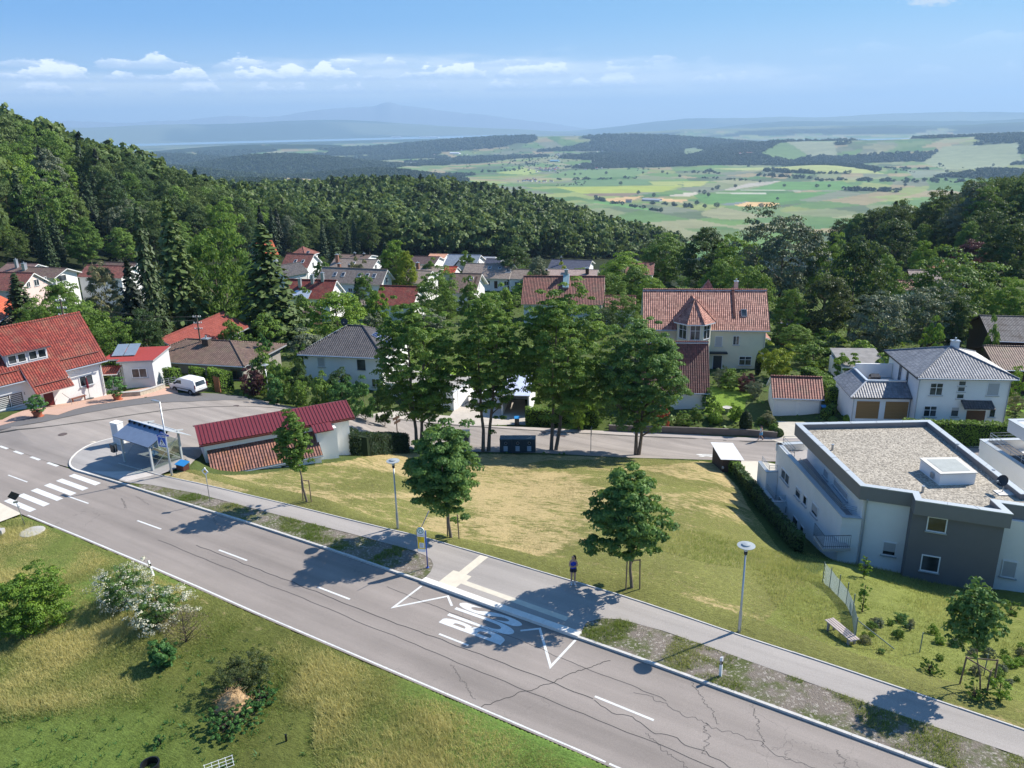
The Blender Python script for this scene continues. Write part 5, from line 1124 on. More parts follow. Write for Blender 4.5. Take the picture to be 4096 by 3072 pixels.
# transformer house by the road: red metal roof over a lean-to of old tiles
def shed():
 z = -.4; a,b = at(795,1771,z + .2),at(1420,1676,z - .2); a[2] = b[2] = z; u = b - a; L = float(np.linalg.norm(u)); ang = math.atan2(u[1],u[0])
 root = empty('metal_roofed_shed',(a[0],a[1],-3.9),ang,'long white shed with dark red ribbed metal roof and a tiled lean-to','shed'); he = z + 3.9
 print('shed',L,math.degrees(ang),a,b)
 W = 4.6; sh = .75; RM = mat('dark_red_metal',(.16,.026,.030),.42,.06,2,spec=.5)
 mb = MB(); zf = lambda y: he + sh * y / (W / 2)
 mb.slab([(0,0,zf(0)),(L,0,zf(0)),(L,W / 2 + .3,zf(W / 2 + .3)),(0,W / 2 + .3,zf(W / 2 + .3))],.1)
 mb.slab([(0,W / 2 + .3,zf(W / 2 + .3)),(L,W / 2 + .3,zf(W / 2 + .3)),(L,W + .6,he),(0,W + .6,he)],.1)
 for i in range(int(L / .31) + 1):
  x = min(i * .31,L - .06); mb.slab([(x,-.01,zf(0) + .05),(x + .06,-.01,zf(0) + .05),(x + .06,W / 2 + .3,zf(W / 2 + .3) + .05),(x,W / 2 + .3,zf(W / 2 + .3) + .05)],.048)
 x2,x3 = L * .70,L * .83; mb.slab([(x2,-1.15,he - .38),(x3,-1.15,he - .38),(x3,-.02,he - .02),(x2,-.02,he - .02)],.1)
 for i in range(int((x3 - x2) / .31)): x = x2 + i * .31; mb.slab([(x,-1.15,he - .33),(x + .06,-1.15,he - .33),(x + .06,-.02,he + .03),(x,-.02,he + .03)],.045)
 mb.box(-.02,L + .02,-.04,.0,he - .22,he - .1)
 mb.build('roof',RM,root)
 mb = MB(); mb.box(.35,L - .5,.35,W,-2.5,he - .12); mb.box(L * .72,L * .855,-.75,.35,-2.5,he - .42); mb.build('wall',WHITE,root)
 mb = MB(); mb.box(.8,L * .72 - .002,-1.75,.348,-2.5,1.35); mb.build('lean_to_wall',WHITE,root)
 mb = MB(); mb.slab([(.55,-1.95,1.25),(L * .73,-1.95,1.25),(L * .73,.345,2.75),(.55,.345,2.75)],.14,0,1); mb.build('lean_to_roof',[tile_mat('old_brown_clay_tiles',lin((140,96,84)),lin((98,66,58)),.45,lin((150,100,60)),.24,.38,1.3),TRIM],root)
 mb = MB()
 for x in (2.0,6.2): mb.box(x,x + 1.9,-1.78,-1.752,.75,.87)
 mb.build('vent_slot',DMET,root)
 mb = MB(); mb.tube([(.6,-2.0,1.12),(L * .73,-2.0,1.12)],.06,8); mb.build('gutter',STEEL,root)
 mb = MB(); mb.box(.30,.345,.8,2.0,1.2,1.28); mb.box(.30,.345,.8,1.3,.2,.3); mb.build('vent_slot',DMET,root)
shed()
# ------------------------------------------------------------------ flat roofed apartment building at the right
def hitwall(px,py,A,B):
 "picture ray against the vertical plane through plan points A, B: metres along it and height"
 d = ray(px,py); ux,uy = B[0] - A[0],B[1] - A[1]; L = math.hypot(ux,uy)
 k,m = np.linalg.solve(np.array([[d[0],-ux],[d[1],-uy]]),np.array(A,float)); return m * L,CH + d[2] * k
Z5 = lambda x,y: (3072 + x * .46293,1650 + y * .46293)
def inset(poly,d):
 n = len(poly); o = []
 for i in range(n):
  p0,p1,p2 = [np.array(poly[(i + k) % n],float) for k in (-1,0,1)]
  a = (p1 - p0) / np.linalg.norm(p1 - p0); b = (p2 - p1) / np.linalg.norm(p2 - p1); na = np.array([-a[1],a[0]]); nb = np.array([-b[1],b[0]])
  m = (na + nb) / np.linalg.norm(na + nb); o.append(tuple(p1 + m * d / max(.3,m @ na)))
 return o
def gravel_mat():
 m = bpy.data.materials.new('roof_gravel'); m.use_nodes = True; t = NT(m.node_tree); v = t.n('ShaderNodeTexCoord').outputs['Object']
 vo = t.n('ShaderNodeTexVoronoi',ins={'Vector': v,'Scale': 9.0}); wn = t.n('ShaderNodeTexWhiteNoise'); t.l(vo.outputs['Color'],wn.inputs['Vector'])
 c = t.mix(wn.outputs[0],(.16,.14,.11),(.46,.41,.33)); f = t.m('MULTIPLY_ADD',t.noise(v,.6,4),.35,.82); c = t.mix(1.0,c,t.n('ShaderNodeCombineColor',ins={0: f,1: f,2: f}).outputs[0],'MULTIPLY')
 b = t.n('ShaderNodeBsdfPrincipled',ins={'Base Color': c,'Roughness': .9}); bp = t.n('ShaderNodeBump',ins={'Height': vo.outputs[0],'Strength': .6,'Distance': -.05}); t.l(bp.outputs[0],b.inputs['Normal'])
 o = t.n('ShaderNodeOutputMaterial'); t.l(b.outputs[0],o.inputs[0]); return m
GRAV = gravel_mat()
COPE = mat('pale_metal_coping',(.46,.49,.50),.42,.05,1.5,metal=.25)
FAC = mat('grey_brown_fascia',(.20,.195,.195),.5,.05,2)
def apartment():
 root = empty('apartment_building',(29,54,-6),0,'large flat roofed apartment building with gravel roof, grey fascia and white walls','apartment building')
 T = lambda p: [(x - 29,y - 54) for x,y in p]
 roof = [(24.16,62.95),(24.49,50.53),(27.53,49.22),(27.2,48.14),(32.47,45.85),(32.62,47.5),(38.2,45.15),(38.2,48.8),(35.17,49.13),(35.76,62.98)]   # clockwise? kept counter-clockwise
 a = sum(roof[i][0] * roof[(i + 1) % 10][1] - roof[(i + 1) % 10][0] * roof[i][1] for i in range(10)); roof = roof if a > 0 else roof[::-1]
 inn = inset(roof,.45); dz = 6
 def ring(o,i,z0,z1,m,nm,parent=root):
  mb = MB(); n = len(o); o,i = T(o),T(i)
  V = [(x,y,z1) for x,y in o] + [(x,y,z1) for x,y in i] + [(x,y,z0) for x,y in o] + [(x,y,z0) for x,y in i]
  F = []
  for k in range(n): j = (k + 1) % n; F += [(k,j,n + j,n + k),(2 * n + k,2 * n + j,j,k),(n + k,n + j,3 * n + j,3 * n + k),(2 * n + k,3 * n + k,3 * n + j,2 * n + j)]
  mb.add(V,F); return mb.build(nm,m,parent)
 ring(roof,inn,dz - .06,dz,COPE,'coping'); ring(inset(roof,.03),inset(roof,.42),dz - 1.08,dz - .063,FAC,'fascia')
 mb = MB(); mb.prism(T(inset(roof,.425)),dz - 1.0,dz - .45); mb.build('gravel_roof',GRAV,root)
 # thin standing seams across the coping
 mb = MB()
 for k in range(10):
  p,q,pi,qi = (np.array(v) for v in (roof[k],roof[(k + 1) % 10],inn[k],inn[(k + 1) % 10])); n_ = int(np.linalg.norm(q - p) / 2.6)
  for j in range(1,n_ + 1):
   f = j / (n_ + 1); A_,B_ = p + (q - p) * f,pi + (qi - pi) * f; d = (q - p) / np.linalg.norm(q - p) * .02; mb.prism(T([tuple(A_ - d),tuple(A_ + d),tuple(B_ + d),tuple(B_ - d)]),dz + .001,dz + .012)
 mb.build('coping_seam',FASC,root)
 # walls: upper storeys under the roof, lower storeys stepping out on the left under a terrace
 wall = [(25.35,62.6),(24.9,50.6),(27.62,49.42),(32.75,47.25),(38,44.95),(38,48.6),(35.0,49.3),(35.5,62.7)]
 mb = MB(); mb.prism(T(wall),-6,dz - 1.085); mb.build('wall',WHITE,root)
 low = [(23.44,64.7),(23.64,50.95),(24.89,50.54),(25.6,50.8),(26.2,62),(26.2,64.2)]
 mb = MB(); mb.prism(T(low),-7,dz - 3.3); mb.build('lower_wall',WHITE,root)
 par = [(23.44,64.7),(23.64,50.95),(24.88,50.54)]
 def band(line,w,z0,z1,m,nm):
  mb = MB(); pl = strip_poly([np.array(p) for p in off_line(line,w / 2)],w); mb.prism(T(pl),z0,z1); return mb.build(nm,m,root)
 band(par,.16,dz - 3.3,dz - 2.66,WHITE,'terrace_parapet'); band([(23.40,64.75),(23.60,50.91),(24.86,50.5)],.42,dz - 2.655,dz - 2.6,COPE,'terrace_coping')
 band([(26.2,64.9),(23.35,64.72)],.2,dz - 3.3,dz - 2.66,WHITE,'terrace_parapet'); band([(26.2,65.0),(23.38,64.8)],.5,dz - 2.655,dz - 2.6,COPE,'terrace_coping')
 mb = MB(); mb.prism(T([(23.7,64.5),(23.9,51.2),(25.3,50.9),(26,64.4)]),dz - 3.29,dz - 3.2); mb.build('terrace_floor',mat('terrace_slabs',(.33,.31,.30),.8,.1,3),root)
 # railing on the terrace
 def rail(pts,z,h,nm='railing',m=STEEL,bars=0):
  mb = MB(); tp = T(pts)
  for hh in ([h] if bars else [h,h * .66,h * .33]): mb.tube([(x,y,z + hh) for x,y in tp],.022,6)
  if bars: mb.tube([(x,y,z + .08) for x,y in tp],.02,6)
  for i in range(len(tp) - 1):
   A_,B_ = np.array(tp[i]),np.array(tp[i + 1]); L = np.linalg.norm(B_ - A_); n_ = max(1,int(L / (.14 if bars else 1.5)))
   for k in range(n_ + 1): p = A_ + (B_ - A_) * k / n_; mb.tube([(p[0],p[1],z - .25),(p[0],p[1],z + h)],.012 if bars else .02,5)
  return mb.build(nm,m,root)
 rail([(25.7,64.4),(23.85,64.4),(23.95,61.8)],dz - 2.6,.75); rail([(23.95,60.5),(24.05,52.2),(25.0,51.5)],dz - 2.7,.45)
 # grey rendered bay between the white walls
 bay = [(27.3,48.42),(32.3,46.24),(32.75,47.3),(27.66,49.5)]; mb = MB(); mb.prism(T(bay),-6,dz - 1.085); mb.build('grey_bay',DARKW,root)
 # windows placed by their corners in the photograph on each wall plane
 def wpx(tl,br,A,B,style,dd=.0,minw=0):
  x0,z1 = hitwall(*Z5(*tl),A,B); x1,z0 = hitwall(*Z5(*br),A,B); A_,B_ = np.array(A),np.array(B); u = (B_ - A_) / np.linalg.norm(B_ - A_); n = np.array([u[1],-u[0]])
  c = A_ + u * (x0 + x1) / 2
  P = lambda a,d,zz: (c[0] + u[0] * a + n[0] * (d + dd) - 29,c[1] + u[1] * a + n[1] * (d + dd) - 54,zz)
  window_unit(P,(z0 + z1) / 2 + 6,max(abs(x1 - x0),minw),abs(z1 - z0),style,TRIM,root)
 GA,GB = (27.3,48.42),(32.3,46.24)
 wpx((1383,892),(1535,1045),GA,GB,'g'); wpx((1330,1222),(1470,1388),GA,GB,'g')
 WA,WB = (24.9,50.6),(27.62,49.42); wpx((995,1108),(1100,1245),WA,WB,'h')
 RA,RB = (32.75,47.25),(38,44.95); wpx((2030,1270),(2135,1435),RA,RB,'s')
 LA,LB = (23.44,64.7),(23.64,50.95)
 # the left wall is seen obliquely: widths there are read along the wall
 for tl,br,s_ in (((122,470),(182,640),'n'),((245,630),(279,765),'q'),((310,700),(333,820),'g'),((385,765),(428,925),'h'),((95,715),(162,885),'n'),((220,880),(255,1010),'g'),((283,958),(305,1080),'g')): wpx(tl,br,LA,LB,s_)
 for tl,br in (((487,470),(520,590)),((575,560),(690,770))): wpx(tl,br,(25.35,62.6),(24.9,50.6),'s')
 # balcony with dark bars on the left wall
 mb = MB(); mb.box(-6.9,-4.9,-4.0,-2.1,1.08,1.3); mb.build('balcony_slab',CONC,root)
 rail([(22.15,51.95),(22.15,50.05),(24.05,50.05)],-4.62 + 6 - 0,.95,'railing',DMET,1)
 mb = MB(); mb.tube([(25.02 - 29,50.32 - 54,dz - 1.0),(25.02 - 29,50.42 - 54,dz - 1.3),(25.02 - 29,50.42 - 54,-1)],.06,8); mb.tube([(36.4 - 29,45.45 - 54,dz - 1.1),(36.4 - 29,45.45 - 54,-1)],.06,8); mb.build('downpipe',ZINC,root)
 # roof box, vents
 bx = [(30.31,54.01),(30.38,51.13),(33.1,51.19),(33.16,53.97)]; mb = MB(); mb.prism(T(inset(bx,.08)),dz - .5,dz + .43); w = mb.build('roof_box',WHITE,root)
 mb = MB(); mb.prism(T(bx),dz + .433,dz + .5); mb.build('box_lid',mat('pale_membrane',(.55,.53,.48),.8,.06,2),root)
 mb = MB(); mb.prism(T(inset(bx,.36)),dz + .501,dz + .515); mb.build('lid_sheet',mat('grey_felt',(.34,.36,.34),.8,.12,2),root)
 mb = MB(); mb.box(30.32 - 29,30.38 - 29,51.9 - 54,52.3 - 54,dz - .25,dz + .15); mb.build('vent_grille',STEEL,root)
 for q in ((555,325),(1335,690),(1632,320),(1942,545)):
  p = at(*Z5(*q),-.45); mb = MB(); mb.lathe([(.09,dz - .46),(.09,dz + .0),(.12,dz + .01),(.12,dz + .05)],12,(p[0] - 29,p[1] - 54)); mb.build('vent_pipe',STEEL,root)
 # two low rear balconies on the street side
 for cx,cy,z in ((23.2,66.6,-5.0),):
  pass
 for (x0,x1,y0,y1,zt) in ((22.2,23.42,61.2,64.0,-3.05 - 3.6),(22.4,23.42,63.8,66.2,-5.0)):
  mb = MB(); mb.box(x0 - 29,x1 - 29,y0 - 54,y0 + .15 - 54,-4,zt + 6); mb.box(x0 - 29,x0 + .15 - 29,y0 + .15 - 54,y1 - 54,-4,zt + 6); mb.box(x0 + .15 - 29,x1 - 29,y0 + .15 - 54,y1 - 54,-4,zt + 5.0); mb.build('balcony',WHITE,root)
  mb = MB(); mb.box(x0 - .05 - 29,x1 - 29,y0 - .05 - 54,y0 + .3 - 54,zt + 6.003,zt + 6.05); mb.box(x0 - .05 - 29,x0 + .3 - 29,y0 + .3 - 54,y1 - 54,zt + 6.003,zt + 6.05); mb.build('balcony_coping',COPE,root)
  rail([(x1,y0 + .35),(x0 + .35,y0 + .35),(x0 + .35,y1)],zt + 6.0,.5)
 return root
apartment()
pd = at(*Z5(2025,690),-.45); dish('satellite_dish',(pd[0],pd[1],-.42),.42,R(-75),28,'dark satellite dish on a pale slab on the gravel roof',mast=.85)
mb = MB(); mb.box(-.55,.55,-.4,.4,0,.05); o = mb.build('ballast_slab',PALEK); o.location = (pd[0] + .05,pd[1] - .1,-.444); tag(o,'pale concrete ballast slab under the satellite dish on the gravel roof','slab')
# terraces of the next building at the right edge
def terraces():
 root = empty('terraced_building',(44,62,-8),0,'white terraced building with metal copings and planted balcony at the right edge','apartment building')
 def blk(x0,x1,y0,y1,z0,z1,nm='terrace_wall',m=WHITE): mb = MB(); mb.box(x0 - 44,x1 - 44,y0 - 62,y1 - 62,z0 + 8,z1 + 8); return mb.build(nm,m,root)
 blk(41.5,60,46,64.6,-10,-3.55); blk(41.46,41.66,46,64.65,-3.55,-2.66,'parapet'); blk(41.66,60,64.4,64.6,-3.55,-2.66,'parapet')
 blk(41.40,41.85,45.9,64.7,-2.655,-2.6,'coping',COPE); blk(41.85,60,64.3,64.7,-2.655,-2.6,'coping',COPE)
 blk(41.9,43.9,60.3,64.2,-3.52,-3.0,'planter',mat('dark_planter',(.08,.075,.075),.7,.1))
 blk(42.4,60,55.6,62.75,-1.1,-.06,'upper_fascia',LGREY); blk(42.32,60,55.5,56.0,-.055,0,'coping',COPE); blk(42.32,42.8,56.0,62.8,-.055,0,'coping',COPE); blk(42.8,60,62.35,62.8,-.055,0,'coping',COPE)
 blk(44.5,60,55.8,62.0,-3.5,-1.103,'upper_wall',WHITE)
 mb = MB()
 for h in (.75,.5,.25): mb.tube([(45.5 - 44,64.2 - 62,5.4 + h),(42.0 - 44,64.2 - 62,5.4 + h),(42.0 - 44,50 - 62,5.4 + h)],.022,6)
 for k in range(10): mb.tube([(42.0 - 44,64.2 - 62 - k * 1.5,5.1),(42.0 - 44,64.2 - 62 - k * 1.5,6.15)],.02,5)
 mb.build('railing',STEEL,root)
 mb = MB();
 mb.lathe([(.05,4.4),(.05,5.15),(.5,5.16),(.5,5.2)],20,(44.0 - 44,58.6 - 62)); mb.build('balcony_table',TRIM,root)
terraces()
# timber hut with corrugated white roof
def hut():
 root = empty('timber_hut',(20.7,71.9,-9.45),R(-1),'small brown timber hut with white corrugated roof beside the paved yard','hut')
 mb = MB(); mb.prism([(.12,.1),(1.95,.1),(1.95,4.3),(.12,4.3)],-.3,[2.0,1.9,2.0,2.1]); mb.build('wall',BWOOD,root)
 m = MB(); N = 60
 for i in range(N):
  y0,y1 = 4.5 * i / N,4.5 * (i + 1) / N; zz = lambda y: .035 * math.sin(y * 2 * math.pi / .3);
  m.add([(-.12,y0 - .05,2.2 + zz(y0)),(2.2,y0 - .05,2.08 + zz(y0)),(2.2,y1 - .05,2.08 + zz(y1)),(-.12,y1 - .05,2.2 + zz(y1))],[(0,1,2,3)])
 o = m.build('roof',mat('white_corrugated',(.66,.66,.65),.5,.1,2),root); sd_ = o.modifiers.new('s','SOLIDIFY'); sd_.thickness = .02; sd_.offset = -1
 mb = MB(); mb.box(.05,2.0,.0,.08,-.25,-.1); mb.box(.02,.1,.1,4.3,-.25,-.1); mb.build('sill_plate',TRIM,root)
 mb = MB(); mb.tube([(.1,.03,1.4),(.1,-.12,1.42)],.05,8); mb.lathe([(.09,1.25),(.12,1.3),(.12,1.42),(.03,1.5)],12,(.1,-.15)); mb.build('wall_lamp',STEEL,root)
hut()
# ------------------------------------------------------------------ bus shelter
def Q7(x,y): return (350 + x * .42017,1560 + y * .42017)
def shelter():
 eL,eR,rL,rR,bR = at(*Q7(238,450),1.02),at(*Q7(582,570),.95),at(*Q7(380,330),1.75),at(*Q7(692,436),1.68),at(*Q7(868,460),1.1)
 u = eR - eL; L = float(np.linalg.norm(u[:2])); ang = math.atan2(u[1],u[0]); s0,t0 = to_st(eL[0],eL[1]); print('shelter',L,s0,t0,to_st(eR[0],eR[1]),to_st(rR[0],rR[1]),to_st(bR[0],bR[1]))
 zb = rplane(eL[0],eL[1]) + PH + .01; root = empty('bus_shelter',(eL[0],eL[1],zb),ang,'open bus shelter with blue grey folded roof, four grey posts and glass walls','bus shelter')
 he = 1.02 - zb + .12; n = np.array([-math.sin(ang),math.cos(ang)]); dep = 1.9; rr = he + .75; W = 3.1
 SM = mat('blue_grey_roof_sheet',(.20,.25,.33),.35,.12,2,metal=.3); PM = mat('pale_grey_posts',(.45,.47,.46),.5,.08,4)
 mb = MB(); mb.slab([(0,0,he),(L,0,he),(L,dep,rr),(0,dep,rr)],.06,0,1); mb.slab([(-.1,dep - .22,rr + .16),(L + .1,dep - .22,rr + .16),(L + .1,W + .7,he - .25),(-.1,W + .7,he - .25)],.05,2,2)
 for i in range(8): mb.box(i * L / 7 - .015 if i else .0,i * L / 7 + .015 if i < 7 else L,dep - .35,dep - .1,rr - .16,rr + .1,1)
 mb.build('roof',[SM,DMET,ALU],root)
 mb = MB();
 for x in (.55,L - .45):
  for y in (.35,W - .1): mb = MB(); mb.box(x - .07,x + .07,y - .07,y + .07,-.05,he + (y / dep * .75 if y < dep else .75 - .25) - .1); mb.build('post',PM,root)
 mb = MB()
 for x in (.55,L - .45): mb.slab([(x - .04,.2,he - .14),(x + .04,.2,he - .14),(x + .04,dep,rr - .14),(x - .04,dep,rr - .14)],.1); mb.slab([(x - .04,dep,rr - .1),(x + .04,dep,rr - .1),(x + .04,W + .4,he + .3),(x - .04,W + .4,he + .3)],.1)
 for y in (.35,W - .1): mb.box(.48,L - .38,y - .03,y + .03,he - .12 + (.14 if y < 1 else .42),he - .06 + (.14 if y < 1 else .42))
 mb.build('roof_beam',PM,root)
 mb = MB(); z1 = he - .1;
 for x0 in (L - .45,): mb.tube([(x0,.42,.3),(x0,W - .17,z1)],.015,5); mb.tube([(x0,.42,z1),(x0,W - .17,.3)],.015,5)
 mb.tube([(.62,.35,.3),(L / 2,.35,z1)],.012,5); mb.build('bracing_rod',STEEL,root)
 gm = bpy.data.materials.new('clear_glass'); gm.use_nodes = True; t = NT(gm.node_tree); b1 = t.n('ShaderNodeBsdfGlossy',ins={'Roughness': .05}); b2 = t.n('ShaderNodeBsdfTransparent',ins={0: (.78,.84,.82,1)}); mx = t.n('ShaderNodeMixShader',ins={0: .12}); t.l(b2.outputs[0],mx.inputs[1]); t.l(b1.outputs[0],mx.inputs[2]); o_ = t.n('ShaderNodeOutputMaterial'); t.l(mx.outputs[0],o_.inputs[0])
 mb = MB(); mb.box(.65,L - .55,W - .12,W - .1,.25,1.9); mb.box(L - .47,L - .45,.5,W - .2,.25,1.9); mb.build('glass_wall',gm,root)
 mb = MB(); mb.box(1.1,L - 1.1,W - .75,W - .35,.42,.47); mb.box(1.3,1.36,W - .6,W - .5,0,.42); mb.box(L - 1.36,L - 1.3,W - .6,W - .5,0,.42); mb.build('seat',mat('shelter_seat',(.12,.10,.09),.7),root)
 # cabinet standing at the left back corner
 c = empty('utility_cabinet',(*st(-30.3,8.0),rplane(*st(-30.3,8.0)) + PH),ang + .1,'tall white utility cabinet behind the left post of the bus shelter','cabinet')
 mb = MB(); mb.box(-.45,.45,-.3,.3,0,1.95); mb.box(-.48,.48,-.33,.33,1.953,2.0); mb.build('casing',WHITE,c); mb = MB(); mb.box(-.38,.38,-.315,-.303,.1,1.85); mb.build('door',LGREY,c)
 p = st(-28.6,8.55); w = empty('low_white_wall',(p[0],p[1],rplane(*p) + PH),ang + .02,'long white wall panel with a dark notice behind the bus shelter','wall panel')
 mb = MB(); mb.box(-.9,3.1,0,.16,-.1,1.7); mb.build('panel',WHITE,w); mb = MB(); mb.box(-.05,.6,-.02,-.003,.9,1.55); mb.build('notice',mat('dark_notice',(.06,.06,.065),.4,.5,6),w)
shelter()
def onst(s,t,h=.1): p = st(s,t); return (p[0],p[1],rplane(*p) + h)
RZ = math.atan2(RU[1],RU[0])
b = empty('litter_bin',onst(-27.9,6.1),RZ,'dark litter bin on a post at the left of the bus shelter','litter bin')
mb = MB(); mb.box(-.22,.22,-.18,.18,.35,.98); mb.build('bin_body',DMET,b); mb = MB(); mb.box(-.24,.24,-.2,.2,.983,1.1); mb.build('lid',mat('bin_lid',(.03,.05,.07),.4),b); mb = MB(); mb.tube([(.26,0,0),(.26,0,1.0)],.03,8); mb.build('post',STEEL,b)
b = empty('grit_box',onst(-19.9,7.1,.02),RZ + .1,'brown grit box with bright blue lid beside the bus shelter','grit box')
mb = MB(); mb.prism([(-.42,-.28),(.42,-.28),(.42,.28),(-.42,.28)],0,.48); mb.build('box',mat('brown_plastic',(.10,.04,.03),.6),b); mb = MB(); mb.slab([(-.5,-.34,.5),(.5,-.34,.5),(.5,.34,.66),(-.5,.34,.66)],.06); mb.build('lid',mat('bright_blue_plastic',(.03,.22,.50),.4),b)
# ------------------------------------------------------------------ street lamps
LENS = mat('lamp_lens',(.55,.60,.60),.2,.05)
def disc_lamp(loc,h,label,rz=0):
 r_ = empty('street_lamp',loc,rz,label,'street lamp','disc topped street lamps'); mb = MB(); mb.lathe([(.10,-.2),(.085,.0),(.085,1.15),(.06,1.25),(.042,h - .55)],12); mb.build('pole',STEEL,r_,True)
 mb = MB(); mb.lathe([(.07,h - .56),(.09,h - .5),(.09,h - .38),(.05,h - .36)],14); mb.build('socket',DMET,r_); mb = MB(); mb.lathe([(.08,h - .36),(.17,h - .12),(.17,h - .1)],16); mb.build('lens',LENS,r_)
 mb = MB(); mb.lathe([(.10,h - .1),(.42,h - .085),(.43,h - .06),(.22,h - .03),(.2,h + .03),(.05,h + .06)],26); mb.build('disc_shade',mat('disc_shade_grey',(.31,.34,.35),.4,.05),r_); return r_
disc_lamp(onst(25.19,7.5,0),4.95,'street lamp with pale disc top standing beside the path near the fence')
disc_lamp(onst(2.42,7.7,0),4.9,'street lamp half hidden by the maple behind the bus stop sign')
disc_lamp(tuple(gp(1076,1590)),4.3,'street lamp by the dark bushes near the white van')
g = at(3835,1690,-9.3); disc_lamp((g[0],g[1],gz(g[0],g[1])),4.0,'street lamp standing in the long hedge in front of the white house')
def led_lamp():
 r_ = empty('street_lamp',onst(-19.68,5.95,0),RZ + R(180),'tall lamp post with flat arm lamp and blue crossing sign beside the bus shelter','street lamp'); H_ = 6.2
 mb = MB(); mb.lathe([(.10,-.2),(.09,0),(.09,1.4),(.07,1.45),(.045,H_)],12); mb.build('pole',STEEL,r_,True)
 mb = MB(); mb.tube([(0,0,H_ - .05),(.25,-.02,H_)],.03,6); mb.slab([(.15,-.1,H_ + .03),(1.0,-.12,H_ + .0),(1.0,.12,H_ + .0),(.15,.1,H_ + .03)],.06); mb.build('lamp_head',STEEL,r_)
 # zebra crossing sign, facing the camera side
 s_ = MB(); s_.box(-.42,.42,-.02,0,2.45,3.29); sg = s_.build('crossing_sign',mat('sign_blue',(.012,.085,.42),.4,.03),r_)
 sg.rotation_euler = (0,0,R(180 + 12)); sg.location = (.28,.18,0)
 def flat(pts,y,nm,m): q = MB(); q.add([(x,y,z) for x,z in pts],[tuple(range(len(pts)))]); o = q.build(nm,m,sg); return o
 Wt = mat('sign_white',(.80,.80,.80),.4,.02); Bk = mat('sign_black',(.012,.012,.012),.4,0)
 bd = MB()
 for x0,x1,z0,z1 in ((-.42,.42,2.45,2.475),(-.42,.42,3.265,3.29),(-.42,-.395,2.475,3.265),(.395,.42,2.475,3.265)): bd.box(x0,x1,-.026,-.0205,z0,z1)
 bd.build('sign_border',Wt,sg)
 q = MB(); q.prism([(-.34,2.56),(.34,2.56),(0,3.17)],0,.004); o = q.build('triangle',Wt,sg); o.rotation_euler = (R(90),0,0); o.location = (0,-.0212,0)
 q = MB(); f = [((-.02,3.02),(.04,3.02),(.055,3.075),(.0,3.10),(-.035,3.06)),((-.05,2.99),(.05,2.99),(.06,2.80),(-.04,2.80)),((-.04,2.795),(.02,2.795),(-.10,2.60),(-.15,2.60)),((.025,2.795),(.06,2.795),(.15,2.60),(.10,2.60)),((.055,2.97),(.13,2.85),(.11,2.83),(.062,2.90)),((-.055,2.97),(-.13,2.86),(-.11,2.84),(-.052,2.90)),
         ((-.28,2.58),(-.23,2.58),(-.19,2.64),(-.22,2.64)),((-.2,2.575),(-.155,2.575),(-.135,2.595),(-.17,2.595)),((.2,2.575),(.155,2.575),(.135,2.595),(.17,2.595)),((.28,2.58),(.23,2.58),(.19,2.64),(.22,2.64)),((-.06,2.575),(.06,2.575),(.05,2.60),(-.05,2.60))]
 for p in f: q.add([(x,z,.0052) for x,z in p],[tuple(range(len(p)))])
 o = q.build('pedestrian_symbol',Bk,sg); o.rotation_euler = (R(90),0,0); o.location = (0,-.0212,0)
 # two narrow blue street name plates above
 for k,(rot,zz) in enumerate(((R(180 + 30),3.42),(R(180 - 4),3.56))):
  pl = MB(); pl.box(-.62,.35,-.015,.0,zz - .07,zz + .07); po = pl.build('name_plate',mat('plate_blue',(.03,.06,.38),.4,.03),r_); po.rotation_euler = (0,0,rot); po.location = (0,.06,0)
  tx = MB(); rr_ = random.Random(k)
  x = -.5
  while x < .2: w = rr_.uniform(.02,.05); tx.box(x,x + w,-.019,-.0155,zz - .03,zz + .03); x += w + .018
  tx.build('plate_lettering',Wt,po)
 ts = MB(); ts.box(-.2,.2,-.02,0,2.0,2.3); o = ts.build('small_plate',STEEL,r_); o.rotation_euler = (0,0,R(100)); o.location = (0,-.06,0)
led_lamp()
# ------------------------------------------------------------------ traffic signs and posts
def priority_sign():
 r_ = empty('priority_sign',onst(-12.58,4.25,.05),0,'white and yellow diamond priority sign on a post in the verge','road sign'); mb = MB(); mb.tube([(0,0,-.1),(0,0,2.75)],.03,8); mb.build('pole',STEEL,r_,True)
 for s_,m,y,nm in ((.42,mat('sign_white',(.8,.8,.8),.4,.02),-.05,'sign_plate'),(.22,mat('sign_yellow',(.80,.50,.015),.4,.02),-.056,'yellow_diamond')):
  q = MB(); q.add([(-s_ * .72,y,2.45),(0,y,2.45 - s_ * .72),(s_ * .72,y,2.45),(0,y,2.45 + s_ * .72)] + [(-s_ * .72,y + .004 + (.02 if s_ > .3 else 0),2.45),(0,y + .004 + (.02 if s_ > .3 else 0),2.45 - s_ * .72),(s_ * .72,y + .004 + (.02 if s_ > .3 else 0),2.45),(0,y + .004 + (.02 if s_ > .3 else 0),2.45 + s_ * .72)],[(0,1,2,3),(7,6,5,4),(0,4,5,1),(1,5,6,2),(2,6,7,3),(3,7,4,0)]); o = recalc(q.build(nm,m,r_)); o.rotation_euler = (0,0,R(-22))
 return r_
priority_sign()
r_ = empty('road_sign',onst(-21.76,-4.3,0),0,'dark backed diamond sign on a leaning post at the near end of the crossing','road sign'); r_.rotation_euler = (R(-2),R(-7),R(10))
mb = MB(); mb.tube([(0,0,-.1),(0,0,2.55)],.03,8); mb.box(-.06,.06,.03,.12,1.4,1.5); mb.build('pole',STEEL,r_,True)
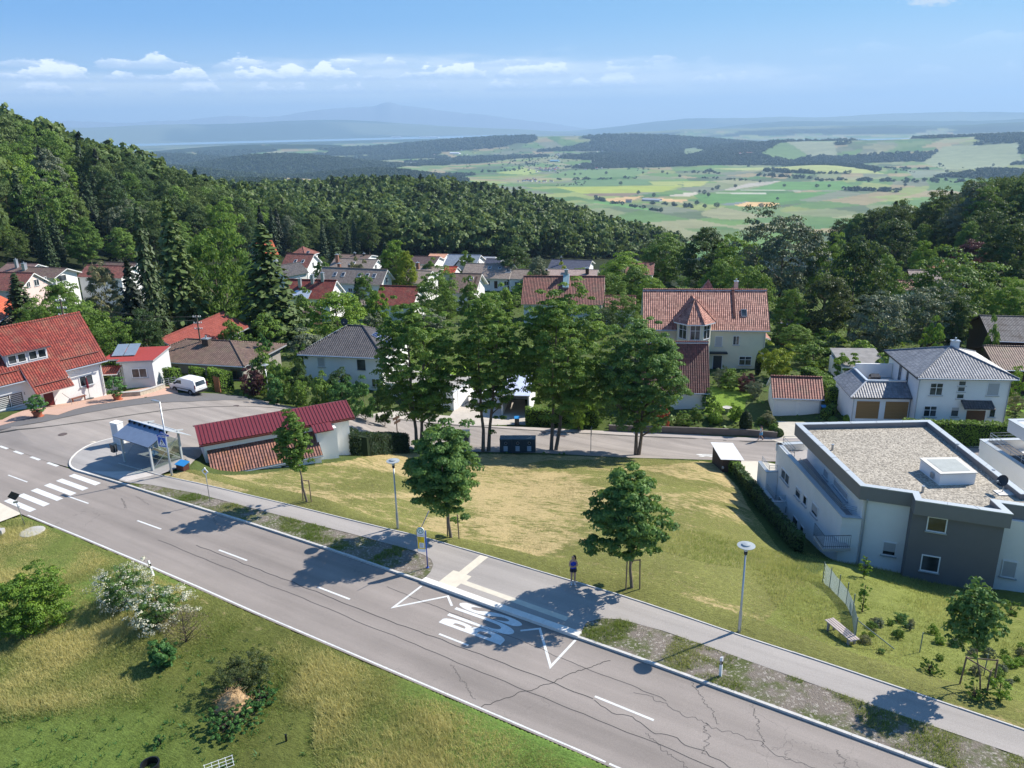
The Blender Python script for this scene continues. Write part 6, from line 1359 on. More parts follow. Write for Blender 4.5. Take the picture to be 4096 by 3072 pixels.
q = MB(); q.slab([(-.42,-.04,2.35),(0,-.02,1.97),(.42,-.04,2.35),(0,-.1,2.72)],.02); q.build('sign_back',mat('sign_back_dark',(.035,.038,.045),.5,.1),r_); q = MB(); q.box(-.2,.12,-.03,-.015,1.78,1.92); q.build('small_plate',STEEL,r_)
def delineator(loc,label,tilt=(0,0)):
 r_ = empty('marker_post',loc,RZ,label,'marker post','white roadside marker posts'); r_.rotation_euler = (tilt[0],tilt[1],RZ)
 mb = MB(); mb.prism([(-.06,-.05),(.06,-.05),(.06,.05),(-.06,.05)],-.1,[1.0,1.06,1.06,1.0]); mb.build('post',mat('marker_white',(.78,.78,.76),.5,.05),r_)
 mb = MB(); mb.slab([(-.0625,-.053,.62),(.0625,-.053,.68),(.0625,-.053,.86),(-.0625,-.053,.8)],.003); mb.box(-.063,.063,-.0528,.0528,.66,.82); mb.build('black_band',mat('sign_black',(.012,.012,.012),.4,0),r_)
 mb = MB(); mb.box(-.03,.03,-.058,-.0532,.67,.8); mb.build('reflector',STEEL,r_)
delineator(onst(25.53,3.75),'upright white marker post in the verge right of the bus bay'); delineator(onst(-7.11,-3.85,0),'leaning white marker post beside the near edge line',(R(3),R(-10)))
def bus_sign():
 r_ = empty('bus_stop_sign',onst(7.39,4.7),R(-14),'blue bus stop pole with tall white and yellow panel showing a green H','bus stop sign'); BL = mat('pole_blue',(.015,.07,.33),.4,.03)
 mb = MB(); mb.tube([(0,0,0),(0,0,2.45)],.035,8); mb.tube([(-.25,0,2.62),(.28,.02,3.75)],.02,6); mb.lathe([(.09,-.02),(.09,.03)],12); mb.build('pole',BL,r_,True)
 Wt = mat('sign_white',(.8,.8,.8),.4,.02); YE = mat('panel_yellow',(.80,.56,.01),.4,.02); G = mat('sign_green',(.0,.27,.13),.4,.02)
 out = [(-.52,1.05),(-.06,1.05),(-.06,2.45),(-.1,2.57),(-.2,2.66),(-.29,2.68),(-.38,2.66),(-.48,2.57),(-.52,2.45)]
 def pl(pts,y,th,m,nm,par=r_): q = MB(); n = len(pts); q.add([(x,y,z) for x,z in pts] + [(x,y + th,z) for x,z in pts],[tuple(range(n)),tuple(range(n,2 * n))[::-1]] + [(i,n + i,n + (i + 1) % n,(i + 1) % n) for i in range(n)]); return recalc(q.build(nm,m,par))
 p = pl(out,-.05,.04,Wt,'panel'); pl([(-.5,1.25),(-.08,1.25),(-.08,2.05),(-.5,2.05)],-.056,.004,YE,'yellow_field',p); pl([(-.40,1.32),(-.12,1.32),(-.12,1.66),(-.40,1.66)],-.061,.003,Wt,'timetable',p)
 pl([(-.545,1.1),(-.523,1.1),(-.523,2.5),(-.545,2.5)],-.05,.04,mat('panel_edge',(.03,.03,.035),.5),'edge',p); pl([(-.52,2.47),(-.49,2.6),(-.36,2.71),(-.22,2.71),(-.3,2.684),(-.42,2.64)],-.03,.03,YE,'yellow_cap',p)
 q = MB(); N = 26
 for i in range(N):
  a,b_ = 2 * math.pi * i / N,2 * math.pi * (i + 1) / N; q.add([(-.29 + .19 * math.cos(a),-.058,2.44 + .19 * math.sin(a)),(-.29 + .19 * math.cos(b_),-.058,2.44 + .19 * math.sin(b_)),(-.29 + .15 * math.cos(b_),-.058,2.44 + .15 * math.sin(b_)),(-.29 + .15 * math.cos(a),-.058,2.44 + .15 * math.sin(a))],[(0,1,2,3)])
 for x0,x1,z0,z1 in ((-.37,-.34,2.36,2.53),(-.24,-.21,2.36,2.53),(-.34,-.24,2.43,2.46)): q.add([(x0,-.058,z0),(x1,-.058,z0),(x1,-.058,z1),(x0,-.058,z1)],[(0,1,2,3)])
 q.build('stop_emblem',G,p); q = MB(); rr_ = random.Random(3)
 for z in (2.16,2.12):
  x = -.44
  while x < -.14: w = rr_.uniform(.02,.05); q.box(x,x + w,-.0535,-.0505,z,z + .02); x += w + .015
 for z in (1.98,1.9,1.82,1.74): q.box(-.46,-.46 + rr_.uniform(.1,.25),-.06,-.0565,z,z + .025)
 for k in range(8): q.box(-.38,-.38 + rr_.uniform(.15,.24),-.064,-.0615,1.36 + k * .035,1.372 + k * .035)
 q.build('panel_print',mat('print_grey',(.12,.13,.16),.5,0),p)
bus_sign()
# sign standing edge-on at the far side of the meadow and wooden pointer post
g = gp(2363,1815); r_ = empty('road_sign',g,R(80),'road sign seen edge on at the far edge of the meadow','road sign'); mb = MB(); mb.tube([(0,0,-.1),(0,0,3.0)],.035,8); mb.build('pole',STEEL,r_); mb = MB(); mb.box(-.4,.4,-.05,-.03,2.1,3.1); mb.build('sign_plate',mat('sign_back_grey',(.25,.25,.25),.5,.1),r_)
g = gp(1590,1745); r_ = empty('direction_sign',g,R(60),'dark wooden pointer post behind the hedge at the white shed','direction sign'); mb = MB(); mb.tube([(0,0,-.3),(0,0,2.6)],.06,8); mb.build('post',DWOOD,r_); mb = MB(); mb.box(-.7,.5,-.1,-.06,2.1,2.4); mb.box(-.5,.6,-.1,-.06,1.6,1.9); mb.build('pointer_board',DWOOD,r_)
# ------------------------------------------------------------------ glass and paper containers
CM = mat('container_steel',(.045,.065,.075),.45,.15,3)
def container(loc,rz,label):
 r_ = empty('recycling_container',loc,rz,label,'recycling container','recycling containers'); mb = MB(); mb.box(-.66,.66,-.6,.6,0,1.58); mb.box(-.68,.68,-.62,.62,1.583,1.64); mb.build('body',CM,r_)
 mb = MB(); mb.lathe([(.17,0),(.17,.06),(.13,.06),(.12,.0)],16); o = mb.build('opening_ring',STEEL,r_); o.rotation_euler = (R(90),0,0); o.location = (0,-.6,1.2); mb = MB(); mb.box(-.11,.11,-.61,-.602,1.1,1.3); mb.build('opening',DMET,r_)
 mb = MB(); mb.box(-.25,.2,-.612,-.603,.25,.85); mb.build('sticker',mat('sticker_paper',(.35,.42,.48),.6,.3,9),r_); mb = MB(); mb.tube([(-.15,0,1.64),(-.15,0,1.85),(.15,0,1.85),(.15,0,1.64)],.02,6); mb.build('lifting_hook',STEEL,r_)
 return r_
Z6 = lambda x,y: (1500 + x * .46293,1650 + y * .46293)
for (x,y),lab in (((1135,345),'dark steel recycling container, left one of the row of three'),((1238,344),'dark steel recycling container, middle one of the row of three'),((1338,344),'dark steel recycling container, right one of the row of three'),((765,292),'dark container half hidden behind the staked maple')):
 g = gp(*Z6(x,y)); container((g[0],g[1] + .6,gz(g[0],g[1] + .6)),R(-4),lab)
# ------------------------------------------------------------------ fence, bench, low things on the slope
def fence():
 pts = [gp(3287,2318),gp(3312,2345),gp(3345,2372),gp(3372,2400),gp(3395,2440),gp(3412,2478),gp(3416,2576)]
 pts = [gp(*p) for p in ((3290,2330),(3318,2352),(3352,2385),(3384,2420),(3408,2470),(3418,2570))]
 r_ = empty('wire_mesh_fence',pts[-1],0,'short sagging wire mesh fence coming down the slope beside the bench','fence'); o0 = pts[-1]; P = [p - o0 for p in pts]
 for i,p in enumerate(P):
  mb = MB(); mb.tube([(p[0],p[1],-.2 + p[2]),(p[0],p[1],p[2] + 1.45)],.03,8); mb.build('post',mat('green_grey_post',(.16,.20,.18),.5,.1),r_)
 mb = MB(); mb.tube([(P[-1][0],P[-1][1],P[-1][2] + 1.3),(P[-1][0] + 1.7,P[-1][1] - .6,P[-1][2] + .02)],.025,6); mb.build('strut',mat('green_grey_post',(.16,.20,.18),.5,.1),r_)
 mb = MB(); W_ = .007
 L_ = dense([(p[0],p[1]) for p in P],.02,False); acc = [0]
 for i in range(1,len(L_)): acc.append(acc[-1] + math.dist(L_[i],L_[i - 1]))
 X = np.array(L_); zz = np.interp(acc,np.linspace(0,acc[-1],6),[p[2] for p in P]); acc = np.array(acc)
 PT = lambda d,h: (float(np.interp(d,acc,X[:,0])),float(np.interp(d,acc,X[:,1])),float(np.interp(d,acc,zz)) + h)
 D = acc[-1]; hgt = 1.35; step = .07
 for k in range(int((D + hgt) / step)):
  for sgn in (1,-1):
   d0 = k * step - (hgt if sgn > 0 else 0); seg = []
   for h in np.arange(0,hgt + .01,.27):
    d = d0 + h if sgn > 0 else d0 + hgt * 0 + (hgt - h) - hgt + (hgt if False else 0) + h * 0
    d = d0 + h if sgn > 0 else k * step - h
    if 0 <= d <= D: seg.append(PT(d,h + .04))
   if len(seg) > 1: mb.tube(seg,W_,3,cap=False)
 mb.build('wire_mesh',mat('galvanised_wire',(.40,.47,.45),.5,.05),r_)
fence()
for q in ((3678,2610),(3935,2700)):
 g = gp(*q); mb = MB(); mb.tube([(0,0,-.2),(.02,0,1.15)],.025,6); o = mb.build('fence_post',mat('green_grey_post',(.16,.20,.18),.5,.1)); o.location = g; tag(o,'bare thin green post %s' % ('left of the staked sapling' if q[0] < 3700 else 'right of the staked sapling'),'post')
def bench(loc,rz,name,label,m,L=1.9,back=True):
 r_ = empty(name,loc,rz,label,'bench')
 mb = MB();
 for i in range(4): mb.box(-L / 2,L / 2,-.28 + i * .14,-.17 + i * .14,.42,.46)
 mb.build('seat',m,r_)
 if back:
  mb = MB();
  for i in range(3): mb.slab([(-L / 2,.27 + i * .03,.55 + i * .13),(L / 2,.27 + i * .03,.55 + i * .13),(L / 2,.29 + i * .03,.65 + i * .13),(-L / 2,.29 + i * .03,.65 + i * .13)],.035)
  mb.build('backrest',m,r_)
 for x in (-L * .38,L * .38):
  mb = MB(); mb.box(x - .05,x + .05,-.25,.25,.3,.415); mb.box(x - .05,x + .05,-.24,-.14,-.1,.3); mb.box(x - .05,x + .05,.14,.24,-.1,.3)
  if back: mb.slab([(x - .03,.25,.3),(x + .03,.25,.3),(x + .03,.38,.95),(x - .03,.38,.95)],.05)
  mb.build('leg',m,r_)
 return r_
g = gp(3363,2548); bench((g[0],g[1],g[2]),R(108),'weathered_bench','old bleached plank bench at the foot of the mesh fence',mat('bleached_planks',(.40,.34,.31),.9,.3,4,.4,20,stretch=(.5,5,5)),1.9,False)
g = gp(312,1606); bench((g[0],g[1] + .1,g[2] + .06),math.radians(53),'garden_bench','red brown slatted bench against the left house',mat('red_brown_wood',(.19,.07,.045),.6,.2,4,stretch=(.5,5,5)),1.7)
# yard furniture by the left house
def pot(px,py,label,s=1.0):
 g = gp(px,py); r_ = empty('potted_oleander',(g[0],g[1],g[2] + .03),0,label,'potted plant'); mb = MB(); mb.lathe([(.34 * s,0),(.46 * s,.5 * s),(.52 * s,.52 * s),(.52 * s,.6 * s),(.42 * s,.6 * s),(.4 * s,.5 * s)],20); mb.lathe([(.5 * s,-.02),(.55 * s,.05)],20); mb.build('terracotta_pot',mat('terracotta',(.42,.13,.07),.8,.12,4),r_); return r_
POT1 = pot(153,1668,'big green oleander in a terracotta pot left of the front door'); POT2 = pot(471,1600,'big oleander in a terracotta pot right of the bench by the left house')
g = gp(361,1597); r_ = empty('closed_parasol',(g[0],g[1],g[2] + .05),0,'closed dark red parasol beside the garden bench','parasol'); mb = MB(); mb.tube([(0,0,0),(0,0,2.5)],.025,8); mb.build('pole',DMET,r_); mb = MB(); mb.lathe([(.03,1.15),(.10,1.3),(.13,1.5),(.08,2.1),(.03,2.55)],10); mb.build('canopy',mat('dark_red_cloth',(.16,.015,.03),.8,.1),r_); mb = MB(); mb.box(-.3,.3,-.3,.3,0,.07); mb.build('foot',DMET,r_)
def wallrun(name,label,pxs,h,w,m,cap=None,z0=-.3,cat='wall'):
 P = [gp(*p) for p in pxs]; o0 = P[0]; r_ = empty(name,tuple(o0),0,label,cat); pl = strip_poly([p[:2] - o0[:2] for p in P],w); n = len(P); zz = [p[2] - o0[2] for p in P]; zz = zz + zz[::-1]
 mb = MB(); mb.prism(pl,[z + z0 for z in zz],[z + h for z in zz]); mb.build('wall',m,r_)
 if cap: pl2 = strip_poly([p[:2] - o0[:2] for p in P],w + .1); mb = MB(); mb.prism(pl2,[z + h + .003 for z in zz],[z + h + .06 for z in zz]); mb.build('cap',cap,r_)
 return r_
STW = mat('rubble_stone',(.42,.37,.29),.9,.35,3.5,.5,6)
wallrun('low_stone_wall','low pale stone wall with grey cap in front of the grey annex',[(486,1588),(560,1583),(612,1568),(657,1552)],.5,.35,STW,CONC)
wallrun('terracotta_wall','terracotta coloured low wall with pale cap between annex and hedge cubes',[(618,1522),(690,1521)],.7,.25,mat('terracotta_render',(.36,.17,.10),.85,.1),PALEK)
wallrun('rusty_wall','rust brown panel between the two clipped hedge cubes by the van',[(862,1566),(884,1572)],2.0,.2,mat('rusty_panel',(.20,.09,.045),.9,.25))
wallrun('garden_wall','long dark grey garden wall along the side street pavement',[(2435,1722),(2600,1728),(2800,1735),(2990,1741),(3108,1752)],.75,.3,mat('dark_concrete_wall',(.15,.13,.115),.9,.2,1.5),None,-.5)
g = gp(672,1550); r_ = empty('metal_gate',(g[0],g[1],g[2]),R(20),'small grey railed gate at the end of the stone wall','gate'); mb = MB()
for z in (.3,.55,.8,1.05): mb.tube([(-.6,0,z),(.9,.5,z)],.02,6)
for a in (0,.5,1): mb.tube([(-.6 + 1.5 * a,.5 * a,-.1),(-.6 + 1.5 * a,.5 * a,1.1)],.03,6)
mb.build('railing',STEEL,r_)
# bins
for q,c,lab in (((2068,1700),'dark_grey','grey wheelie bin with bright blue lid by the lattice fence'),((3292,1655),'dark_grey','blue lidded wheelie bin right of the double garage'),((3372,1645),'dark_grey','dark wheelie bin beside the brown garage')):
 g = gp(*q); r_ = empty('wheelie_bin',g,0,lab,'bin'); mb = MB(); mb.prism([(-.28,-.3),(.28,-.3),(.28,.3),(-.28,.3)],0,.95); mb.build('bin_body',mat('bin_grey',(.05,.052,.055),.6),r_); mb = MB(); mb.slab([(-.31,-.34,.98),(.31,-.34,.98),(.31,.32,1.08),(-.31,.32,1.08)],.05); mb.build('lid',mat('bright_blue_plastic',(.03,.22,.50),.4) if 'blue' in lab else DMET,r_)
 mb = MB(); mb.tube([(-.3,.25,.1),(.3,.25,.1)],.1,10); mb.build('wheel',DMET,r_)
# trellis, pipe and post in the near meadow
g = gp(880,3085); r_ = empty('garden_trellis',g,R(35),'white lattice trellis leaning in the near meadow','trellis'); r_.rotation_euler = (R(-35),0,R(28)); r_.scale = (.62,) * 3; mb = MB()
for i in range(5): mb.box(-.9 + i * .45,-.87 + i * .45,-.01,.01,0,.75)
for i in range(4): mb.box(-.95,.97,-.022,-.011,.06 + i * .21,.09 + i * .21)
mb.build('lattice',TRIM,r_)
g = gp(608,3068); r_ = empty('black_barrel',(g[0],g[1] - .1,g[2] - .62),0,'open black barrel cut off by the lower edge','barrel'); mb = MB(); mb.lathe([(.34,0),(.36,.85),(.39,.87),(.39,.93),(.33,.93),(.32,.2),(.05,.18)],24); mb.build('barrel_wall',mat('black_plastic',(.012,.013,.015),.35),r_)
g = gp(1146,2965); mb = MB(); mb.tube([(0,0,-.1),(0,0,.36)],.05,8); o = mb.build('short_post',mat('black_plastic',(.012,.013,.015),.35)); o.location = g; tag(o,'short black post with pale top in the near meadow','post')
g = gp(3,2140); mb = MB(); mb.prism([(-.25,-.2),(.25,-.2),(.25,.2),(-.25,.2)],-.1,.45); o = mb.build('boundary_stone',CONC); o.location = g; tag(o,'small grey stone block at the left edge below the crossing','stone')
g = gp(130,2128); mb = MB(); mb.lathe([(.8,-.05),(.8,.05),(.7,.08),(.1,.09)],18); o = mb.build('concrete_shaft_cover',CONC); o.location = g; tag(o,'round concrete shaft cover in the grass near the crossing','shaft cover')
def hay_heap():
 g = gp(940,2825); rr_ = np.random.default_rng(5); mb = MB(); V = [];
 for i in range(16):
  for j in range(9):
   a = 2 * math.pi * i / 16; q = j / 8; r0 = .75 * (1 - q) ** .5; V.append((r0 * math.cos(a) * 1.15 * rr_.uniform(.85,1.1),r0 * math.sin(a) * rr_.uniform(.85,1.1),.85 * q * rr_.uniform(.92,1.05)))
 mb.add(V,[(i * 9 + j,((i + 1) % 16) * 9 + j,((i + 1) % 16) * 9 + j + 1,i * 9 + j + 1) for i in range(16) for j in range(8)])
 for k in range(260):
  a,q = rr_.uniform(0,6.28),rr_.uniform(0,1); r0 = .78 * (1 - q) ** .5; p = np.array([r0 * math.cos(a) * 1.15,r0 * math.sin(a),.87 * q]); d = rr_.normal(0,.16,3); d[2] = abs(d[2]) * .5; mb.tube([p,p + d],.008,3)
 o = mb.build('compost_heap',mat('dry_hay',(.40,.27,.14),.95,.4,6)); o.location = g; tag(o,'heap of dry straw among nettles in the near meadow','compost heap')
 for k,(dx,dy,dz,a) in enumerate(((.1,.5,.9,.4),(-.1,.35,.75,2.6))):
  pass
hay_heap()
# planter by the hedge and raised bed, covered trailer, caravan under a tarp, yard items
g = gp(1163,1293); r_ = empty('raised_bed',g,R(-10),'small raised vegetable bed at the edge of the round lawn','raised bed'); mb = MB(); mb.box(-2.0,2.0,-.8,.8,0,.6); mb.build('bed_wall',GWOOD,r_)
g = gp(2908,1648); r_ = empty('stone_planter',g,0,'pale stone flower bowl on the lawn of the yellow house','planter'); mb = MB(); mb.lathe([(.2,0),(.25,.3),(.6,.55),(.6,.65),(.3,.6)],16); mb.build('bowl',CONC,r_)
r_,L,W,hh = flatbox('white_carport','carport with white and blue panelled roof behind the tall maples','carport',(2000,1580),(2120,1583),-7.8,-10.4,7,mat('pale_blue_panels',(.50,.54,.68),.3,.15,2),WHITE,.12,.5,.05,True)
g = gp(1955,1618); r_ = empty('covered_trailer',(g[0],g[1],g[2]),R(-5),'white tarpaulin covered trailer in the driveway behind the maples','trailer'); mb = MB(); mb.prism([(-2.2,-1),(2.2,-1),(2.2,1),(-2.2,1)],.55,[1.7,1.8,1.9,1.7]); mb.build('tarpaulin',mat('white_tarpaulin',(.72,.73,.74),.5,.08),r_)
for x in (-1.0,1.0): mb = MB(); mb.tube([(x,-1.02,.32),(x,-.85,.32)],.32,14); mb.build('wheel',DMET,r_)
# ------------------------------------------------------------------ the white van
def van():
 fw_,rw_ = at(720,1574.5,-5.0),at(799.5,1591.6,-5.0); d = fw_ - rw_; ang = math.atan2(d[1],d[0]); print('van',np.linalg.norm(d),math.degrees(ang))
 c = (fw_ + rw_) / 2; c[2] = gz(c[0],c[1]) + .06
 L,W = 4.55,1.8; WBs = 2.75; n_ = np.array([math.sin(ang),-math.cos(ang)])   # nearside faces the camera
 sgn = 1 if ang > 0 else 1
 r_ = empty('white_van',(c[0],c[1],c[2]),ang,'white panel van parked in front of the clipped hedge','van')
 # local x forward, y to the left; both sides modelled alike
 prof = [(-2.22,.38),(-2.26,.75),(-2.25,1.05),(-2.12,1.55),(-2.02,1.76),(-1.5,1.82),(0,1.84),(.55,1.80),(.85,1.70),(1.32,1.22),(1.50,1.08),(2.05,.95),(2.22,.78),(2.27,.5),(2.22,.34)]
 def wid(z): return .89 if z < 1.0 else .89 - (z - 1.0) * .17
 N = len(prof); mb = MB(); V = []
 for sy in (-1,1):
  for x,z in prof: V.append((x,sy * (wid(z) - (.06 if abs(x) > 2.2 else 0)),z))
 F = [(i,i + 1,N + i + 1,N + i) for i in range(N - 1)] + [(N - 1,0,N,2 * N - 1)]
 mb.add(V,F)
 for sy,base in ((-1,0),(1,N)):          # sides as fans split by height so the panel can curve
  mid = [(x,sy * .905,z) for x,z in ((-2.0,.95),(1.9,.82))]
  k = len(mb.v); mb.v += mid;
  for i in range(N):
   j = (i + 1) % N; a = k if (prof[i][0] + prof[j][0]) / 2 < 0 else k + 1
   mb.f.append((base + i,base + j,a)); mb.mi.append(0)
  tr = [i for i in range(N) if prof[i][0] <= 0];
  mb.f.append((k,k + 1,base + 6)); mb.mi.append(0); mb.f.append((k,k + 1,base + 14)); mb.mi.append(0); mb.f.append((k,base + 14,base + 0)); mb.mi.append(0)
 o = recalc(mb.build('body',mat('white_car_paint',(.80,.80,.80),.25,.01,spec=.6),r_)); bv = o.modifiers.new('b','BEVEL'); bv.width = .05; bv.segments = 3; bv.limit_method = 'ANGLE'; bv.angle_limit = R(35)
 GL = glass_mat('car_glass',(.012,.016,.02)); BK = mat('black_trim',(.02,.02,.022),.5)
 def pan(pts,nm,m,off=.012,th=.02): q = MB(); q.slab(pts,th); return recalc(q.build(nm,m,r_))
 for sy in (-1,1):
  y = lambda z,o=.012: sy * (wid(z) + o)
  pan([(.10,y(1.2),1.18),(1.18,y(1.2),1.16),(.80,y(1.58),1.56),(.15,y(1.6),1.6)],'side_window',GL)
  q = MB(); q.box(-1.5,1.2,sy * .90 - (.0 if sy > 0 else .025),sy * .90 + (.025 if sy > 0 else 0),.62,.68); q.build('rubbing_strip',BK,r_)
  q = MB(); q.box(.95,1.12,sy * .92 - (0 if sy > 0 else .2),sy * .92 + (.2 if sy > 0 else 0),1.13,1.3); q.build('mirror',BK,r_)
  for x in (-WBs / 2,WBs / 2 - .02):
   q = MB(); q.tube([(x,sy * .70,.31),(x,sy * .915,.31)],.315,22); w = q.build('wheel',mat('tyre',(.018,.018,.018),.85),r_); q = MB(); q.tube([(x,sy * .90,.31),(x,sy * .925,.31)],.2,16); q.build('rim',STEEL,w)
   q = MB(); q.tube([(x,sy * .60,.33),(x,sy * .908,.33)],.375,22); q.build('wheel_arch',BK,r_)
  q = MB(); q.box(-2.285,-2.2,sy * .86 - .07,sy * .86 + .03 if sy > 0 else sy * .86 + .07,.85,1.3); q.build('tail_light',mat('red_lens',(.10,.01,.01),.25),r_)
  q = MB(); q.box(2.0,2.25,sy * .72 - .14,sy * .72 + .14,.72,.9); q.build('headlight',mat('clear_lens',(.5,.52,.55),.1),r_)
 pan([(1.00,-.72,1.615),(1.40,-.76,1.20),(1.40,.76,1.20),(1.00,.72,1.615)],'windscreen',GL); pan([(-2.245,-.66,1.12),(-2.245,.66,1.12),(-2.115,.62,1.62),(-2.115,-.62,1.62)],'rear_window',GL)
 q = MB(); q.box(-2.36,-2.2,-.86,.86,.34,.56); q.build('rear_bumper',BK,r_); q = MB(); q.box(2.18,2.33,-.84,.84,.3,.55); q.build('front_bumper',BK,r_); q = MB(); q.box(-2.285,-2.262,-.26,.26,.78,.89); q.build('number_plate',TRIM,r_)
van()
# ------------------------------------------------------------------ vegetation
LM = {}
def _lm(k,a,b,**kw):
 f = 2.1 if k in ('maple','maple2','mid') else 1.6 if k not in ('petals','yellow','red','hedgedark','darkspruce','twig') else 1.1
 LM[k] = leaf_mat('leaves_' + k,tuple(v * f for v in a),tuple(v * f for v in b),**kw)
_lm('mid',(.034,.070,.012),(.105,.165,.028)); _lm('deep',(.018,.042,.013),(.052,.095,.028)); _lm('bright',(.075,.14,.018),(.17,.26,.03))
_lm('maple',(.036,.078,.014),(.11,.175,.032),rnd=.1,trans=.48); _lm('maple2',(.030,.072,.020),(.092,.155,.036),rnd=.1,trans=.42); _lm('olive',(.10,.105,.05),(.20,.19,.10)); _lm('silver',(.060,.078,.045),(.15,.17,.10),trans=.2)
_lm('purple',(.045,.022,.024),(.11,.05,.045),yel=(.1,.03,.03)); _lm('spruce',(.016,.032,.014),(.055,.080,.028),trans=.12); _lm('darkspruce',(.008,.016,.010),(.022,.036,.018),trans=.1)
_lm('larch',(.035,.06,.018),(.085,.12,.035),trans=.2); _lm('yellow',(.20,.26,.02),(.34,.38,.04)); _lm('hedge',(.045,.10,.012),(.14,.22,.025),rnd=.0); _lm('hedgedark',(.010,.028,.012),(.03,.06,.022),rnd=.0)
_lm('blossom',(.045,.10,.02),(.10,.17,.05),rnd=0); _lm('petals',(.36,.37,.27),(.62,.60,.46),trans=.2,rnd=0,yel=(.6,.6,.5)); _lm('twig',(.11,.085,.055),(.20,.15,.09),trans=.1); _lm('laurel',(.03,.09,.025),(.09,.19,.05),rnd=0); _lm('darkolive',(.028,.042,.016),(.065,.085,.03),rnd=0)
_lm('wood',(.022,.048,.012),(.095,.135,.032),rnd=.8); _lm('woodcon',(.012,.028,.013),(.040,.064,.024),rnd=.6,trans=.12); _lm('woodlight',(.055,.092,.028),(.12,.165,.05),rnd=.6)
_lm('far',(.016,.036,.016),(.045,.072,.026),rnd=.8,trans=.1); _lm('red',(.35,.03,.03),(.5,.08,.06),rnd=0)
def unit(v): return v / np.maximum(np.linalg.norm(v,axis=-1,keepdims=True),1e-9)
def cards(C,N,size,g,asp=1.0,droop=None,fold=True):
 "leaf quads at C facing roughly N"
 n = len(C); a = unit(np.cross(N,g.normal(size=(n,3)))); b = np.cross(N,a); s = size * g.uniform(.6,1.25,(n,1)) * .5
 a = a * s * asp; b = b * s; d = N * s * .35
 V = np.stack([C - a - b * .25,C - b + d * 0,C + a + b * .25,C + b - d * .6],1).reshape(-1,3)
 return V,np.arange(4 * n).reshape(n,4)
def crown_data(g,rad,ncl,nleaf,size,lump=.22,flat=1.0,hollow=.5,cone=0.,clr=.2,upb=.35):
 "clumped crown: rad=(rx, ry, rz) about its centre; cone>0 narrows the top, <0 the bottom"
 d = unit(g.normal(size=(ncl,3))); r = g.uniform(hollow,1,(ncl,1)) ** .6
 k = 1 + lump * np.sin(d[:,:1] * 3.1 + g.uniform(0,6)) * np.cos(d[:,1:2] * 2.7 + g.uniform(0,6)) + lump * .8 * g.normal(size=(ncl,1)) * .6
 P = d * r * k; zz = np.clip(P[:,2:3],-1.1,1.1); w = 1 - cone * zz * .5 - max(0,cone) * .15
 P = np.concatenate([P[:,:2] * w,P[:,2:3]],1) * np.array(rad)
 m = nleaf // ncl; q = unit(g.normal(size=(ncl,m,3))); rc = clr * min(rad[0],rad[2]) * g.uniform(.65,1.45,(ncl,1,1))
 q[...,2] = np.abs(q[...,2]) * .85 - .25; off = q * rc * g.uniform(.55,1.05,(ncl,m,1)) * np.array([1.15,1.15,.75 * flat])
 C = (P[:,None] + off).reshape(-1,3); out = np.repeat(unit(P),m,0)
 N = unit(unit(off.reshape(-1,3)) * .9 + out * .25 + np.array([0,0,upb]) + g.normal(size=(len(C),3)) * .45)
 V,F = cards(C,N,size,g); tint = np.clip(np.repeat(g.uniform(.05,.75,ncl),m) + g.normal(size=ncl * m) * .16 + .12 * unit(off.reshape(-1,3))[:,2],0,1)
 return V,F,tint,P
def conifer_data(g,H,R_,nw,nb,per,size,droop=.35,z0=.06,wid=None,curve=.85):
 Cs,Ns,T = [],[],[]
 for i in range(nw):
  t = (i + .5) / nw; z = H * (z0 + (1 - z0) * t); r = R_ * ((1 - t) ** curve) * (1 + .18 * math.sin(i * 2.1)) + .12
  k = max(4,int(nb * (1 - t * .5)))
  for j in range(k):
   a = 2 * math.pi * (j / k) + i * 1.3 + g.uniform(-.2,.2); L = r * g.uniform(.75,1.12); m = max(3,int(per * (.35 + .65 * (1 - t))))
   f = g.uniform(.12,1,m) ** .75; lat = g.uniform(-1,1,m) * .20 * L * (1.1 - f * .7)
   x = np.cos(a) * L * f - np.sin(a) * lat; y = np.sin(a) * L * f + np.cos(a) * lat; zz = z - droop * L * f ** 1.6 + .10 * L * f ** 6 + g.normal(size=m) * .05 - np.abs(lat) * .35
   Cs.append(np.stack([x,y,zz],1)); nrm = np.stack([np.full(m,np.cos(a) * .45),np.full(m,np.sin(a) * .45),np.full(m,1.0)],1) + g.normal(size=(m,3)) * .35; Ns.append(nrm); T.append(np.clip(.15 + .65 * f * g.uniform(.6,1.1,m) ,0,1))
 C = np.concatenate(Cs); V,F = cards(C,unit(np.concatenate(Ns)),size,g,1.5); return V,F,np.concatenate(T)
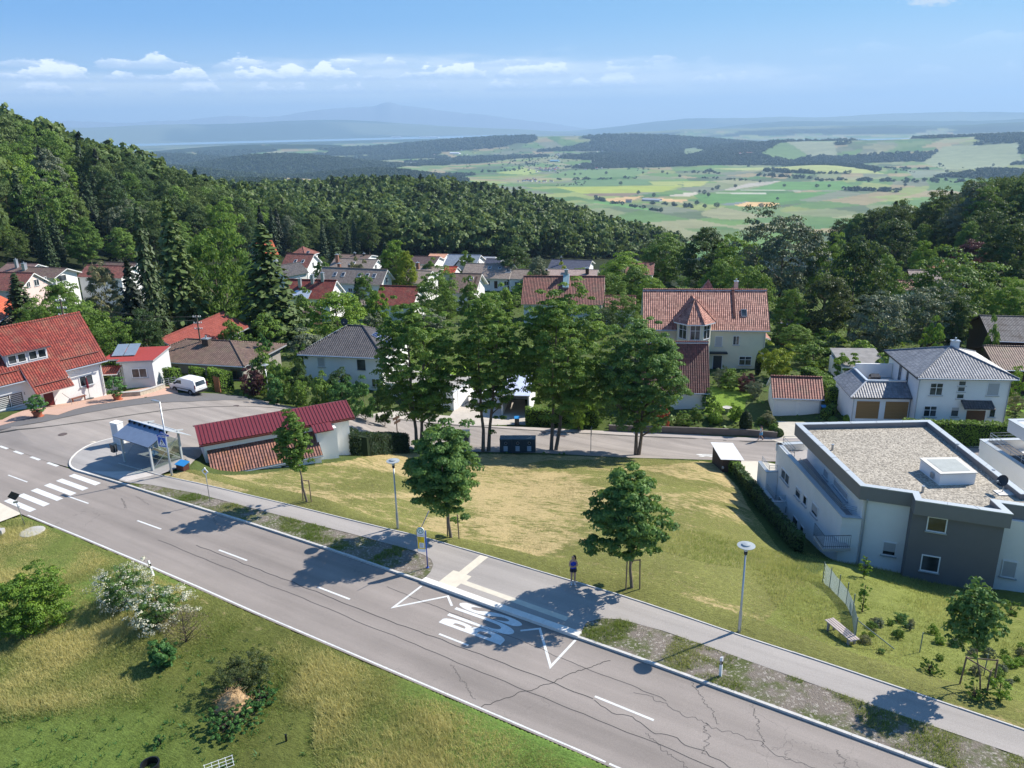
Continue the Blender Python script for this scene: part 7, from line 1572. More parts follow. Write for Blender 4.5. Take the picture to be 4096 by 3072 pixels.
def trunk_mb(g,H,r0,crown_z,ends,lean=(0,0),stems=((0,0),),n=8):
 mb = MB()
 for sx,sy in stems:
  pts = [(sx * .35,sy * .35,-.4),(sx * .35,sy * .35,0)]; m = 6; top = H * .88
  for i in range(1,m + 1): f = i / m; pts.append((sx * (.35 + 1.0 * f) + lean[0] * f + g.normal() * .05 * H / 10,sy * (.35 + f) + lean[1] * f + g.normal() * .05 * H / 10,top * f))
  mb.tube(pts,[r0 * 1.25,r0 * 1.1] + [max(.02,r0 * (1 - .88 * i / m)) for i in range(1,m + 1)],n)
  for e in ends:
   e = np.array(e);
   if len(stems) > 1 and (e[0] * sx + e[1] * sy) < 0: continue
   f = np.clip((e[2] - np.hypot(e[0],e[1]) * .8) / top,crown_z / top * .75,.95); j = f * m; i = min(int(j),m - 1); p0 = np.array(pts[1 + i]) * (1 - (j - i)) + np.array(pts[min(2 + i,m + 1)]) * (j - i)
   md = (p0 + e) / 2 + np.array([0,0,-.04 * np.linalg.norm(e - p0)]); r1 = r0 * (1 - .85 * f) * .62; mb.tube([p0,md,e],[r1,r1 * .6,r1 * .2],5)
 return mb
def crown_obj(V,F,tint,m,parent,name='crown',zc=0,mi=None,mats=None):
 V = V + np.array([0,0,zc]) if np.isscalar(zc) else V + np.array(zc)
 return npmesh(name,V,F,mats or m,{'tint': tint},mi=mi,parent=parent)
def broad(g,H,W,cz,ncl,nleaf,size,m,r0=.22,label=None,name='broadleaf_tree',cat='tree',loc=(0,0,0),lump=.22,cone=.25,stems=((0,0),),bark=None,group=None,rz_=None,clr=.2,lean=(0,0),nend=16,hollow=.5,xy=(0,0)):
 root = empty(name,loc,0,label,cat,group); V,F,t_,P = crown_data(g,(W / 2,W / 2,(H - cz) / 2),ncl,nleaf,size,lump,cone=cone,clr=clr,hollow=hollow)
 c = np.array([lean[0] * .7 + xy[0],lean[1] * .7 + xy[1],cz + (H - cz) / 2]); crown_obj(V,F,t_,m,root,zc=c)
 ends = (P + c)[g.choice(len(P),min(nend,len(P)),replace=False)]; trunk_mb(g,H,r0,cz,ends,lean,stems).build('trunk',bark or BARK,root,True,uv=False); return root
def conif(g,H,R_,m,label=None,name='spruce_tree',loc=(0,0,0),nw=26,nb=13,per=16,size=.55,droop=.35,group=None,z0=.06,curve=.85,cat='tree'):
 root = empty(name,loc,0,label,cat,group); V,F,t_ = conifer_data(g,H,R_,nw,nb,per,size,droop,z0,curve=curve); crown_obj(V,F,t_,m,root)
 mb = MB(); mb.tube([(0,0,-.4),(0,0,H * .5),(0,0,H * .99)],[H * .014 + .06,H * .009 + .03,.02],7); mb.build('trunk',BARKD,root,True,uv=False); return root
G = np.random.default_rng
# ---- prototypes, later copied with obj.copy()
PROT = {}
def prot(k,f): PROT[k] = f; f.location = (0,-500,-50); return f
for i in range(4): prot('b%d' % i,broad(G(10 + i),10,8 + .6 * i,1.2 + .5 * (i % 3),190,15000,.25,LM['mid'],.2,lump=.14 + .07 * (i % 2),cone=(.3,.1,.45,-.1)[i],clr=.19))
for i in range(3): prot('c%d' % i,conif(G(20 + i),10,2.5 + .3 * i,LM['spruce'],nw=30,nb=13,per=15,size=.42,curve=.75,droop=.3 + .1 * i))
for i in range(3): prot('s%d' % i,broad(G(30 + i),2.0,2.3,0.05,70,4200,.13,LM['mid'],.04,name='garden_shrub',cat='shrub',lump=.28,cone=-.05,clr=.27,nend=8))
USED = set()
def put(kind,loc,H,W,label,m=None,name=None,cat=None,group=None,rz=None,mdl=None):
 key = mdl or {'b': 'b%d' % random.randrange(4),'c': 'c%d' % random.randrange(3),'s': 's%d' % random.randrange(3)}[kind]
 src = PROT[key]; base = {'b': (10.3,10.2),'c': (10,5.3),'s': (2.1,2.9)}[kind]
 fresh = key not in USED; USED.add(key)
 if fresh: o = src; o.location = loc; o.rotation_euler = (0,0,rz or 0); o.scale = (W / {'b': 10.2,'c': 5.3,'s': 2.9}[kind],) * 2 + (H / {'b': 10.3,'c': 10,'s': 2.1}[kind],); o['label'] = label
 else: o = copy_tree(src,loc,rz if rz is not None else random.uniform(0,6.28),(W / base[1],W / base[1],H / base[0]),label)
 o.name = name or {'b': 'broadleaf_tree','c': 'spruce_tree','s': 'garden_shrub'}[kind]
 o['category'] = cat or ('shrub' if kind == 's' else 'tree')
 if group: o['group'] = group
 if m is not None:
  for c in o.children:
   if c.name.startswith('crown'): c.material_slots[0].link = 'OBJECT'; c.material_slots[0].material = LM[m]
 return o
DX = 4096 / 2212
def place(dx,dytop,yd,dw,kind,m,label,name=None,cat=None,group=None,mdl=None,hmin=1.0):
 "tree seen at column dx with its top at dytop (2212-px wide reading), yd metres ahead, dw px wide"
 p = atd(dx * DX,dytop * DX,yd); z = gz(p[0],p[1]); H = max(hmin,p[2] - z); W = dw * DX / FPX * math.hypot(yd,CH - p[2]) ; return put(kind,(p[0],p[1],z - .05),H,W,label,m,name,cat,group,mdl=mdl)
# ---- tall maples in a row behind the meadow (built one by one)
def rowmaple(px,py,dxc,dyt,dw,cz,seed,label,stems,n=21000,m='maple',r0=.2):
 b = gp(px,py); p = atd(dxc * DX,dyt * DX,b[1]); H = p[2] - b[2]; W = dw * DX / FPX * math.hypot(b[1],28); lean = ((p[0] - b[0]),0)
 o = broad(G(seed),H * .97,W * .92,cz,520,int(n * 2.5),.2,LM[m],r0,label,'maple_tree','tree',tuple(b),.13,.12,stems,BARK,None,clr=.105,lean=lean,nend=46,hollow=.3); print('maple',H,W); return o
rowmaple(1676,1800,893,634,200,3.2,41,'tall twin stemmed maple, leftmost of the row behind the meadow',((-.7,0),(.7,.1)))
rowmaple(1944,1805,1055,622,165,4.4,42,'tall open maple with forked trunk left of the recycling containers',((-.9,0),(.8,.2)),15500)
rowmaple(2215,1800,1222,606,220,3.8,43,'tallest maple of the row, right of the recycling containers',((-.8,0),(.7,.1)),24000)
rowmaple(2549,1820,1392,678,215,3.0,44,'broad maple at the right end of the row behind the meadow',((-.5,0),(.5,.1)),23000,'maple2')
# ---- young staked maples along the path
def staked(s,t,dxc,dyt,dw,cz,seed,label,n,dark='maple2',stakes=((-.5,0),(.5,.1)),sh=1.7,leafs=.24,rail=True,r0=.085,cone=.35,off=(0,0)):
 q = st(s,t); b = np.array([q[0],q[1],gz(*q)]); p = atd(dxc * DX,dyt * DX,b[1]); H = p[2] - b[2]; W = dw * DX / FPX * math.hypot(b[1],24); lean = ((p[0] - b[0]) * .8,0)
 o = broad(G(seed),H * .97,W * .86,cz,260,int(n * 2.2),leafs * .66,LM[dark],r0,label,'young_maple','tree',tuple(b),.2,cone,((0,0),),BARK,None,clr=.14,lean=lean,nend=26,hollow=.25,xy=off); print('staked',H,W)
 r_ = empty('tree_stakes',tuple(b),RZ * .4,'wooden stakes holding the ' + label.split(' maple')[0] + ' maple','tree stakes');
 for k,(x,y) in enumerate(stakes): mb = MB(); mb.tube([(x,y,-.2),(x * .9,y,sh)],.04,7); mb.build('stake',STAKE,r_)
 if rail:
  mb = MB(); mb.tube([(x * .9,y,sh - .06) for x,y in stakes] + ([(stakes[0][0] * .9,stakes[0][1],sh - .06)] if len(stakes) > 2 else []),.035,6); mb.build('rail',STAKE,r_)
 return o
staked(-6.2,7.7,612,880,92,2.5,51,'slim young maple in front of the white shed',5200,'maple',((-.35,.1),(.35,0)),1.7,.23)
staked(6.2,8.5,940,910,192,1.75,52,'dense staked maple behind the bus stop sign',14500,'maple2',((-.25,.1),(.55,0)),1.7,.25,False,.10,.3)
staked(18.8,8.6,1352,995,190,1.8,53,'loose staked maple right of the standing woman',9500,'maple2',((-.3,-.3),(.45,-.1)),1.9,.25,True,.09,.42)
staked(35.6,9.0,2092,1250,125,2.2,54,'pale leaved thin sapling in a triangular stake frame at right',1500,'blossom',((-.75,.3),(.05,-.55),(.65,.35)),1.45,.27,True,.04,.3)
# ---- garden and hedge trees, read from the photograph one by one: column, top, distance, width
PL = [
 (293,438,112,80,'c','spruce','tall slender spruce, the leftmost of the tall trees behind the bungalow'),(358,432,122,135,'c','larch','broad golden green fir beside the slender spruce'),
 (448,474,131,150,'b','maple','big bright broadleaf tree right of the two tall conifers'),(562,482,125,160,'c','larch','drooping larch standing in front of the balcony house'),
 (272,562,107,95,'c','darkspruce','nearly black conifer left of the slender spruce'),(214,562,118,85,'b','olive','pale olive feathery tree above the grey brown roofs at left'),
 (118,600,112,110,'b','mid','round green tree in front of the pink house'),(28,590,118,90,'c','spruce','spruce cut by the left edge above the planked house'),(170,640,100,110,'b','mid','leafy tree right behind the ridge of the red roofed house'),
 (80,640,104,90,'b','maple','broad tree between pink house and planked house'),(232,690,97,100,'b','maple','leafy tree just behind the grey annex'),(305,668,100,90,'b','deep','dark round tree at the foot of the slender spruce'),
 (262,640,112,70,'b','olive','yellowish tree below the pale olive tree'),(350,640,124,80,'b','deep','dark tree filling the gap under the golden green fir'),(418,630,127,60,'b','darkolive','brownish olive tree behind the brown bungalow'),
 (470,650,129,80,'b','mid','mid green tree behind the red roofed outbuilding'),(530,640,132,80,'b','mid','round tree under the larch, left one'),(580,640,130,80,'b','deep','round tree under the larch, right one'),(560,680,118,90,'s','mid','big silvery bush behind the round lawn'),
 (625,660,128,70,'s','deep','dark bush at the far edge of the round lawn'),(655,636,136,70,'s','mid','bush below the house with three metal chimneys'),(500,690,112,60,'s','mid','flowering bush left of the round lawn'),
 (722,628,122,138,'b','bright','bright green walnut tree beside the ivy covered pole'),(780,588,150,60,'b','mid','bushy tree in front of the long grey brown roof'),(812,620,142,50,'s','bright','light green bush below the long grey brown roof'),
 (940,582,152,90,'b','mid','round twin crowned tree above the leftmost tall maple'),(1010,610,158,60,'s','mid','bush in front of the brown gabled house'),(1088,620,170,50,'s','bright','rounded light bush before the long pale bungalow'),(1050,628,160,60,'s','maple','dark clipped bush left of the light rounded bush'),
 (832,522,205,55,'c','spruce','narrow dark conifer left of the vivid green trees'),(852,520,203,70,'b','bright','vivid green tree behind the long grey brown roof, taller one'),(876,540,196,50,'b','yellow','vivid yellow green tree at the end of the long grey brown roof'),
 (768,556,205,44,'s','olive','pale grey bush beside the balcony house'),(700,560,214,50,'s','mid','small tree behind the balcony house'),(768,600,178,28,'c','darkspruce','small black cypress beside the balcony house'),(720,520,240,60,'c','spruce','dark spruce behind the first village roofs'),
 (1110,525,222,92,'b','deep','large dark round tree right of the blue grey roof'),(1162,552,212,48,'b','silver','grey green round tree before the navy roof'),(1140,590,200,40,'s','mid','shrub at the end of the long pale bungalow'),(1003,545,235,50,'s','mid','soft green shrub behind the blue grey roof'),
 (1215,573,218,34,'s','yellow','small yellow green shrub between navy roof and pale roof'),(930,560,225,40,'s','mid','shrub behind the chocolate brown roof'),
 (1350,545,190,110,'b','bright','light green tree above the small red brown roof, rear one'),(1320,590,172,90,'b','mid','broad light tree right of the glass dormer roof'),(1372,575,180,90,'b','mid','broad light tree in the middle of the light green group'),(1405,600,165,80,'b','bright','light tree close to the left gable of the yellow house'),
 (1345,632,152,70,'b','mid','lower round tree in front of the light green group'),(1300,660,148,60,'b','deep','dark tree behind the small red brown roof'),(1440,655,135,60,'s','silver','grey bush at the left gable of the yellow house'),(1560,560,160,110,'b','mid','mid green tree just behind the yellow house'),
 (1440,505,225,120,'b','mid','large tree on the rise behind the yellow house, left one'),(1530,488,205,140,'b','deep','large dark tree on the rise behind the yellow house, middle one'),(1602,505,195,100,'b','bright','lighter tree on the rise behind the yellow house, right one'),
 (1620,560,150,110,'b','mid','pale green tree behind the right end of the yellow house'),(1700,448,178,175,'b','silver','very tall grey green tree right of the yellow house'),(1795,510,175,90,'b','mid','tree between the tall grey green and the dark broad tree'),
 (1858,505,140,160,'b','deep','big dark broad tree behind the carport'),(1790,590,130,130,'b','darkolive','dark shaded tree left behind the carport'),(1712,622,128,80,'b','mid','tree beside the low brown shed'),(1915,545,165,100,'b','mid','lighter tree behind the big dark broad tree'),
 (1905,625,118,150,'b','silver','grey silver leaved tree above the white house, left one'),(2010,612,122,150,'b','silver','grey silver leaved tree above the white house, right one'),(2080,545,140,190,'b','mid','wide pale green tree left of the barns'),(2075,640,118,60,'b','deep','dark narrow tree beside the corrugated barn'),
 (2100,476,235,66,'b','mid','upright pale green tree before the dark hillside'),(2102,515,200,98,'b','purple','dark purple beech above the chalet'),(1998,520,205,60,'b','bright','bright green bush tree left of the chalet'),(1935,470,260,110,'b','deep','dark tree low on the right hillside'),
 (2192,600,128,90,'b','bright','bright green tree cut by the right edge above the barns'),(2192,480,190,130,'b','deep','large dark tree at the right edge'),(2150,440,240,110,'b','deep','dark tree of the right hillside near the edge'),(2030,690,112,60,'s','bright','yellow green bush beside the corrugated barn'),(2150,700,108,40,'s','mid','bush leaning on the brown barn roof'),
 (1680,742,106,78,'s','yellow','yellow green maple bush between yellow house and garage'),(1720,700,122,80,'b','mid','leafy tree between the low brown shed and the yellow house'),(1760,740,112,100,'s','mid','spreading bush behind the clipped bright hedge'),(1830,760,104,60,'s','bright','round bush above the clipped bright hedge'),(1800,720,116,80,'s','deep','dark bush before the carport'),
 (1576,800,102,50,'s','mid','loose green bush beside the lawn of the yellow house'),(1560,792,103,36,'s','silver','light green bush at the door of the yellow house'),(1612,805,101,40,'s','purple','purple leaved bush in front of the yellow house'),(1634,820,99,40,'s','silver','grey green bush right of the purple one'),
 (1545,868,93,36,'s','bright','round yellow green shrub behind the garden wall, left one'),(1590,872,92,34,'s','bright','round yellow green shrub behind the garden wall, right one'),(1530,842,95,34,'s','blossom','white flowering rose bush by the outbuilding'),(1506,880,92,34,'s','mid','green shrub below the outbuilding'),
 (1480,890,91,40,'s','mid','mixed shrub behind the wall under the broad maple'),(1645,905,91,26,'s','mid','small shrub right of the dark egg shaped yew'),(1662,892,91,34,'s','olive','rose bush with pink tips near the driveway'),(1670,915,90,26,'s','deep','low round shrub at the end of the garden wall'),
 (560,762,94,62,'s','mid','tall bush right of the brown bungalow'),(540,792,92,54,'s','purple','purple brown bush beside the street lamp'),(598,780,92,60,'s','mid','yellowish green bush right of the street lamp'),(590,815,89,50,'s','laurel','glossy dark bush close to the pavement'),(640,785,92,56,'s','deep','dark bush before the solar panel house'),
 (638,812,89,50,'s','mid','light green bush near the pavement bend'),(690,815,88,62,'s','mid','broad bush under the windows of the solar panel house'),(735,815,87,66,'s','laurel','round dark green bush, left of two behind the metal roofed shed'),(782,818,86,60,'s','laurel','round dark green bush, right of two behind the metal roofed shed'),(825,835,85,40,'s','deep','dark bush beside the white flat garage'),
 (566,722,104,40,'s','laurel','broad leaved bush at the corner of the red roofed outbuilding'),(650,742,104,36,'s','mid','low bush left of the solar panel house'),(1250,840,90,50,'s','bright','light bush behind the dark clipped hedge'),(1290,850,92,50,'s','mid','bush behind the right end of the dark clipped hedge'),
 (2195,800,92,46,'s','bright','bright bush right of the white house'),(2200,850,88,40,'s','olive','pale bush at the right edge above the long hedge'),(1390,845,93,50,'s','mid','leafy bush half behind the broad maple'),(1430,870,91,40,'s','red','red flowering shrub under the broad maple')]
for dx,dy,yd,dw,kd,m,lab in PL: place(dx,dy,yd,dw,kd,m,lab)
# ------------------------------------------------------------------ woods on the hills beyond the village
BX = [-400,0,200,300,560,700,900,1100,1300,1450,1600,1800,2000,2212,2700]; BY = [570,570,592,575,552,562,552,556,560,560,572,575,572,570,570]
def hill_kind(g,dx,dy,n):
 "share of conifers by where one looks"
 if dx < 420: p = .62 if (50 < dx < 290 and dy > 462) else .14
 elif dx < 1480: p = .42 if (dx > 660 and dy < 540) else .2
 else: p = .12
 return g.random(n) < p
def wood_points():
 g = G(99); pts = []
 y = 150.
 xs,ys = [],[]
 while y < 1250:
  spc = 8.2 + y * .0022; hw = y * .82 + 40
  n = int(2 * hw / spc); x = -hw + spc * (np.arange(n) + g.uniform(0,1,n)); xs.append(x); ys.append(y + g.uniform(-.5,.5,n) * spc); y += spc
 x = np.concatenate(xs); y = np.concatenate(ys); z = ghf(x,y)
 P = np.stack([x,y,z - CH],1); w = P[:,1] * cp - P[:,2] * sp; X = P[:,0] / w; Y = (P[:,1] * sp + P[:,2] * cp) / w
 px = 2048 + (X * cr + Y * sr) * FPX; py = 1536 - (-X * sr + Y * cr) * FPX; dx = px / DX; dy = py / DX
 ok = (dy < np.interp(dx,BX,BY)) & (dx > -260) & (dx < 2480)
 ok &= ~inpoly(dx,dy,[(690,440),(830,440),(835,456),(700,458)])
 for pl,c in LAWNP: ok &= ~inpoly(x,y,pl)
 x,y,z,dx,dy = x[ok],y[ok],z[ok],dx[ok],dy[ok]
 H = g.uniform(14,27,len(x)) * np.where(y < 260,.72,1.0)
 # drop what stands behind the crest in front of it
 az = np.degrees(np.arctan2(x,y)); r = np.hypot(x,y); el = (z + H - CH) / r; o = np.argsort(r); hor = np.full(800,-9.); keep = np.zeros(len(x),bool); ib = np.clip(((az + 60) / 120 * 800).astype(int),2,797)
 for i in o:
  b = ib[i]
  if el[i] > hor[b] + .0005: keep[i] = True
  wv = 1 if r[i] > 300 else 2; e = (z[i] + H[i] * .72 - CH) / r[i]; hor[b - wv + 1:b + wv] = np.maximum(hor[b - wv + 1:b + wv],e)
 return x[keep],y[keep],z[keep],H[keep],dx[keep],dy[keep],r[keep]
WX,WY,WZ,WH,WDX,WDY,WR = wood_points()
print('wood trees',len(WX))
_g = G(5); con = np.array([hill_kind(_g,a,b,1)[0] for a,b in zip(WDX,WDY)])
inview = (WDX > -20) & (WDX < 2232); order = np.argsort(np.where(inview,WR,1e9)); SOLO = set(order[:285].tolist())
LABW = {('c',0): 'dark conifer among the trees of the left hillside',('c',1): 'dark conifer in the wood beyond the middle of the village',('c',2): 'dark conifer among the trees of the right hillside',
  ('b',0): 'broadleaf tree among the trees of the left hillside',('b',1): 'broadleaf tree in the wood beyond the middle of the village',('b',2): 'broadleaf tree among the trees of the right hillside'}
for i in sorted(SOLO):
 z_ = 0 if WDX[i] < 420 else (1 if WDX[i] < 1480 else 2); k = 'c' if con[i] else 'b'; W = (WH[i] * random.uniform(.30,.38) if con[i] else random.uniform(11,16) * (WH[i] / 21))
 m = random.choice(['spruce','woodcon','darkspruce','woodcon']) if con[i] else random.choices(['wood','mid','woodlight','deep','silver','bright'],[5,4,3,4,1,.5])[0]
 put(k,(WX[i],WY[i],WZ[i] - .6),WH[i],W,LABW[(k,z_)],m,group={'c': 'conifers','b': 'broadleaf trees'}[k] + [' of the left hillside',' beyond the middle of the village',' of the right hillside'][z_])
# the rest of the woods: one object that sets copies of a few trees on points
SRC = bpy.data.collections.new('wood_sources')
def src_mesh(nm,V,F,tint,m,zc=0.,trunk=None):
 o = npmesh(nm,V + np.array([0,0,zc]),F,m,{'tint': tint}); COL.objects.unlink(o); SRC.objects.link(o); return o
for i in range(4):
 V,F,t_,P = crown_data(G(70 + i),(4.6 + .4 * i,4.6 + .3 * i,4.4),70,1250,.95,.2,cone=(.3,.0,.4,.15)[i],clr=.25); src_mesh('a%d_crown' % i,V,F,t_,LM['wood' if i != 2 else 'woodlight'],5.4)
for i in range(3):
 V,F,t_ = conifer_data(G(80 + i),10,1.75 + .25 * i,15,8,6,.95,.4); src_mesh('b%d_crown' % i,V,F,t_,LM['woodcon'],0)
for i in range(2):   # far clumps
 V,F,t_,P = crown_data(G(90 + i),(7,7,4.5),22,150,3.6,.25,clr=.32); src_mesh('c%d_clump' % i,V,F,t_,LM['far'],3.5)
def scatter(name,P,idx,S,rot,label,cat):
 "geometry nodes: instances of SRC picked by index on points"
 me = bpy.data.meshes.new(name); me.vertices.add(len(P)); me.vertices.foreach_set('co',np.asarray(P,np.float32).ravel())
 a = me.attributes.new('idx','INT','POINT'); a.data.foreach_set('value',np.asarray(idx,np.int32)); a = me.attributes.new('scl','FLOAT_VECTOR','POINT'); a.data.foreach_set('vector',np.asarray(S,np.float32).ravel())
 a = me.attributes.new('rot','FLOAT_VECTOR','POINT'); a.data.foreach_set('vector',np.asarray(np.stack([np.zeros(len(P)),np.zeros(len(P)),rot],1),np.float32).ravel())
 o = bpy.data.objects.new(name,me); COL.objects.link(o); nt = bpy.data.node_groups.new(name,'GeometryNodeTree'); nt.interface.new_socket('Geometry',in_out='INPUT',socket_type='NodeSocketGeometry'); nt.interface.new_socket('Geometry',in_out='OUTPUT',socket_type='NodeSocketGeometry')
 N = nt.nodes.new; gi,go,ci,ip = N('NodeGroupInput'),N('NodeGroupOutput'),N('GeometryNodeCollectionInfo'),N('GeometryNodeInstanceOnPoints')
 ci.inputs['Collection'].default_value = SRC; ci.inputs['Separate Children'].default_value = True; ci.inputs['Reset Children'].default_value = True
 def na(nm,ty): q = N('GeometryNodeInputNamedAttribute'); q.data_type = ty; q.inputs[0].default_value = nm; return q.outputs['Attribute']
 L_ = nt.links.new; L_(gi.outputs[0],ip.inputs['Points']); L_(ci.outputs[0],ip.inputs['Instance']); ip.inputs['Pick Instance'].default_value = True
 L_(na('idx','INT'),ip.inputs['Instance Index']); L_(na('scl','FLOAT_VECTOR'),ip.inputs['Scale'])
 try: er = N('FunctionNodeEulerToRotation'); L_(na('rot','FLOAT_VECTOR'),er.inputs[0]); L_(er.outputs[0],ip.inputs['Rotation'])
 except Exception: L_(na('rot','FLOAT_VECTOR'),ip.inputs['Rotation'])
 L_(ip.outputs[0],go.inputs[0]); md = o.modifiers.new('scatter','NODES'); md.node_group = nt; return tag(o,label,cat,None,'stuff')
rest = np.array([i for i in range(len(WX)) if i not in SOLO]); _g = G(17)
s_ = WH[rest] / 10; wv = np.where(con[rest],_g.uniform(.85,1.15,len(rest)),_g.uniform(.72,1.12,len(rest)))
scatter('hillside_woods',np.stack([WX[rest],WY[rest],WZ[rest] - .8],1),np.where(con[rest],_g.integers(4,7,len(rest)),_g.integers(0,4,len(rest))),np.stack([s_ * wv,s_ * wv,s_],1),_g.uniform(0,6.28,len(rest)),'dense mixed wood covering the hills behind the village','wood')
# far woods, copses and hedgerows on the plain
def farpoints():
 g = G(33); n = 150000; lr = g.uniform(math.log(1250),math.log(9800),n); az = g.uniform(-37,37,n); r = np.exp(lr); x,y = r * np.sin(np.radians(az)),r * np.cos(np.radians(az)); z = ghf(x,y)
 m = far_wood(x,y,z); az_b = np.clip(((az + 40) / 80 * 400).astype(int),0,399)
 x,y,z,r,az_b = x[m],y[m],z[m],r[m],az_b[m]
 el = (z + 20 - CH) / r; o = np.argsort(r); hor = np.full(400,-9.)
 for a_,b_ in zip(((np.degrees(np.arctan2(WX,WY)) + 40) / 80 * 400).astype(int),(WZ + WH * .6 - CH) / WR):
  if 0 <= a_ < 400: hor[a_] = max(hor[a_],b_)
 keep = np.zeros(len(x),bool)
 for i in o:
  if el[i] > hor[az_b[i]] - .0008: keep[i] = True; hor[az_b[i]] = max(hor[az_b[i]],(z[i] - CH) / r[i] - .0006)
 x,y,z,r = x[keep],y[keep],z[keep],r[keep]; P = [np.stack([x,y,z],1)]; S = [np.clip(r / 3600,.75,2.4) * g.uniform(.75,1.25,len(r))]
 # hedgerows and tree rows, read off the two enlarged crops
 rows = [(E_,(1640,965),(2090,1045),60,.9),(E_,(1490,860),(1580,855),14,.7),(E_,(1370,838),(1930,828),70,.9),(E_,(1390,872),(1575,872),30,.45),(E_,(1240,770),(1420,788),30,.5),(E_,(1690,725),(2212,745),90,.9),(E_,(1600,715),(2050,700),60,.8),(E_,(1180,745),(1640,770),110,.9),(E_,(900,790),(1180,770),60,1.0),
   (E_,(1880,700),(2212,690),50,.9),(E_,(1640,955),(1700,970),14,.9),(E_,(1950,985),(2212,1010),30,.8),(F_,(0,790),(240,800),40,.9),(F_,(120,825),(440,845),50,.8),(F_,(480,815),(830,835),60,1.3),(F_,(840,845),(980,845),20,1.2),(F_,(1000,840),(1560,860),90,1.3),(F_,(1560,855),(1850,870),50,1.1),
   (F_,(1040,905),(1400,915),60,1.5),(F_,(1220,770),(1620,775),60,1.1),(F_,(1600,760),(2212,785),24,.6),(F_,(0,745),(440,755),60,1.3),(F_,(440,745),(1200,760),110,1.4),(F_,(470,720),(620,690),16,.6),(F_,(140,790),(190,790),10,1.6),(F_,(0,1010),(60,1020),12,1.2),(F_,(1300,775),(1500,800),30,.8),(F_,(700,770),(900,768),16,.7),(F_,(1650,745),(1700,760),8,.8)]
 for f,a,b,n_,s in rows:
  t_ = np.sort(g.uniform(0,1,n_)); t_ = t_[(np.sin(t_ * 23 + a[0]) > -.55)]; q = np.array([at(*f(a[0] + (b[0] - a[0]) * k + g.normal() * 2,a[1] + (b[1] - a[1]) * k + g.normal() * 3),-268) for k in t_]); q[:,2] = ghf(q[:,0],q[:,1]); P.append(q); S.append(g.uniform(.6,1.25,len(q)) * s)
 tn = g.normal(size=(620,2)) * np.array([430,30]) + np.array([1330,712]); q = np.array([at(*E_(*k),-266) for k in tn]); q = q[q[:,1] > 0]; q[:,2] = ghf(q[:,0],q[:,1]); P.append(q); S.append(g.uniform(.5,1.1,len(q)))
 return np.concatenate(P),np.concatenate(S),g
fp,fs,_g = farpoints(); print('far',len(fp))
scatter('far_woods',fp - np.array([0,0,1.0]),_g.integers(7,9,len(fp)),np.stack([fs,fs,fs * 1.15],1),_g.uniform(0,6.28,len(fp)),'blue green woods, copses and hedgerows on the far plain','wood')
# single trees standing in the fields
LT = [(E_,x,y) for x,y in ((1450,808),(1510,806),(1548,800),(1715,800),(1952,795),(1808,868),(1923,928),(2022,945),(2110,800),(2190,820),(2150,1000),(1955,770),(2080,790))] +     [(F_,x,y) for x,y in ((340,885),(108,918),(138,930),(190,905),(220,898),(233,885),(165,945),(613,965),(505,1015),(218,1015),(90,1000),(140,1020),(500,855),(657,880),(868,885),(948,885),(785,785),(852,815),(1242,805),(1080,808),(1380,805),(1705,825),(712,820),(635,800),(580,825),(820,770),(910,775),(1410,905),(1440,880),(2010,755))]
for f,x,y in LT:
 p = at(*f(x,y + 6),-268); s = random.uniform(.75,1.25); put('b',(p[0],p[1],gz(p[0],p[1])),17 * s,18 * s,'single tree standing in the fields of the far plain','far',group='single trees in the far fields')
# far villages: little gabled houses, copies of one
def tiny_house(m,nm,lab,grp):
 r_ = empty(nm,(0,-520,-50),0,lab,'house',grp); mb = MB(); mb.add([(-6,-4.5,0),(6,-4.5,0),(6,4.5,0),(-6,4.5,0),(-6,-4.5,5.5),(6,-4.5,5.5),(6,4.5,5.5),(-6,4.5,5.5),(-6,0,9),(6,0,9)],[(0,1,5,4),(2,3,7,6),(1,2,6,9,5),(3,0,4,8,7)]); mb.build('wall',TRIM,r_)
 mb = MB(); mb.slab([(-6.6,-5.2,5.1),(6.6,-5.2,5.1),(6.6,0,9.3),(-6.6,0,9.3)],.3); mb.slab([(6.6,5.2,5.1),(-6.6,5.2,5.1),(-6.6,0,9.3),(6.6,0,9.3)],.3); mb.build('roof',m,r_); return r_
TH = [tiny_house(mat('far_red_roof',(.30,.10,.07),.9),'distant_house','tiny red roofed house of a village on the far plain','red roofed houses of the far villages'),tiny_house(mat('far_brown_roof',(.17,.12,.10),.9),'distant_house','tiny brown roofed house of a village on the far plain','brown roofed houses of the far villages')]
g_ = G(61); first = [True,True]
def far_house(p,k,s=1.):
 o = TH[k] if first[k] else copy_tree(TH[k]); first[k] = False; o.location = (p[0],p[1],gz(p[0],p[1])); o.rotation_euler = (0,0,g_.uniform(0,3.14)); o.scale = (s,s,s)
for (f,cx,cy,sx,sy,n) in ((E_,1320,775,60,7,26),(E_,1620,752,75,9,26),(E_,1210,850,30,6,14),(E_,1300,853,30,4,8),(E_,1660,690,60,14,18),(E_,1450,705,90,12,16),(F_,300,712,60,5,12),(E_,700,690,130,8,14)):
 for _ in range(n):
  p = at(*f(cx + g_.normal() * sx,cy + g_.normal() * sy),-268); far_house(p,int(g_.random() < .4),g_.uniform(.8,1.25))
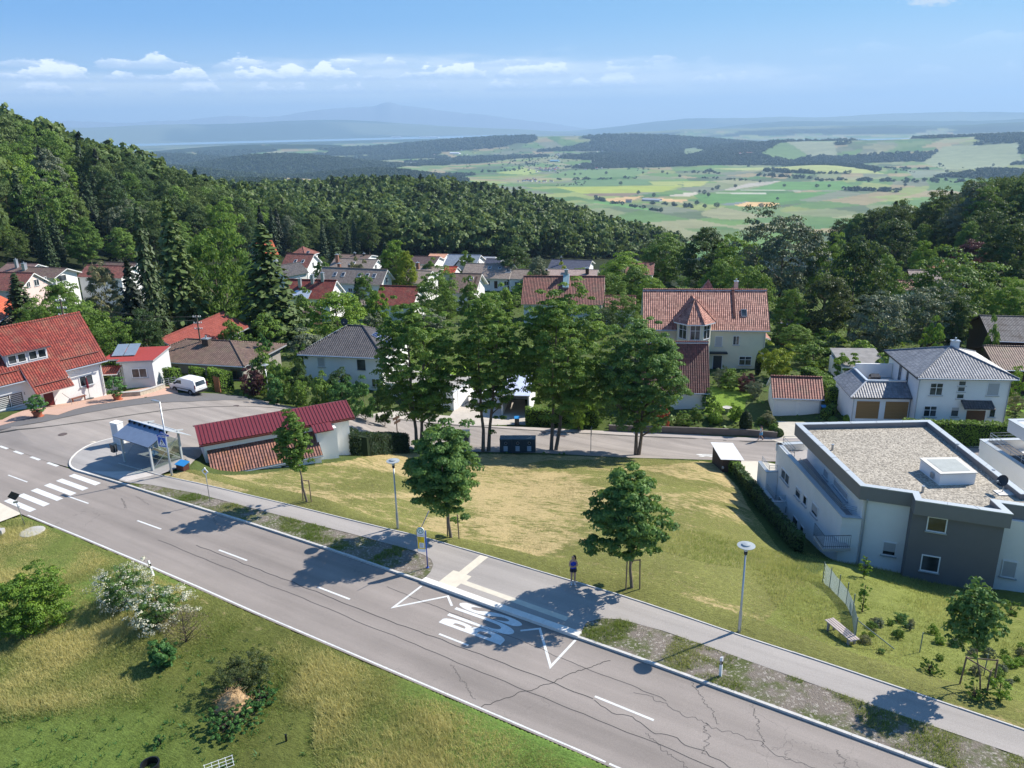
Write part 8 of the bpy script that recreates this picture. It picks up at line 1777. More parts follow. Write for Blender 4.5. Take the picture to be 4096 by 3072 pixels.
def long_hall(f,a,b,z,d,hgt,m,lab,rm=None):
 A_,B_ = at(*f(*a),z),at(*f(*b),z); u = B_ - A_; L = float(np.linalg.norm(u)); r_ = empty('long_building',(A_[0],A_[1],gz(A_[0],A_[1])),math.atan2(u[1],u[0]),lab,'building'); mb = MB(); mb.box(0,L,0,d,-3,hgt); mb.build('wall',m,r_); mb = MB(); mb.slab([(-.5,-1,hgt + .2),(L + .5,-1,hgt + .2),(L + .5,d / 2,hgt + d * .22),(-.5,d / 2,hgt + d * .22)],.4); mb.slab([(L + .5,d + 1,hgt + .2),(-.5,d + 1,hgt + .2),(-.5,d / 2,hgt + d * .22),(L + .5,d / 2,hgt + d * .22)],.4); mb.build('roof',rm or m,r_)
long_hall(F_,(362,728),(445,722),-268,16,11,TRIM,'long white building at the foot of the far field hill',mat('far_red_roof',(.30,.10,.07),.9))
long_hall(E_,(1945,975),(2060,980),-268,22,6,mat('far_pale_wall',(.5,.48,.45),.8),'long pale farm hall in the middle of the plain',mat('far_grey_roof',(.4,.4,.42),.7))
long_hall(E_,(1840,985),(1880,985),-268,18,8,mat('far_pale_wall',(.5,.48,.45),.8),'farmhouse with big brown roof in the middle of the plain',mat('far_brown_roof',(.17,.12,.10),.9))
long_hall(E_,(2105,610),(2212,606),-268,120,5,TRIM,'pale glasshouses below the far wooded ridge'); long_hall(E_,(420,742),(480,742),-268,30,8,TRIM,'white hall left in the far woods'); long_hall(E_,(700,690),(760,690),-268,40,9,TRIM,'pale works building in the far town')
long_hall(E_,(1350,738),(1405,738),-268,30,8,mat('far_blue_roof',(.25,.45,.5),.5),'blue roofed hall at the edge of the far village'); long_hall(E_,(320,571),(385,571),-235,60,26,TRIM,'white industrial block on the far shore, left one'); long_hall(E_,(500,570),(625,569),-235,60,22,TRIM,'white industrial block on the far shore, right one')
# ------------------------------------------------------------------ hedges
def hedge(label,pxs,h,w,mtop='hedge',name='clipped_hedge',sz=.17,dens=70,zb=0,world=None,back=True):
 P = [np.array(p) for p in world] if world else [gp(*p) for p in pxs]
 o0 = P[0]; r_ = empty(name,tuple(o0),0,label,'hedge'); L_ = [p[:2] - o0[:2] for p in P]; zz = [p[2] - o0[2] for p in P]; off = off_line(L_,w / 2) if back else L_
 Q = [np.array(q) for q in off]; g = G(int(abs(o0[0] * 100)) + 7); C,N,T = [],[],[]
 for i in range(len(Q) - 1):
  a,b = Q[i],Q[i + 1]; L = np.linalg.norm(b - a); d = (b - a) / L; n = np.array([-d[1],d[0]])
  for face,area in (('f',L * h),('b',L * h),('t',L * w * 1.4)):
   k = int(area * dens); s_,q = g.uniform(0,L,k),g.uniform(0,1,k); z0 = zz[i] + (zz[i + 1] - zz[i]) * s_ / L; lump = .07 * np.sin(s_ * 3.1 + i) + g.normal(size=k) * .05
   if face == 't': xy = a + d * s_[:,None] + n * ((q - .5) * w)[:,None]; z = z0 + h + lump; nn = np.tile([0,0,1.],(k,1))
   else: sg = -1 if face == 'f' else 1; xy = a + d * s_[:,None] + n * (sg * (w / 2 + lump))[:,None]; z = z0 + q * h; nn = np.tile([n[0] * sg,n[1] * sg,.25],(k,1))
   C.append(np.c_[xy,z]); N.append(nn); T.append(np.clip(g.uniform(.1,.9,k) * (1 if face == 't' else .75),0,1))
 for e,sg,zt in ((Q[0],-1,zz[0]),(Q[-1],1,zz[-1])):
  d = (Q[1] - Q[0]) if sg < 0 else (Q[-1] - Q[-2]); d = d / np.linalg.norm(d); n = np.array([-d[1],d[0]]); k = int(w * h * dens); C.append(np.c_[e + d * sg * g.uniform(0,.08,k)[:,None] + n * g.uniform(-w / 2,w / 2,k)[:,None],zt + g.uniform(0,h,k)]); N.append(np.tile([d[0] * sg,d[1] * sg,.2],(k,1))); T.append(g.uniform(.1,.8,k))
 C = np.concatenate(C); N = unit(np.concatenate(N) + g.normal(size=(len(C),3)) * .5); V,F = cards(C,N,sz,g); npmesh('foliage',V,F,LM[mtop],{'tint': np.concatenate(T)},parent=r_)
 pl = strip_poly(Q,w - .16); mb = MB(); mb.prism(pl,[z - .3 for z in zz + zz[::-1]],[z + h - .1 for z in zz + zz[::-1]]); mb.build('inner_core',mat('hedge_inside',(.012,.025,.008),.95,.3,3),r_); return r_  # solid dark core added behind the leaf cards
hedge('dark clipped hedge block right of the metal roofed shed',[(1412,1822),(1480,1826),(1560,1818),(1640,1812)],2.1,2.2,'hedgedark')
hedge('dark sided hedge with bright top along the street behind the tall maples',[(2104,1700),(2250,1706),(2392,1712)],2.0,1.3)
hedge('clipped hedge cube left of the white van',[(688,1545),(732,1540)],2.1,1.3); hedge('clipped hedge cube directly behind the white van',[(784,1528),(826,1524)],1.7,1.2,'hedge'); hedge('uneven yellowish hedge between the two cubes behind the van',[(836,1532),(900,1538)],1.7,1.3,'bright'); hedge('tall clipped hedge cube right of the white van',[(884,1572),(938,1566)],2.6,1.4)
hedge('bright rounded hedge climbing between the double garage and the brown garage',[(3362,1632),(3340,1600),(3300,1560),(3262,1540),(3232,1530)],2.4,1.6,'hedge')
hedge('long tall flowering hedge in front of the white house at right',None,3.0,1.3,'hedge',world=[(x,y,-10.2) for x,y in ((43.3,80.6),(50,79.6),(60,78.0))])
hedge('low hedge running down beside the left wall of the apartment building',[(2930,1905),(2985,1975),(3050,2060),(3110,2130),(3175,2205)],1.25,.75,'deep')
hedge('short green hedge behind the timber hut',[(2915,1890),(2945,1915)],1.2,.8,'hedge')
hedge('small green hedge beside the double garage',[(3305,1682),(3330,1668),(3345,1650)],1.1,.9,'mid')
def topiary(px,py,H,W,m,label,name='clipped_shrub',sq=1.0,n=2600,sz=.13):
 b = gp(px,py); g = G(int(px)); d = unit(g.normal(size=(n,3))); C = d * np.array([W / 2,W / 2,H / 2]) * (1 + .04 * np.sin(d[:,:1] * 9 + 1) + g.normal(size=(n,1)) * .03); C[:,:2] *= (1 - .22 * d[:,2:3]); C[:,2] += H / 2
 r_ = empty(name,tuple(b),0,label,'shrub'); V,F = cards(C,unit(d + g.normal(size=(n,3)) * .5),sz,g); npmesh('foliage',V,F,LM[m],{'tint': g.uniform(.1,.8,n)},parent=r_)
 mb = MB(); mb.lathe([(.05,.02)] + [(W / 2 * .9 * math.sin(math.pi * k / 10) * (1 - .2 * -math.cos(math.pi * k / 10)),H / 2 - H / 2 * .92 * math.cos(math.pi * k / 10)) for k in range(1,10)] + [(.03,H * .96)],14); mb.build('inner_core',mat('hedge_inside',(.012,.025,.008),.95,.3,3),r_)  # added dark solid core filling the clipped shape
topiary(2980,1728,2.7,1.5,'hedgedark','dark egg shaped clipped yew behind the garden wall','clipped_yew'); topiary(3092,1736,1.3,1.1,'mid','rounded grey green shrub at the end of the garden wall'); topiary(3110,1745,1.0,1.3,'deep','low dark shrub beside the drive of the double garage')
topiary(3405,1690,1.0,1.9,'bright','round yellow green box shrub in front of the brown garage doors'); topiary(2860,1690,1.3,1.7,'bright','yellow green ball shrub in front of the lawn'); topiary(3030,1500,3.4,.9,'hedgedark','slim dark conifer against the yellow house wall','columnar_yew')
topiary(3330,1690,.8,1.0,'blossom','pale flowering bush beside the box shrub')
# oleanders in the two pots stay with their pots as one thing
for r_,sc in ((POT1,1.),(POT2,1.15)):
 V,F,t_,P = crown_data(G(3 + int(sc * 10)),(.95 * sc,.95 * sc,.85 * sc),50,2600,.13,.25,clr=.25); crown_obj(V,F,t_,LM['laurel'],r_,'oleander',1.45 * sc)
 mb = MB();
 for k in range(7): a = k * .9; mb.tube([(0,0,.5),(.5 * sc * math.cos(a),.5 * sc * math.sin(a),1.5 * sc)],[.03,.012],5)
 mb.build('stems',BARK,r_)
# ivy covered pole and the insulator mast behind the left house
g = gp(1405,1320); p1 = atd(1378,1190,g[1]); r_ = empty('ivy_pole',g,0,'leaning pole overgrown with ivy beside the walnut tree','pole'); mb = MB(); d = p1 - g; mb.tube([(0,0,-.3),tuple(d)],[.16,.1],8); mb.build('pole',STAKE,r_)
gg = G(4); f = gg.uniform(0,.7,700) ** 1.0; C = d[None] * f[:,None] + gg.normal(size=(700,3)) * np.array([.28,.28,.2]) * (1.15 - f[:,None]); V,F = cards(C,unit(gg.normal(size=(700,3)) + [0,-1,.3]),.2,gg); npmesh('ivy',V,F,LM['laurel'],{'tint': gg.uniform(0,1,700)},parent=r_)
def mast(px,pyb,pyt,yd,label):
 p = atd(px,pyt,yd); z = gz(p[0],p[1]); H = p[2] - z; r_ = empty('power_pole',(p[0],p[1],z),0,label,'pole'); mb = MB(); mb.tube([(0,0,-.3),(0,0,H)],[.14,.09],8); mb.build('pole',STAKE,r_)
 mb = MB()
 for zz in (H - .25,H - 1.1,H - 1.9): mb.box(-.55,.55,-.04,.04,zz,zz + .07)
 mb.build('crossarm',STEEL,r_); mb = MB()
 for zz in (H - .25,H - 1.1,H - 1.9):
  for x in (-.48,-.2,.2,.48): mb.lathe([(.06,zz + .07),(.07,zz + .16),(.03,zz + .24)],8,(x,0))
 mb.build('insulator',mat('white_porcelain',(.75,.75,.73),.3,.02),r_); return (p[0],p[1],z + H)
m1 = mast(240,1240,1196,88,'power pole with white insulators rising behind the ridge of the red roofed house'); m2 = mast(786,1300,1262,104,'plain wooden power pole behind the red roofed outbuilding')
mb = MB()
for dz in (-.2,-1.0):
 A_,B_ = np.array(m1) + [0,0,dz],np.array(m2) + [0,0,dz * .6]; pts = [A_ * (1 - k / 10) + B_ * k / 10 - np.array([0,0,4 * .7 * (k / 10) * (1 - k / 10)]) for k in range(11)]; mb.tube(pts,.012,4)
o = mb.build('power_line',DMET); tag(o,'thin dark power wires between the two wooden poles','power line')
# ------------------------------------------------------------------ near shrubs on the camera side of the road
def near_shrub(px,py,dxc,dyt,dw,m,label,n,leafs,seed,ncl=110,name='wild_shrub',cz=.05,lump=.25,clr=.17,extra=None,hollow=.35,cone=-.1):
 b = gp(px,py); p = atd(dxc * DX,dyt * DX,b[1] + .6); H = max(.5,p[2] - b[2]); W = dw * DX / FPX * math.hypot(b[1],24); print('shrub',label[:20],round(H,1),round(W,1))
 r_ = broad(G(seed),H * .95,W * .86,cz,int(ncl * 1.3),int(n * 1.7),leafs * .76,LM[m],.035,label,name,'shrub',tuple(b),lump,cone,((0,0),),BARKD,None,clr=clr,nend=30,hollow=hollow)
 if extra:
  mm,k,s_ = extra; V,F,t_,P = crown_data(G(seed + 500),(W / 2 * 1.04,W / 2 * 1.04,H / 2),ncl,k,s_,lump,clr=clr * 1.05,hollow=.75,cone=cone); crown_obj(V,F,t_,LM[mm],r_,'blossom',cz + H / 2)
 return r_
near_shrub(125,2520,66,1222,175,'hedge','large rounded light green shrub at the left edge of the near meadow',17000,.125,201,170)
near_shrub(500,2420,268,1212,105,'blossom','white blossoming shrub beside the leaning marker post, upper one',7500,.085,202,120,extra=('petals',2600,.075))
near_shrub(640,2490,340,1258,120,'blossom','white blossoming shrub in front of the bare twigs, lower one',6000,.085,203,120,extra=('petals',3200,.075),cone=.1)
near_shrub(745,2570,395,1292,115,'twig','nearly bare brown twiggy bush right of the blossoming shrubs',1500,.06,204,120,lump=.3,hollow=.2)
near_shrub(655,2660,352,1370,74,'laurel','upright glossy green laurel bush standing alone',3400,.14,205,60)
near_shrub(985,2745,528,1402,150,'darkolive','dark olive thorny bush with open twigs above the straw heap',7000,.07,206,150,lump=.32,hollow=.25)
near_shrub(930,2900,500,1520,120,'laurel','low green nettles around the straw heap',4200,.11,207,110,clr=.2)
near_shrub(1040,2800,560,1490,90,'laurel','bluish green nettle patch right of the straw heap',3200,.11,208,90,clr=.2)
near_shrub(3455,2310,1792,1185,30,'bright','thin yellow green sapling at the top of the mesh fence',420,.14,209,30,name='wild_sapling',cone=.5); near_shrub(3448,2450,1832,1240,28,'bright','second thin sapling behind the mesh fence',420,.13,210,30,name='wild_sapling',cone=.2)
near_shrub(640,2975,345,1590,30,'laurel','small dark weed tuft beside the bare earth patch',500,.1,211,20,name='weed_tuft')
near_shrub(3900,2790,2120,1460,60,'mid','loose weeds right of the sapling stake frame',900,.1,212,40,name='weed_tuft'); near_shrub(3990,2800,2170,1440,50,'bright','yellowish weeds near the lower right fence post',900,.1,213,40,name='weed_tuft'); near_shrub(3720,2690,2005,1440,55,'mid','green shoots left of the sapling stake frame',900,.1,214,40,name='weed_tuft')
near_shrub(905,1850,470,968,26,'laurel','small dark bush between the grit box and the white shed',600,.11,215,20,name='weed_tuft'); near_shrub(4040,2460,2165,1290,50,'mid','weeds below the right white wall',900,.12,216,30,name='weed_tuft'); near_shrub(3640,2520,1950,1350,20,'silver','blue flowering herb on the slope below the grey bay',250,.09,217,12,name='weed_tuft')
# ------------------------------------------------------------------ grass as many small blades
GRM = leaf_mat('grass_blades',(.13,.23,.035),(.70,.62,.26),trans=.45,rnd=0,yel=(.3,.3,.08)); GRS = leaf_mat('hay_blades',(.12,.17,.04),(.74,.60,.34),trans=.25,rnd=0,yel=(.5,.4,.2))
def blades(name,x,y,z,hgt,tint,per,wid,m,label,seed,spread=.06,lean=.35):
 g = G(seed); n = len(x) * per; X = np.repeat(x,per) + g.normal(size=n) * spread; Y = np.repeat(y,per) + g.normal(size=n) * spread; Z = np.repeat(z,per) - .02; h = np.repeat(hgt,per) * g.uniform(.55,1.15,n); a = g.uniform(0,6.28,n); l = h * g.uniform(.1,1,n) * lean; w = wid * g.uniform(.6,1.4,n) * (.6 + .5 * np.repeat(hgt,per)); wx,wy = -np.sin(a) * w,np.cos(a) * w
 b = g.uniform(0,6.28,n); V = np.stack([np.stack([X - wx,Y - wy,Z],1),np.stack([X + wx,Y + wy,Z],1),np.stack([X + np.cos(b) * l,Y + np.sin(b) * l,Z + h],1)],1).reshape(-1,3)
 return tag(npmesh(name,V,np.arange(3 * n).reshape(n,3),m,{'tint': np.clip(np.repeat(tint,per) + g.normal(size=n) * .13,0,1)}),label,'grass',None,'stuff')
def pts_in(g,n,s0,s1,t0,t1):
 s = g.uniform(s0,s1,n); t = g.uniform(t0,t1,n); x = RO[0] + RU[0] * s + RN[0] * t; y = RO[1] + RU[1] * s + RN[1] * t
 P = np.stack([x,y,rplane(x,y) - CH],1); w = P[:,1] * cp - P[:,2] * sp; X = P[:,0] / w; Y = (P[:,1] * sp + P[:,2] * cp) / w; px = 2048 + (X * cr + Y * sr) * FPX; py = 1536 - (-X * sr + Y * cr) * FPX
 k = (w > 5) & (px > -150) & (px < 4250) & (py < 3250); return s[k],t[k],x[k],y[k],px[k],py[k]
def near_grass():
 g = G(301); s,t,x,y,px,py = pts_in(g,330000,-34,26,-26,-3.75); k = (t < -3.72 - .1 * np.sin(s * 3)) & ~((s < -23.7) & (t > -5.3)) & ~((s < -28) & (t > -9)); s,t,x,y,px,py = (q[k] for q in (s,t,x,y,px,py))
 dx,dy = px / DX,py / DX
 n1 = wob(x / 2.4,y / 2.4,1,4); n2 = wob(x / 6 + 9,y / 6,1,3)
 short = 1 - (1 - np.clip((dy - 1480 - .10 * (700 - dx) + 30 * n1) / 60,0,1)) ; short = np.clip((dy - (1500 + 22 * n1 - .0 * dx)) / 50,0,1) * (dx < 700 + 60 * n2) ; short = np.maximum(short,np.clip(1 - np.hypot((dx - 470) / 190,(dy - 1460) / 75),0,1) * 1.6); short = np.clip(short,0,1)
 tall = np.clip(.45 + .6 * n1 + .35 * n2,.05,1) * (1 - short); edge = np.clip((-t - 3.7) / 1.3,0,1); mown = np.clip(1 - np.hypot((dx - 90) / 150,(dy - 1200) / 60),0,1)
 h = (.06 + .34 * tall) * (.3 + .7 * edge) * (1 - .8 * np.clip(mown * 2,0,1)); tint = np.clip(.22 + .85 * tall + .3 * (1 - edge) + .4 * mown - .12 * short + .16 * n2 + .35 * np.clip(wob(x * 1.1,y * 1.1,1,3),-.5,.6),0,1)
 keep = g.random(len(x)) < np.where(short > .5,.55,1); x,y,h,tint = x[keep],y[keep],h[keep],tint[keep]; print('near tufts',len(x))
 k = (short[keep] > .35) & (g.random(len(x)) < .012); w_ = g.random(k.sum())
 blades('meadow_weeds',x[k],y[k],ghf(x[k],y[k]),.10 + .14 * w_,.02 + .12 * w_,9,.05,LM['laurel'],'broad leaved weeds scattered in the short near meadow',333,.09,1.3)
 blades('meadow_grass',x,y,ghf(x,y),h,tint,3,.016,GRM,'tall yellow green meadow grass on the near side of the road',302,.06,1.1)
near_grass()
def hay_grass():
 g = G(303); x = g.uniform(-27,32,90000); y = g.uniform(28,82,90000); s,t = to_st(x,y); k = inpoly(x,y,HAYP[0]); x,y,t = x[k],y[k],t[k]; n1 = wob(x / 3,y / 3,1,4); gr = np.clip(1 - (t - 7.2) / 1.6,0,1)
 straw = np.clip(.66 + .55 * n1 - .55 * gr,0,1); blades('hay_meadow',x,y,ghf(x,y),np.where(straw > .5,.05,.085),straw,5,.016,GRS,'mown hay and short grass covering the meadow between path and street',304,.12,1.6)
 x = g.uniform(14,50,60000); y = g.uniform(22,52,60000); s,t = to_st(x,y); k = (t > 7.5) & (s > 23) & ~inpoly(x,y,[(24,51),(38,45),(60,45),(60,60),(24,60)]); x,y,s,t = x[k],y[k],s[k],t[k]; n1 = wob(x / 1.6,y / 1.6,1,4); w = np.clip((t - 9) / 2,0,1)
 blades('slope_grass',x,y,ghf(x,y),.06 + .22 * w * np.clip(.5 + n1,0,1),np.clip(.30 + .3 * n1 + .25 * (1 - w),0,1),3,.016,GRM,'rough grass and weeds on the slope below the apartment building',305)
 g2 = G(306); x = g2.uniform(4,24,16000); y = g2.uniform(42,62,16000); k = inpoly(x,y,HAYP[0]) & (np.hypot((x - 15) / 6.5,(y - 46.5) / 5) < 1) ; x,y = x[k],y[k]; blades('tall_weeds',x,y,ghf(x,y),np.full(len(x),.28),np.clip(.35 + .3 * wob(x,y,1,3),0,1),3,.015,GRM,'taller unmown grass left of the mesh fence',307)
hay_grass()
def verge_weeds():
 g = G(310); s,t,x,y,px,py = pts_in(g,60000,-21,50,2.9,6.2); V1p,V2p = SL(V1),SL(V2); k = inpoly(x,y,V1p) | inpoly(x,y,V2p); x,y,s,t = x[k],y[k],s[k],t[k]; n1 = wob(x / 1.1,y / 1.1,1.2,4); k = n1 + .35 * (s < -8) - .25 * ((s > 2) & (s < 9)) + .3 * (s > 34) > .12; x,y,n1 = x[k],y[k],n1[k]
 blades('verge_weeds',x,y,rplane(x,y) + .1,.06 + .16 * np.clip(n1,0,1),np.clip(.15 + .3 * wob(x / 2,y / 2,1,3),0,1),4,.014,GRM,'low green weeds growing in the stony verge strips',311,.05)
verge_weeds()
# weeds on the slope behind the fence
_g = G(401)
for k in range(60):
 s_,t_ = _g.uniform(30,43),_g.uniform(9.8,15.5); q = st(s_,t_)
 if inpoly(np.array([q[0]]),np.array([q[1]]),[(23,51),(38,44.6),(60,44),(60,60),(23,60)])[0]: continue
 H = _g.uniform(.28,.62); put('s',(q[0],q[1],gz(*q) - .05),H,H * _g.uniform(.9,1.6),'weed clump on the rough slope below the apartment building',['mid','bright','laurel','silver','olive'][int(_g.integers(5))],'weed_clump','weed','weed clumps on the slope behind the mesh fence')
# village ground cover: loose low greenery between gardens
def garden_cover():
 g = G(320); n = 42000; x = g.uniform(-110,110,n); y = g.uniform(78,290,n); z = ghf(x,y); k = np.abs(x) < y * .7 + 12
 for p in PAVED: k &= ~inpoly(x,y,p)
 for p,c in LAWNP: k &= ~inpoly(x,y,p)
 for hs in HS.values():
  c_,s_ = math.cos(-hs.ang),math.sin(-hs.ang); X = (x - hs.root.location.x) * c_ - (y - hs.root.location.y) * s_; Y = (x - hs.root.location.x) * s_ + (y - hs.root.location.y) * c_; k &= ~((X > 0) & (X < hs.L) & (Y > 0) & (Y < hs.W))
 for p in ALLP: k &= ~inpoly(x,y,p)
 s_,t_ = to_st(x,y); k &= ~((s_ < -10) & (t_ < 14))
 x,y,z = x[k],y[k],z[k]; N = len(x)
 q = g.permutation(N)[:330]; used = []
 for i in q:
  if y[i] < 98 or any((x[i] - a) ** 2 + (y[i] - b) ** 2 < 22 for a,b in used): continue
  used.append((x[i],y[i])); H = g.uniform(2.2,4.4) * (1 if y[i] < 215 else 1.5)
  put('s' if H < 4.5 else 'b',(x[i],y[i],z[i] - .1),H,H * g.uniform(1.1,1.6),'garden bush among the lawns and hedges between the village houses',['mid','bright','deep','mid','maple','silver'][int(g.integers(6))],'garden_bush','bush','garden bushes between the village houses')
 V,F = cards(np.c_[x,y,z + g.uniform(0,.5,N) * np.clip(.5 + wob(x / 6,y / 6,1,3),0,1)],unit(np.array([0,0,1.]) + g.normal(size=(N,3)) * .6),.55,g)
 tag(npmesh('garden_plants',V,F,LM['mid'],{'tint': np.clip(.5 + .5 * wob(x / 7,y / 7,1,4),0,1)}),'low mixed garden greenery between the village houses','ground cover',None,'stuff')
garden_cover()
# ------------------------------------------------------------------ people
SKIN = mat('skin',(.50,.29,.20),.6,.04,6); HAIR = mat('dark_brown_hair',(.045,.022,.013),.55,.2,30); BLUE = mat('blue_sports_top',(.018,.045,.36),.7,.08,5); SHRT = mat('black_blue_shorts',(.012,.014,.035),.7,.08,5); SHOE = mat('white_shoes',(.62,.66,.70),.6,.1,8)
def skinned(name,verts,edges,rads,m,parent,sub=2,root=0):
 me = bpy.data.meshes.new(name); me.from_pydata([tuple(v) for v in verts],edges,[]); o = bpy.data.objects.new(name,me); COL.objects.link(o); o.parent = parent; me.materials.append(m)
 md = o.modifiers.new('skin','SKIN'); md.use_smooth_shade = True
 lay = me.skin_vertices[0] if me.skin_vertices else None
 if lay is None:
  bpy.context.view_layer.objects.active = o; bpy.ops.mesh.customdata_skin_add(); lay = me.skin_vertices[0]
 for i,r in enumerate(rads): lay.data[i].radius = r if hasattr(r,'__len__') else (r,r); lay.data[i].use_root = (i == root)
 sm = o.modifiers.new('sub','SUBSURF'); sm.levels = sub; sm.render_levels = sub; return o
def figure(loc,rz,label,pose):
 r_ = empty('person',loc,rz,label,'person'); K = pose
 names = list(K['J'].keys()); idx = {k: i for i,k in enumerate(names)}; V = [K['J'][k][0] for k in names]; Rr = [K['J'][k][1] for k in names]; E = [(idx[a],idx[b]) for a,b in K['E']]
 for sd_ in ('L','R'):      # five separate fingers rooted in each palm
  w,h = np.array(K['J']['wrist' + sd_][0]),np.array(K['J']['palm' + sd_][0]); d = (h - w) / np.linalg.norm(h - w); up = np.array(K['hand_up']); side = np.cross(d,up); side /= np.linalg.norm(side); nrm = np.cross(side,d)
  for k,(o_,ln) in enumerate(((-.032,.062),(-.011,.072),(.011,.076),(.032,.068))):
   i0 = len(V); V += [h + side * o_ + d * .012,h + side * o_ + d * (.012 + ln * .5) - nrm * .012,h + side * o_ + d * (.01 + ln * .9) - nrm * .034]; Rr += [.009,.008,.006]; E += [(idx['palm' + sd_],i0),(i0,i0 + 1),(i0 + 1,i0 + 2)]
  i0 = len(V); V += [w + d * .035 + side * -.042,w + d * .07 + side * -.058 - nrm * .01]; Rr += [.011,.008]; E += [(idx['palm' + sd_],i0),(i0,i0 + 1)]
 skinned('body',V,E,Rr,SKIN,r_,2,idx['pelvis'])
 hc = np.array(K['J']['head'][0]); face = np.array(K['face']); face = face / np.linalg.norm(face); sidev = np.cross(face,[0,0,1]); sidev /= np.linalg.norm(sidev); P = lambda f,s,z: tuple(hc + face * f + sidev * s + np.array([0,0,z]))
 mb = MB()
 for s in (-.032,.032): mb.tube([P(.085,s,.012),P(.098,s,.012)],.011,8)
 mb.build('eye',mat('eye_dark',(.03,.02,.015),.3,0),r_); mb = MB(); mb.tube([P(.09,0,.015),P(.118,0,-.02),P(.095,0,-.03)],[.008,.014,.008],6); mb.build('nose',SKIN,r_,True); mb = MB(); mb.tube([P(.094,-.022,-.055),P(.101,0,-.057),P(.094,.022,-.055)],.006,6); mb.build('mouth',mat('lips',(.35,.12,.10),.5,0),r_)
 mb = MB()
 for s in (-.082,.082): mb.tube([P(0,s,-.03),P(-.01,s * 1.1,.02)],.016,6)
 mb.build('ear',SKIN,r_,True)
 hv = [hc + np.array([0,0,.055]) - face * .015,hc + np.array([0,0,.01]) - face * .05,hc + np.array([0,0,-.06]) - face * .055]; he = [(0,1),(1,2)]; hr = [(.105,.098),(.098,.09),.055]
 if K.get('tail'):
  hv += [hc + np.array([0,0,.03]) - face * .14,hc + np.array([0,0,-.08]) - face * .18,hc + np.array([0,0,-.22]) - face * .16,hc + np.array([0,0,-.32]) - face * .13]; hr += [.04,.05,.045,.015]; he += [(1,3),(3,4),(4,5),(5,6)]
 skinned('hair',hv,he,hr,HAIR if K.get('tail') else mat('black_hair',(.015,.012,.012),.6),r_,2,1)
 def shell(nm,rings,m):
  N = 22; mb = MB(); V_ = []
  for cx,cy,z,rx,ry in rings:
   for j in range(N): a = 2 * math.pi * j / N; V_.append((cx + rx * math.cos(a),cy + ry * math.sin(a),z))
  mb.add(V_,[(i * N + j,i * N + (j + 1) % N,(i + 1) * N + (j + 1) % N,(i + 1) * N + j) for i in range(len(rings) - 1) for j in range(N)]); o = mb.build(nm,m,r_,True); s_ = o.modifiers.new('s','SOLIDIFY'); s_.thickness = .008; return o
 for nm,rg,m in K['shells']: shell(nm,rg,m)
 for sd_ in ('L','R'):
  a,b = np.array(K['J']['ankle' + sd_][0]),np.array(K['J']['toe' + sd_][0]); d = b - a; d[2] = 0; d /= np.linalg.norm(d)
  skinned('shoe',[a - d * .045 + [0,0,-.045],a + d * .05 + [0,0,-.045],a + d * .15 + [0,0,-.058]],[(0,1),(1,2)],[(.044,.046),(.046,.048),(.042,.03)],K.get('shoe',SHOE),r_,2)
  mb = MB(); mb.tube([a + [0,0,-.01],a + [0,0,.10]],[.047,.05],12); mb.build('sock',TRIM,r_,True) if K.get('sock') else None
 return r_
J = {'pelvis': ((0,0,1.02),(.155,.11)),'waist': ((0,.0,1.18),(.125,.09)),'chest': ((0,.01,1.38),(.16,.105)),'neck0': ((0,.015,1.56),(.065,.06)),'neck': ((0,.005,1.635),(.050,.052)),'head': ((-.01,-.005,1.745),(.088,.10)),'crown': ((-.01,0,1.80),(.07,.08)),
     'hipL': ((-.085,0,.93),.092),'kneeL': ((-.10,-.01,.53),.060),'calfL': ((-.105,.012,.36),.056),'ankleL': ((-.105,.01,.105),.036),'toeL': ((-.115,-.10,.03),.03),'hipR': ((.085,0,.93),.092),'kneeR': ((.085,-.03,.53),.060),'calfR': ((.085,-.0,.36),.056),'ankleR': ((.08,-.02,.105),.036),'toeR': ((.10,-.13,.03),.03),
     'shL': ((-.175,.01,1.475),.055),'elL': ((-.225,-.03,1.20),.040),'wristL': ((.02,-.17,1.245),.027),'palmL': ((.075,-.155,1.26),(.036,.018)),'shR': ((.175,.01,1.475),.055),'elR': ((.225,-.03,1.20),.040),'wristR': ((-.03,-.205,1.215),.027),'palmR': ((-.095,-.195,1.225),(.036,.018))}
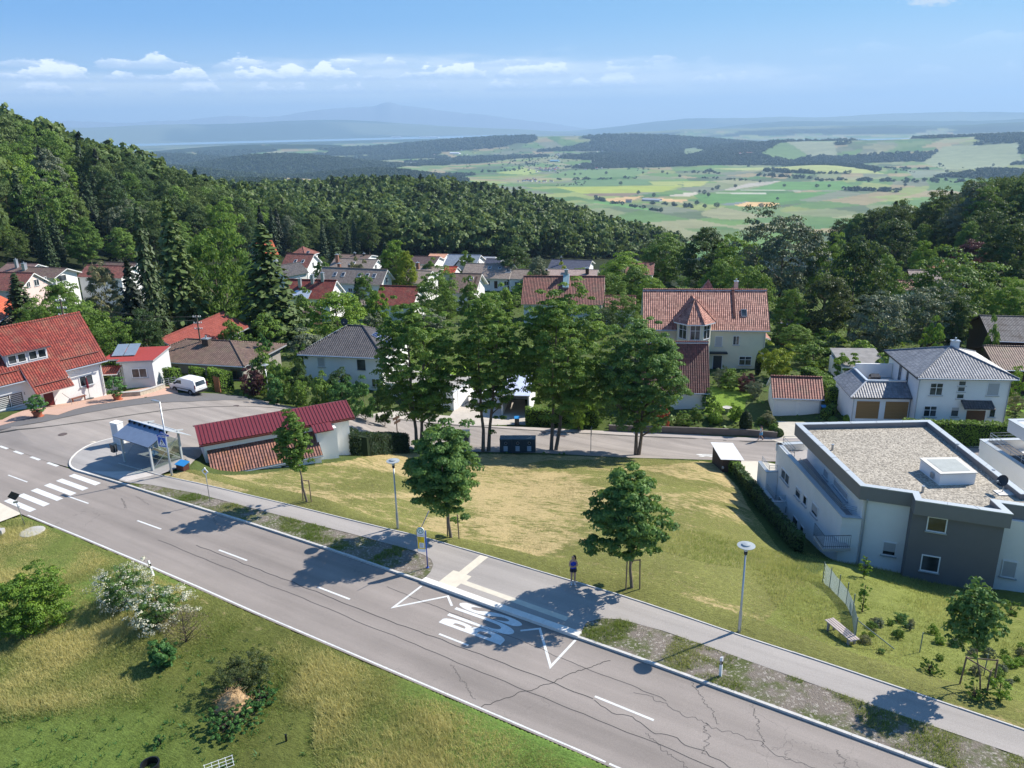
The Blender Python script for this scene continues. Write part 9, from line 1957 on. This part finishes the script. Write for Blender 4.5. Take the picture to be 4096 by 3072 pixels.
E_B = [('pelvis','waist'),('waist','chest'),('chest','neck0'),('neck0','neck'),('neck','head'),('head','crown'),('pelvis','hipL'),('hipL','kneeL'),('kneeL','calfL'),('calfL','ankleL'),('ankleL','toeL'),('pelvis','hipR'),('hipR','kneeR'),('kneeR','calfR'),('calfR','ankleR'),('ankleR','toeR'),('neck0','shL'),('shL','elL'),('elL','wristL'),('wristL','palmL'),('neck0','shR'),('shR','elR'),('elR','wristR'),('wristR','palmR')]
b = gp(2293,2344)
figure((b[0],b[1],b[2] + .04 if to_st(b[0],b[1])[1] > 7.5 else rplane(b[0],b[1]) + PH + .0),R(4),'woman in blue sleeveless top and dark shorts standing with folded arms at the path edge',
       dict(J=J,E=E_B,face=(-.82,-.5,.0),tail=True,hand_up=(0,-.2,1),sock=True,shells=[
           ('sleeveless_top',[(0,0,1.0,.178,.13),(0,0,1.10,.158,.118),(0,0,1.19,.145,.11),(0,.0,1.33,.172,.128),(0,.005,1.43,.168,.12),(0,.01,1.49,.12,.09),(0,.01,1.515,.10,.075)],BLUE),
           ('shorts',[(0,0,1.06,.172,.13),(0,0,.98,.19,.135),(0,0,.90,.195,.13),(0,0,.84,.19,.118)],SHRT)]))
J2 = dict(J); J2 = {k: (tuple(np.array(v[0])),v[1]) for k,v in J.items()}
for k,p in (('kneeL',(-.08,-.10,.55)),('calfL',(-.08,-.14,.38)),('ankleL',(-.08,-.24,.115)),('toeL',(-.08,-.38,.06)),('kneeR',(.08,.02,.53)),('calfR',(.08,.13,.38)),('ankleR',(.08,.27,.14)),('toeR',(.08,.16,.04)),('elL',(-.215,.06,1.22)),('wristL',(-.19,-.03,.98)),('palmL',(-.185,-.06,.91)),('elR',(.215,-.04,1.22)),('wristR',(.17,-.18,1.04)),('palmR',(.16,-.23,1.0))): J2[k] = (p,J[k][1])
b = gp(3042,1762)
figure((b[0],b[1],b[2] + .06),R(-75),'person in white shirt and light blue shorts walking along the pavement by the garden wall',dict(J=J2,E=E_B,face=(0,-1,-.1),hand_up=(1,0,0),shoe=DMET,shells=[
 ('shirt',[(0,0,.98,.185,.14),(0,0,1.15,.17,.13),(0,0,1.33,.185,.14),(0,.005,1.45,.175,.12),(0,.01,1.52,.10,.08)],TRIM),('shorts',[(0,0,1.05,.178,.135),(0,0,.90,.20,.145),(0,0,.76,.205,.18),(0,0,.66,.20,.20)],mat('light_blue_cloth',(.10,.30,.50),.8,.05))]))
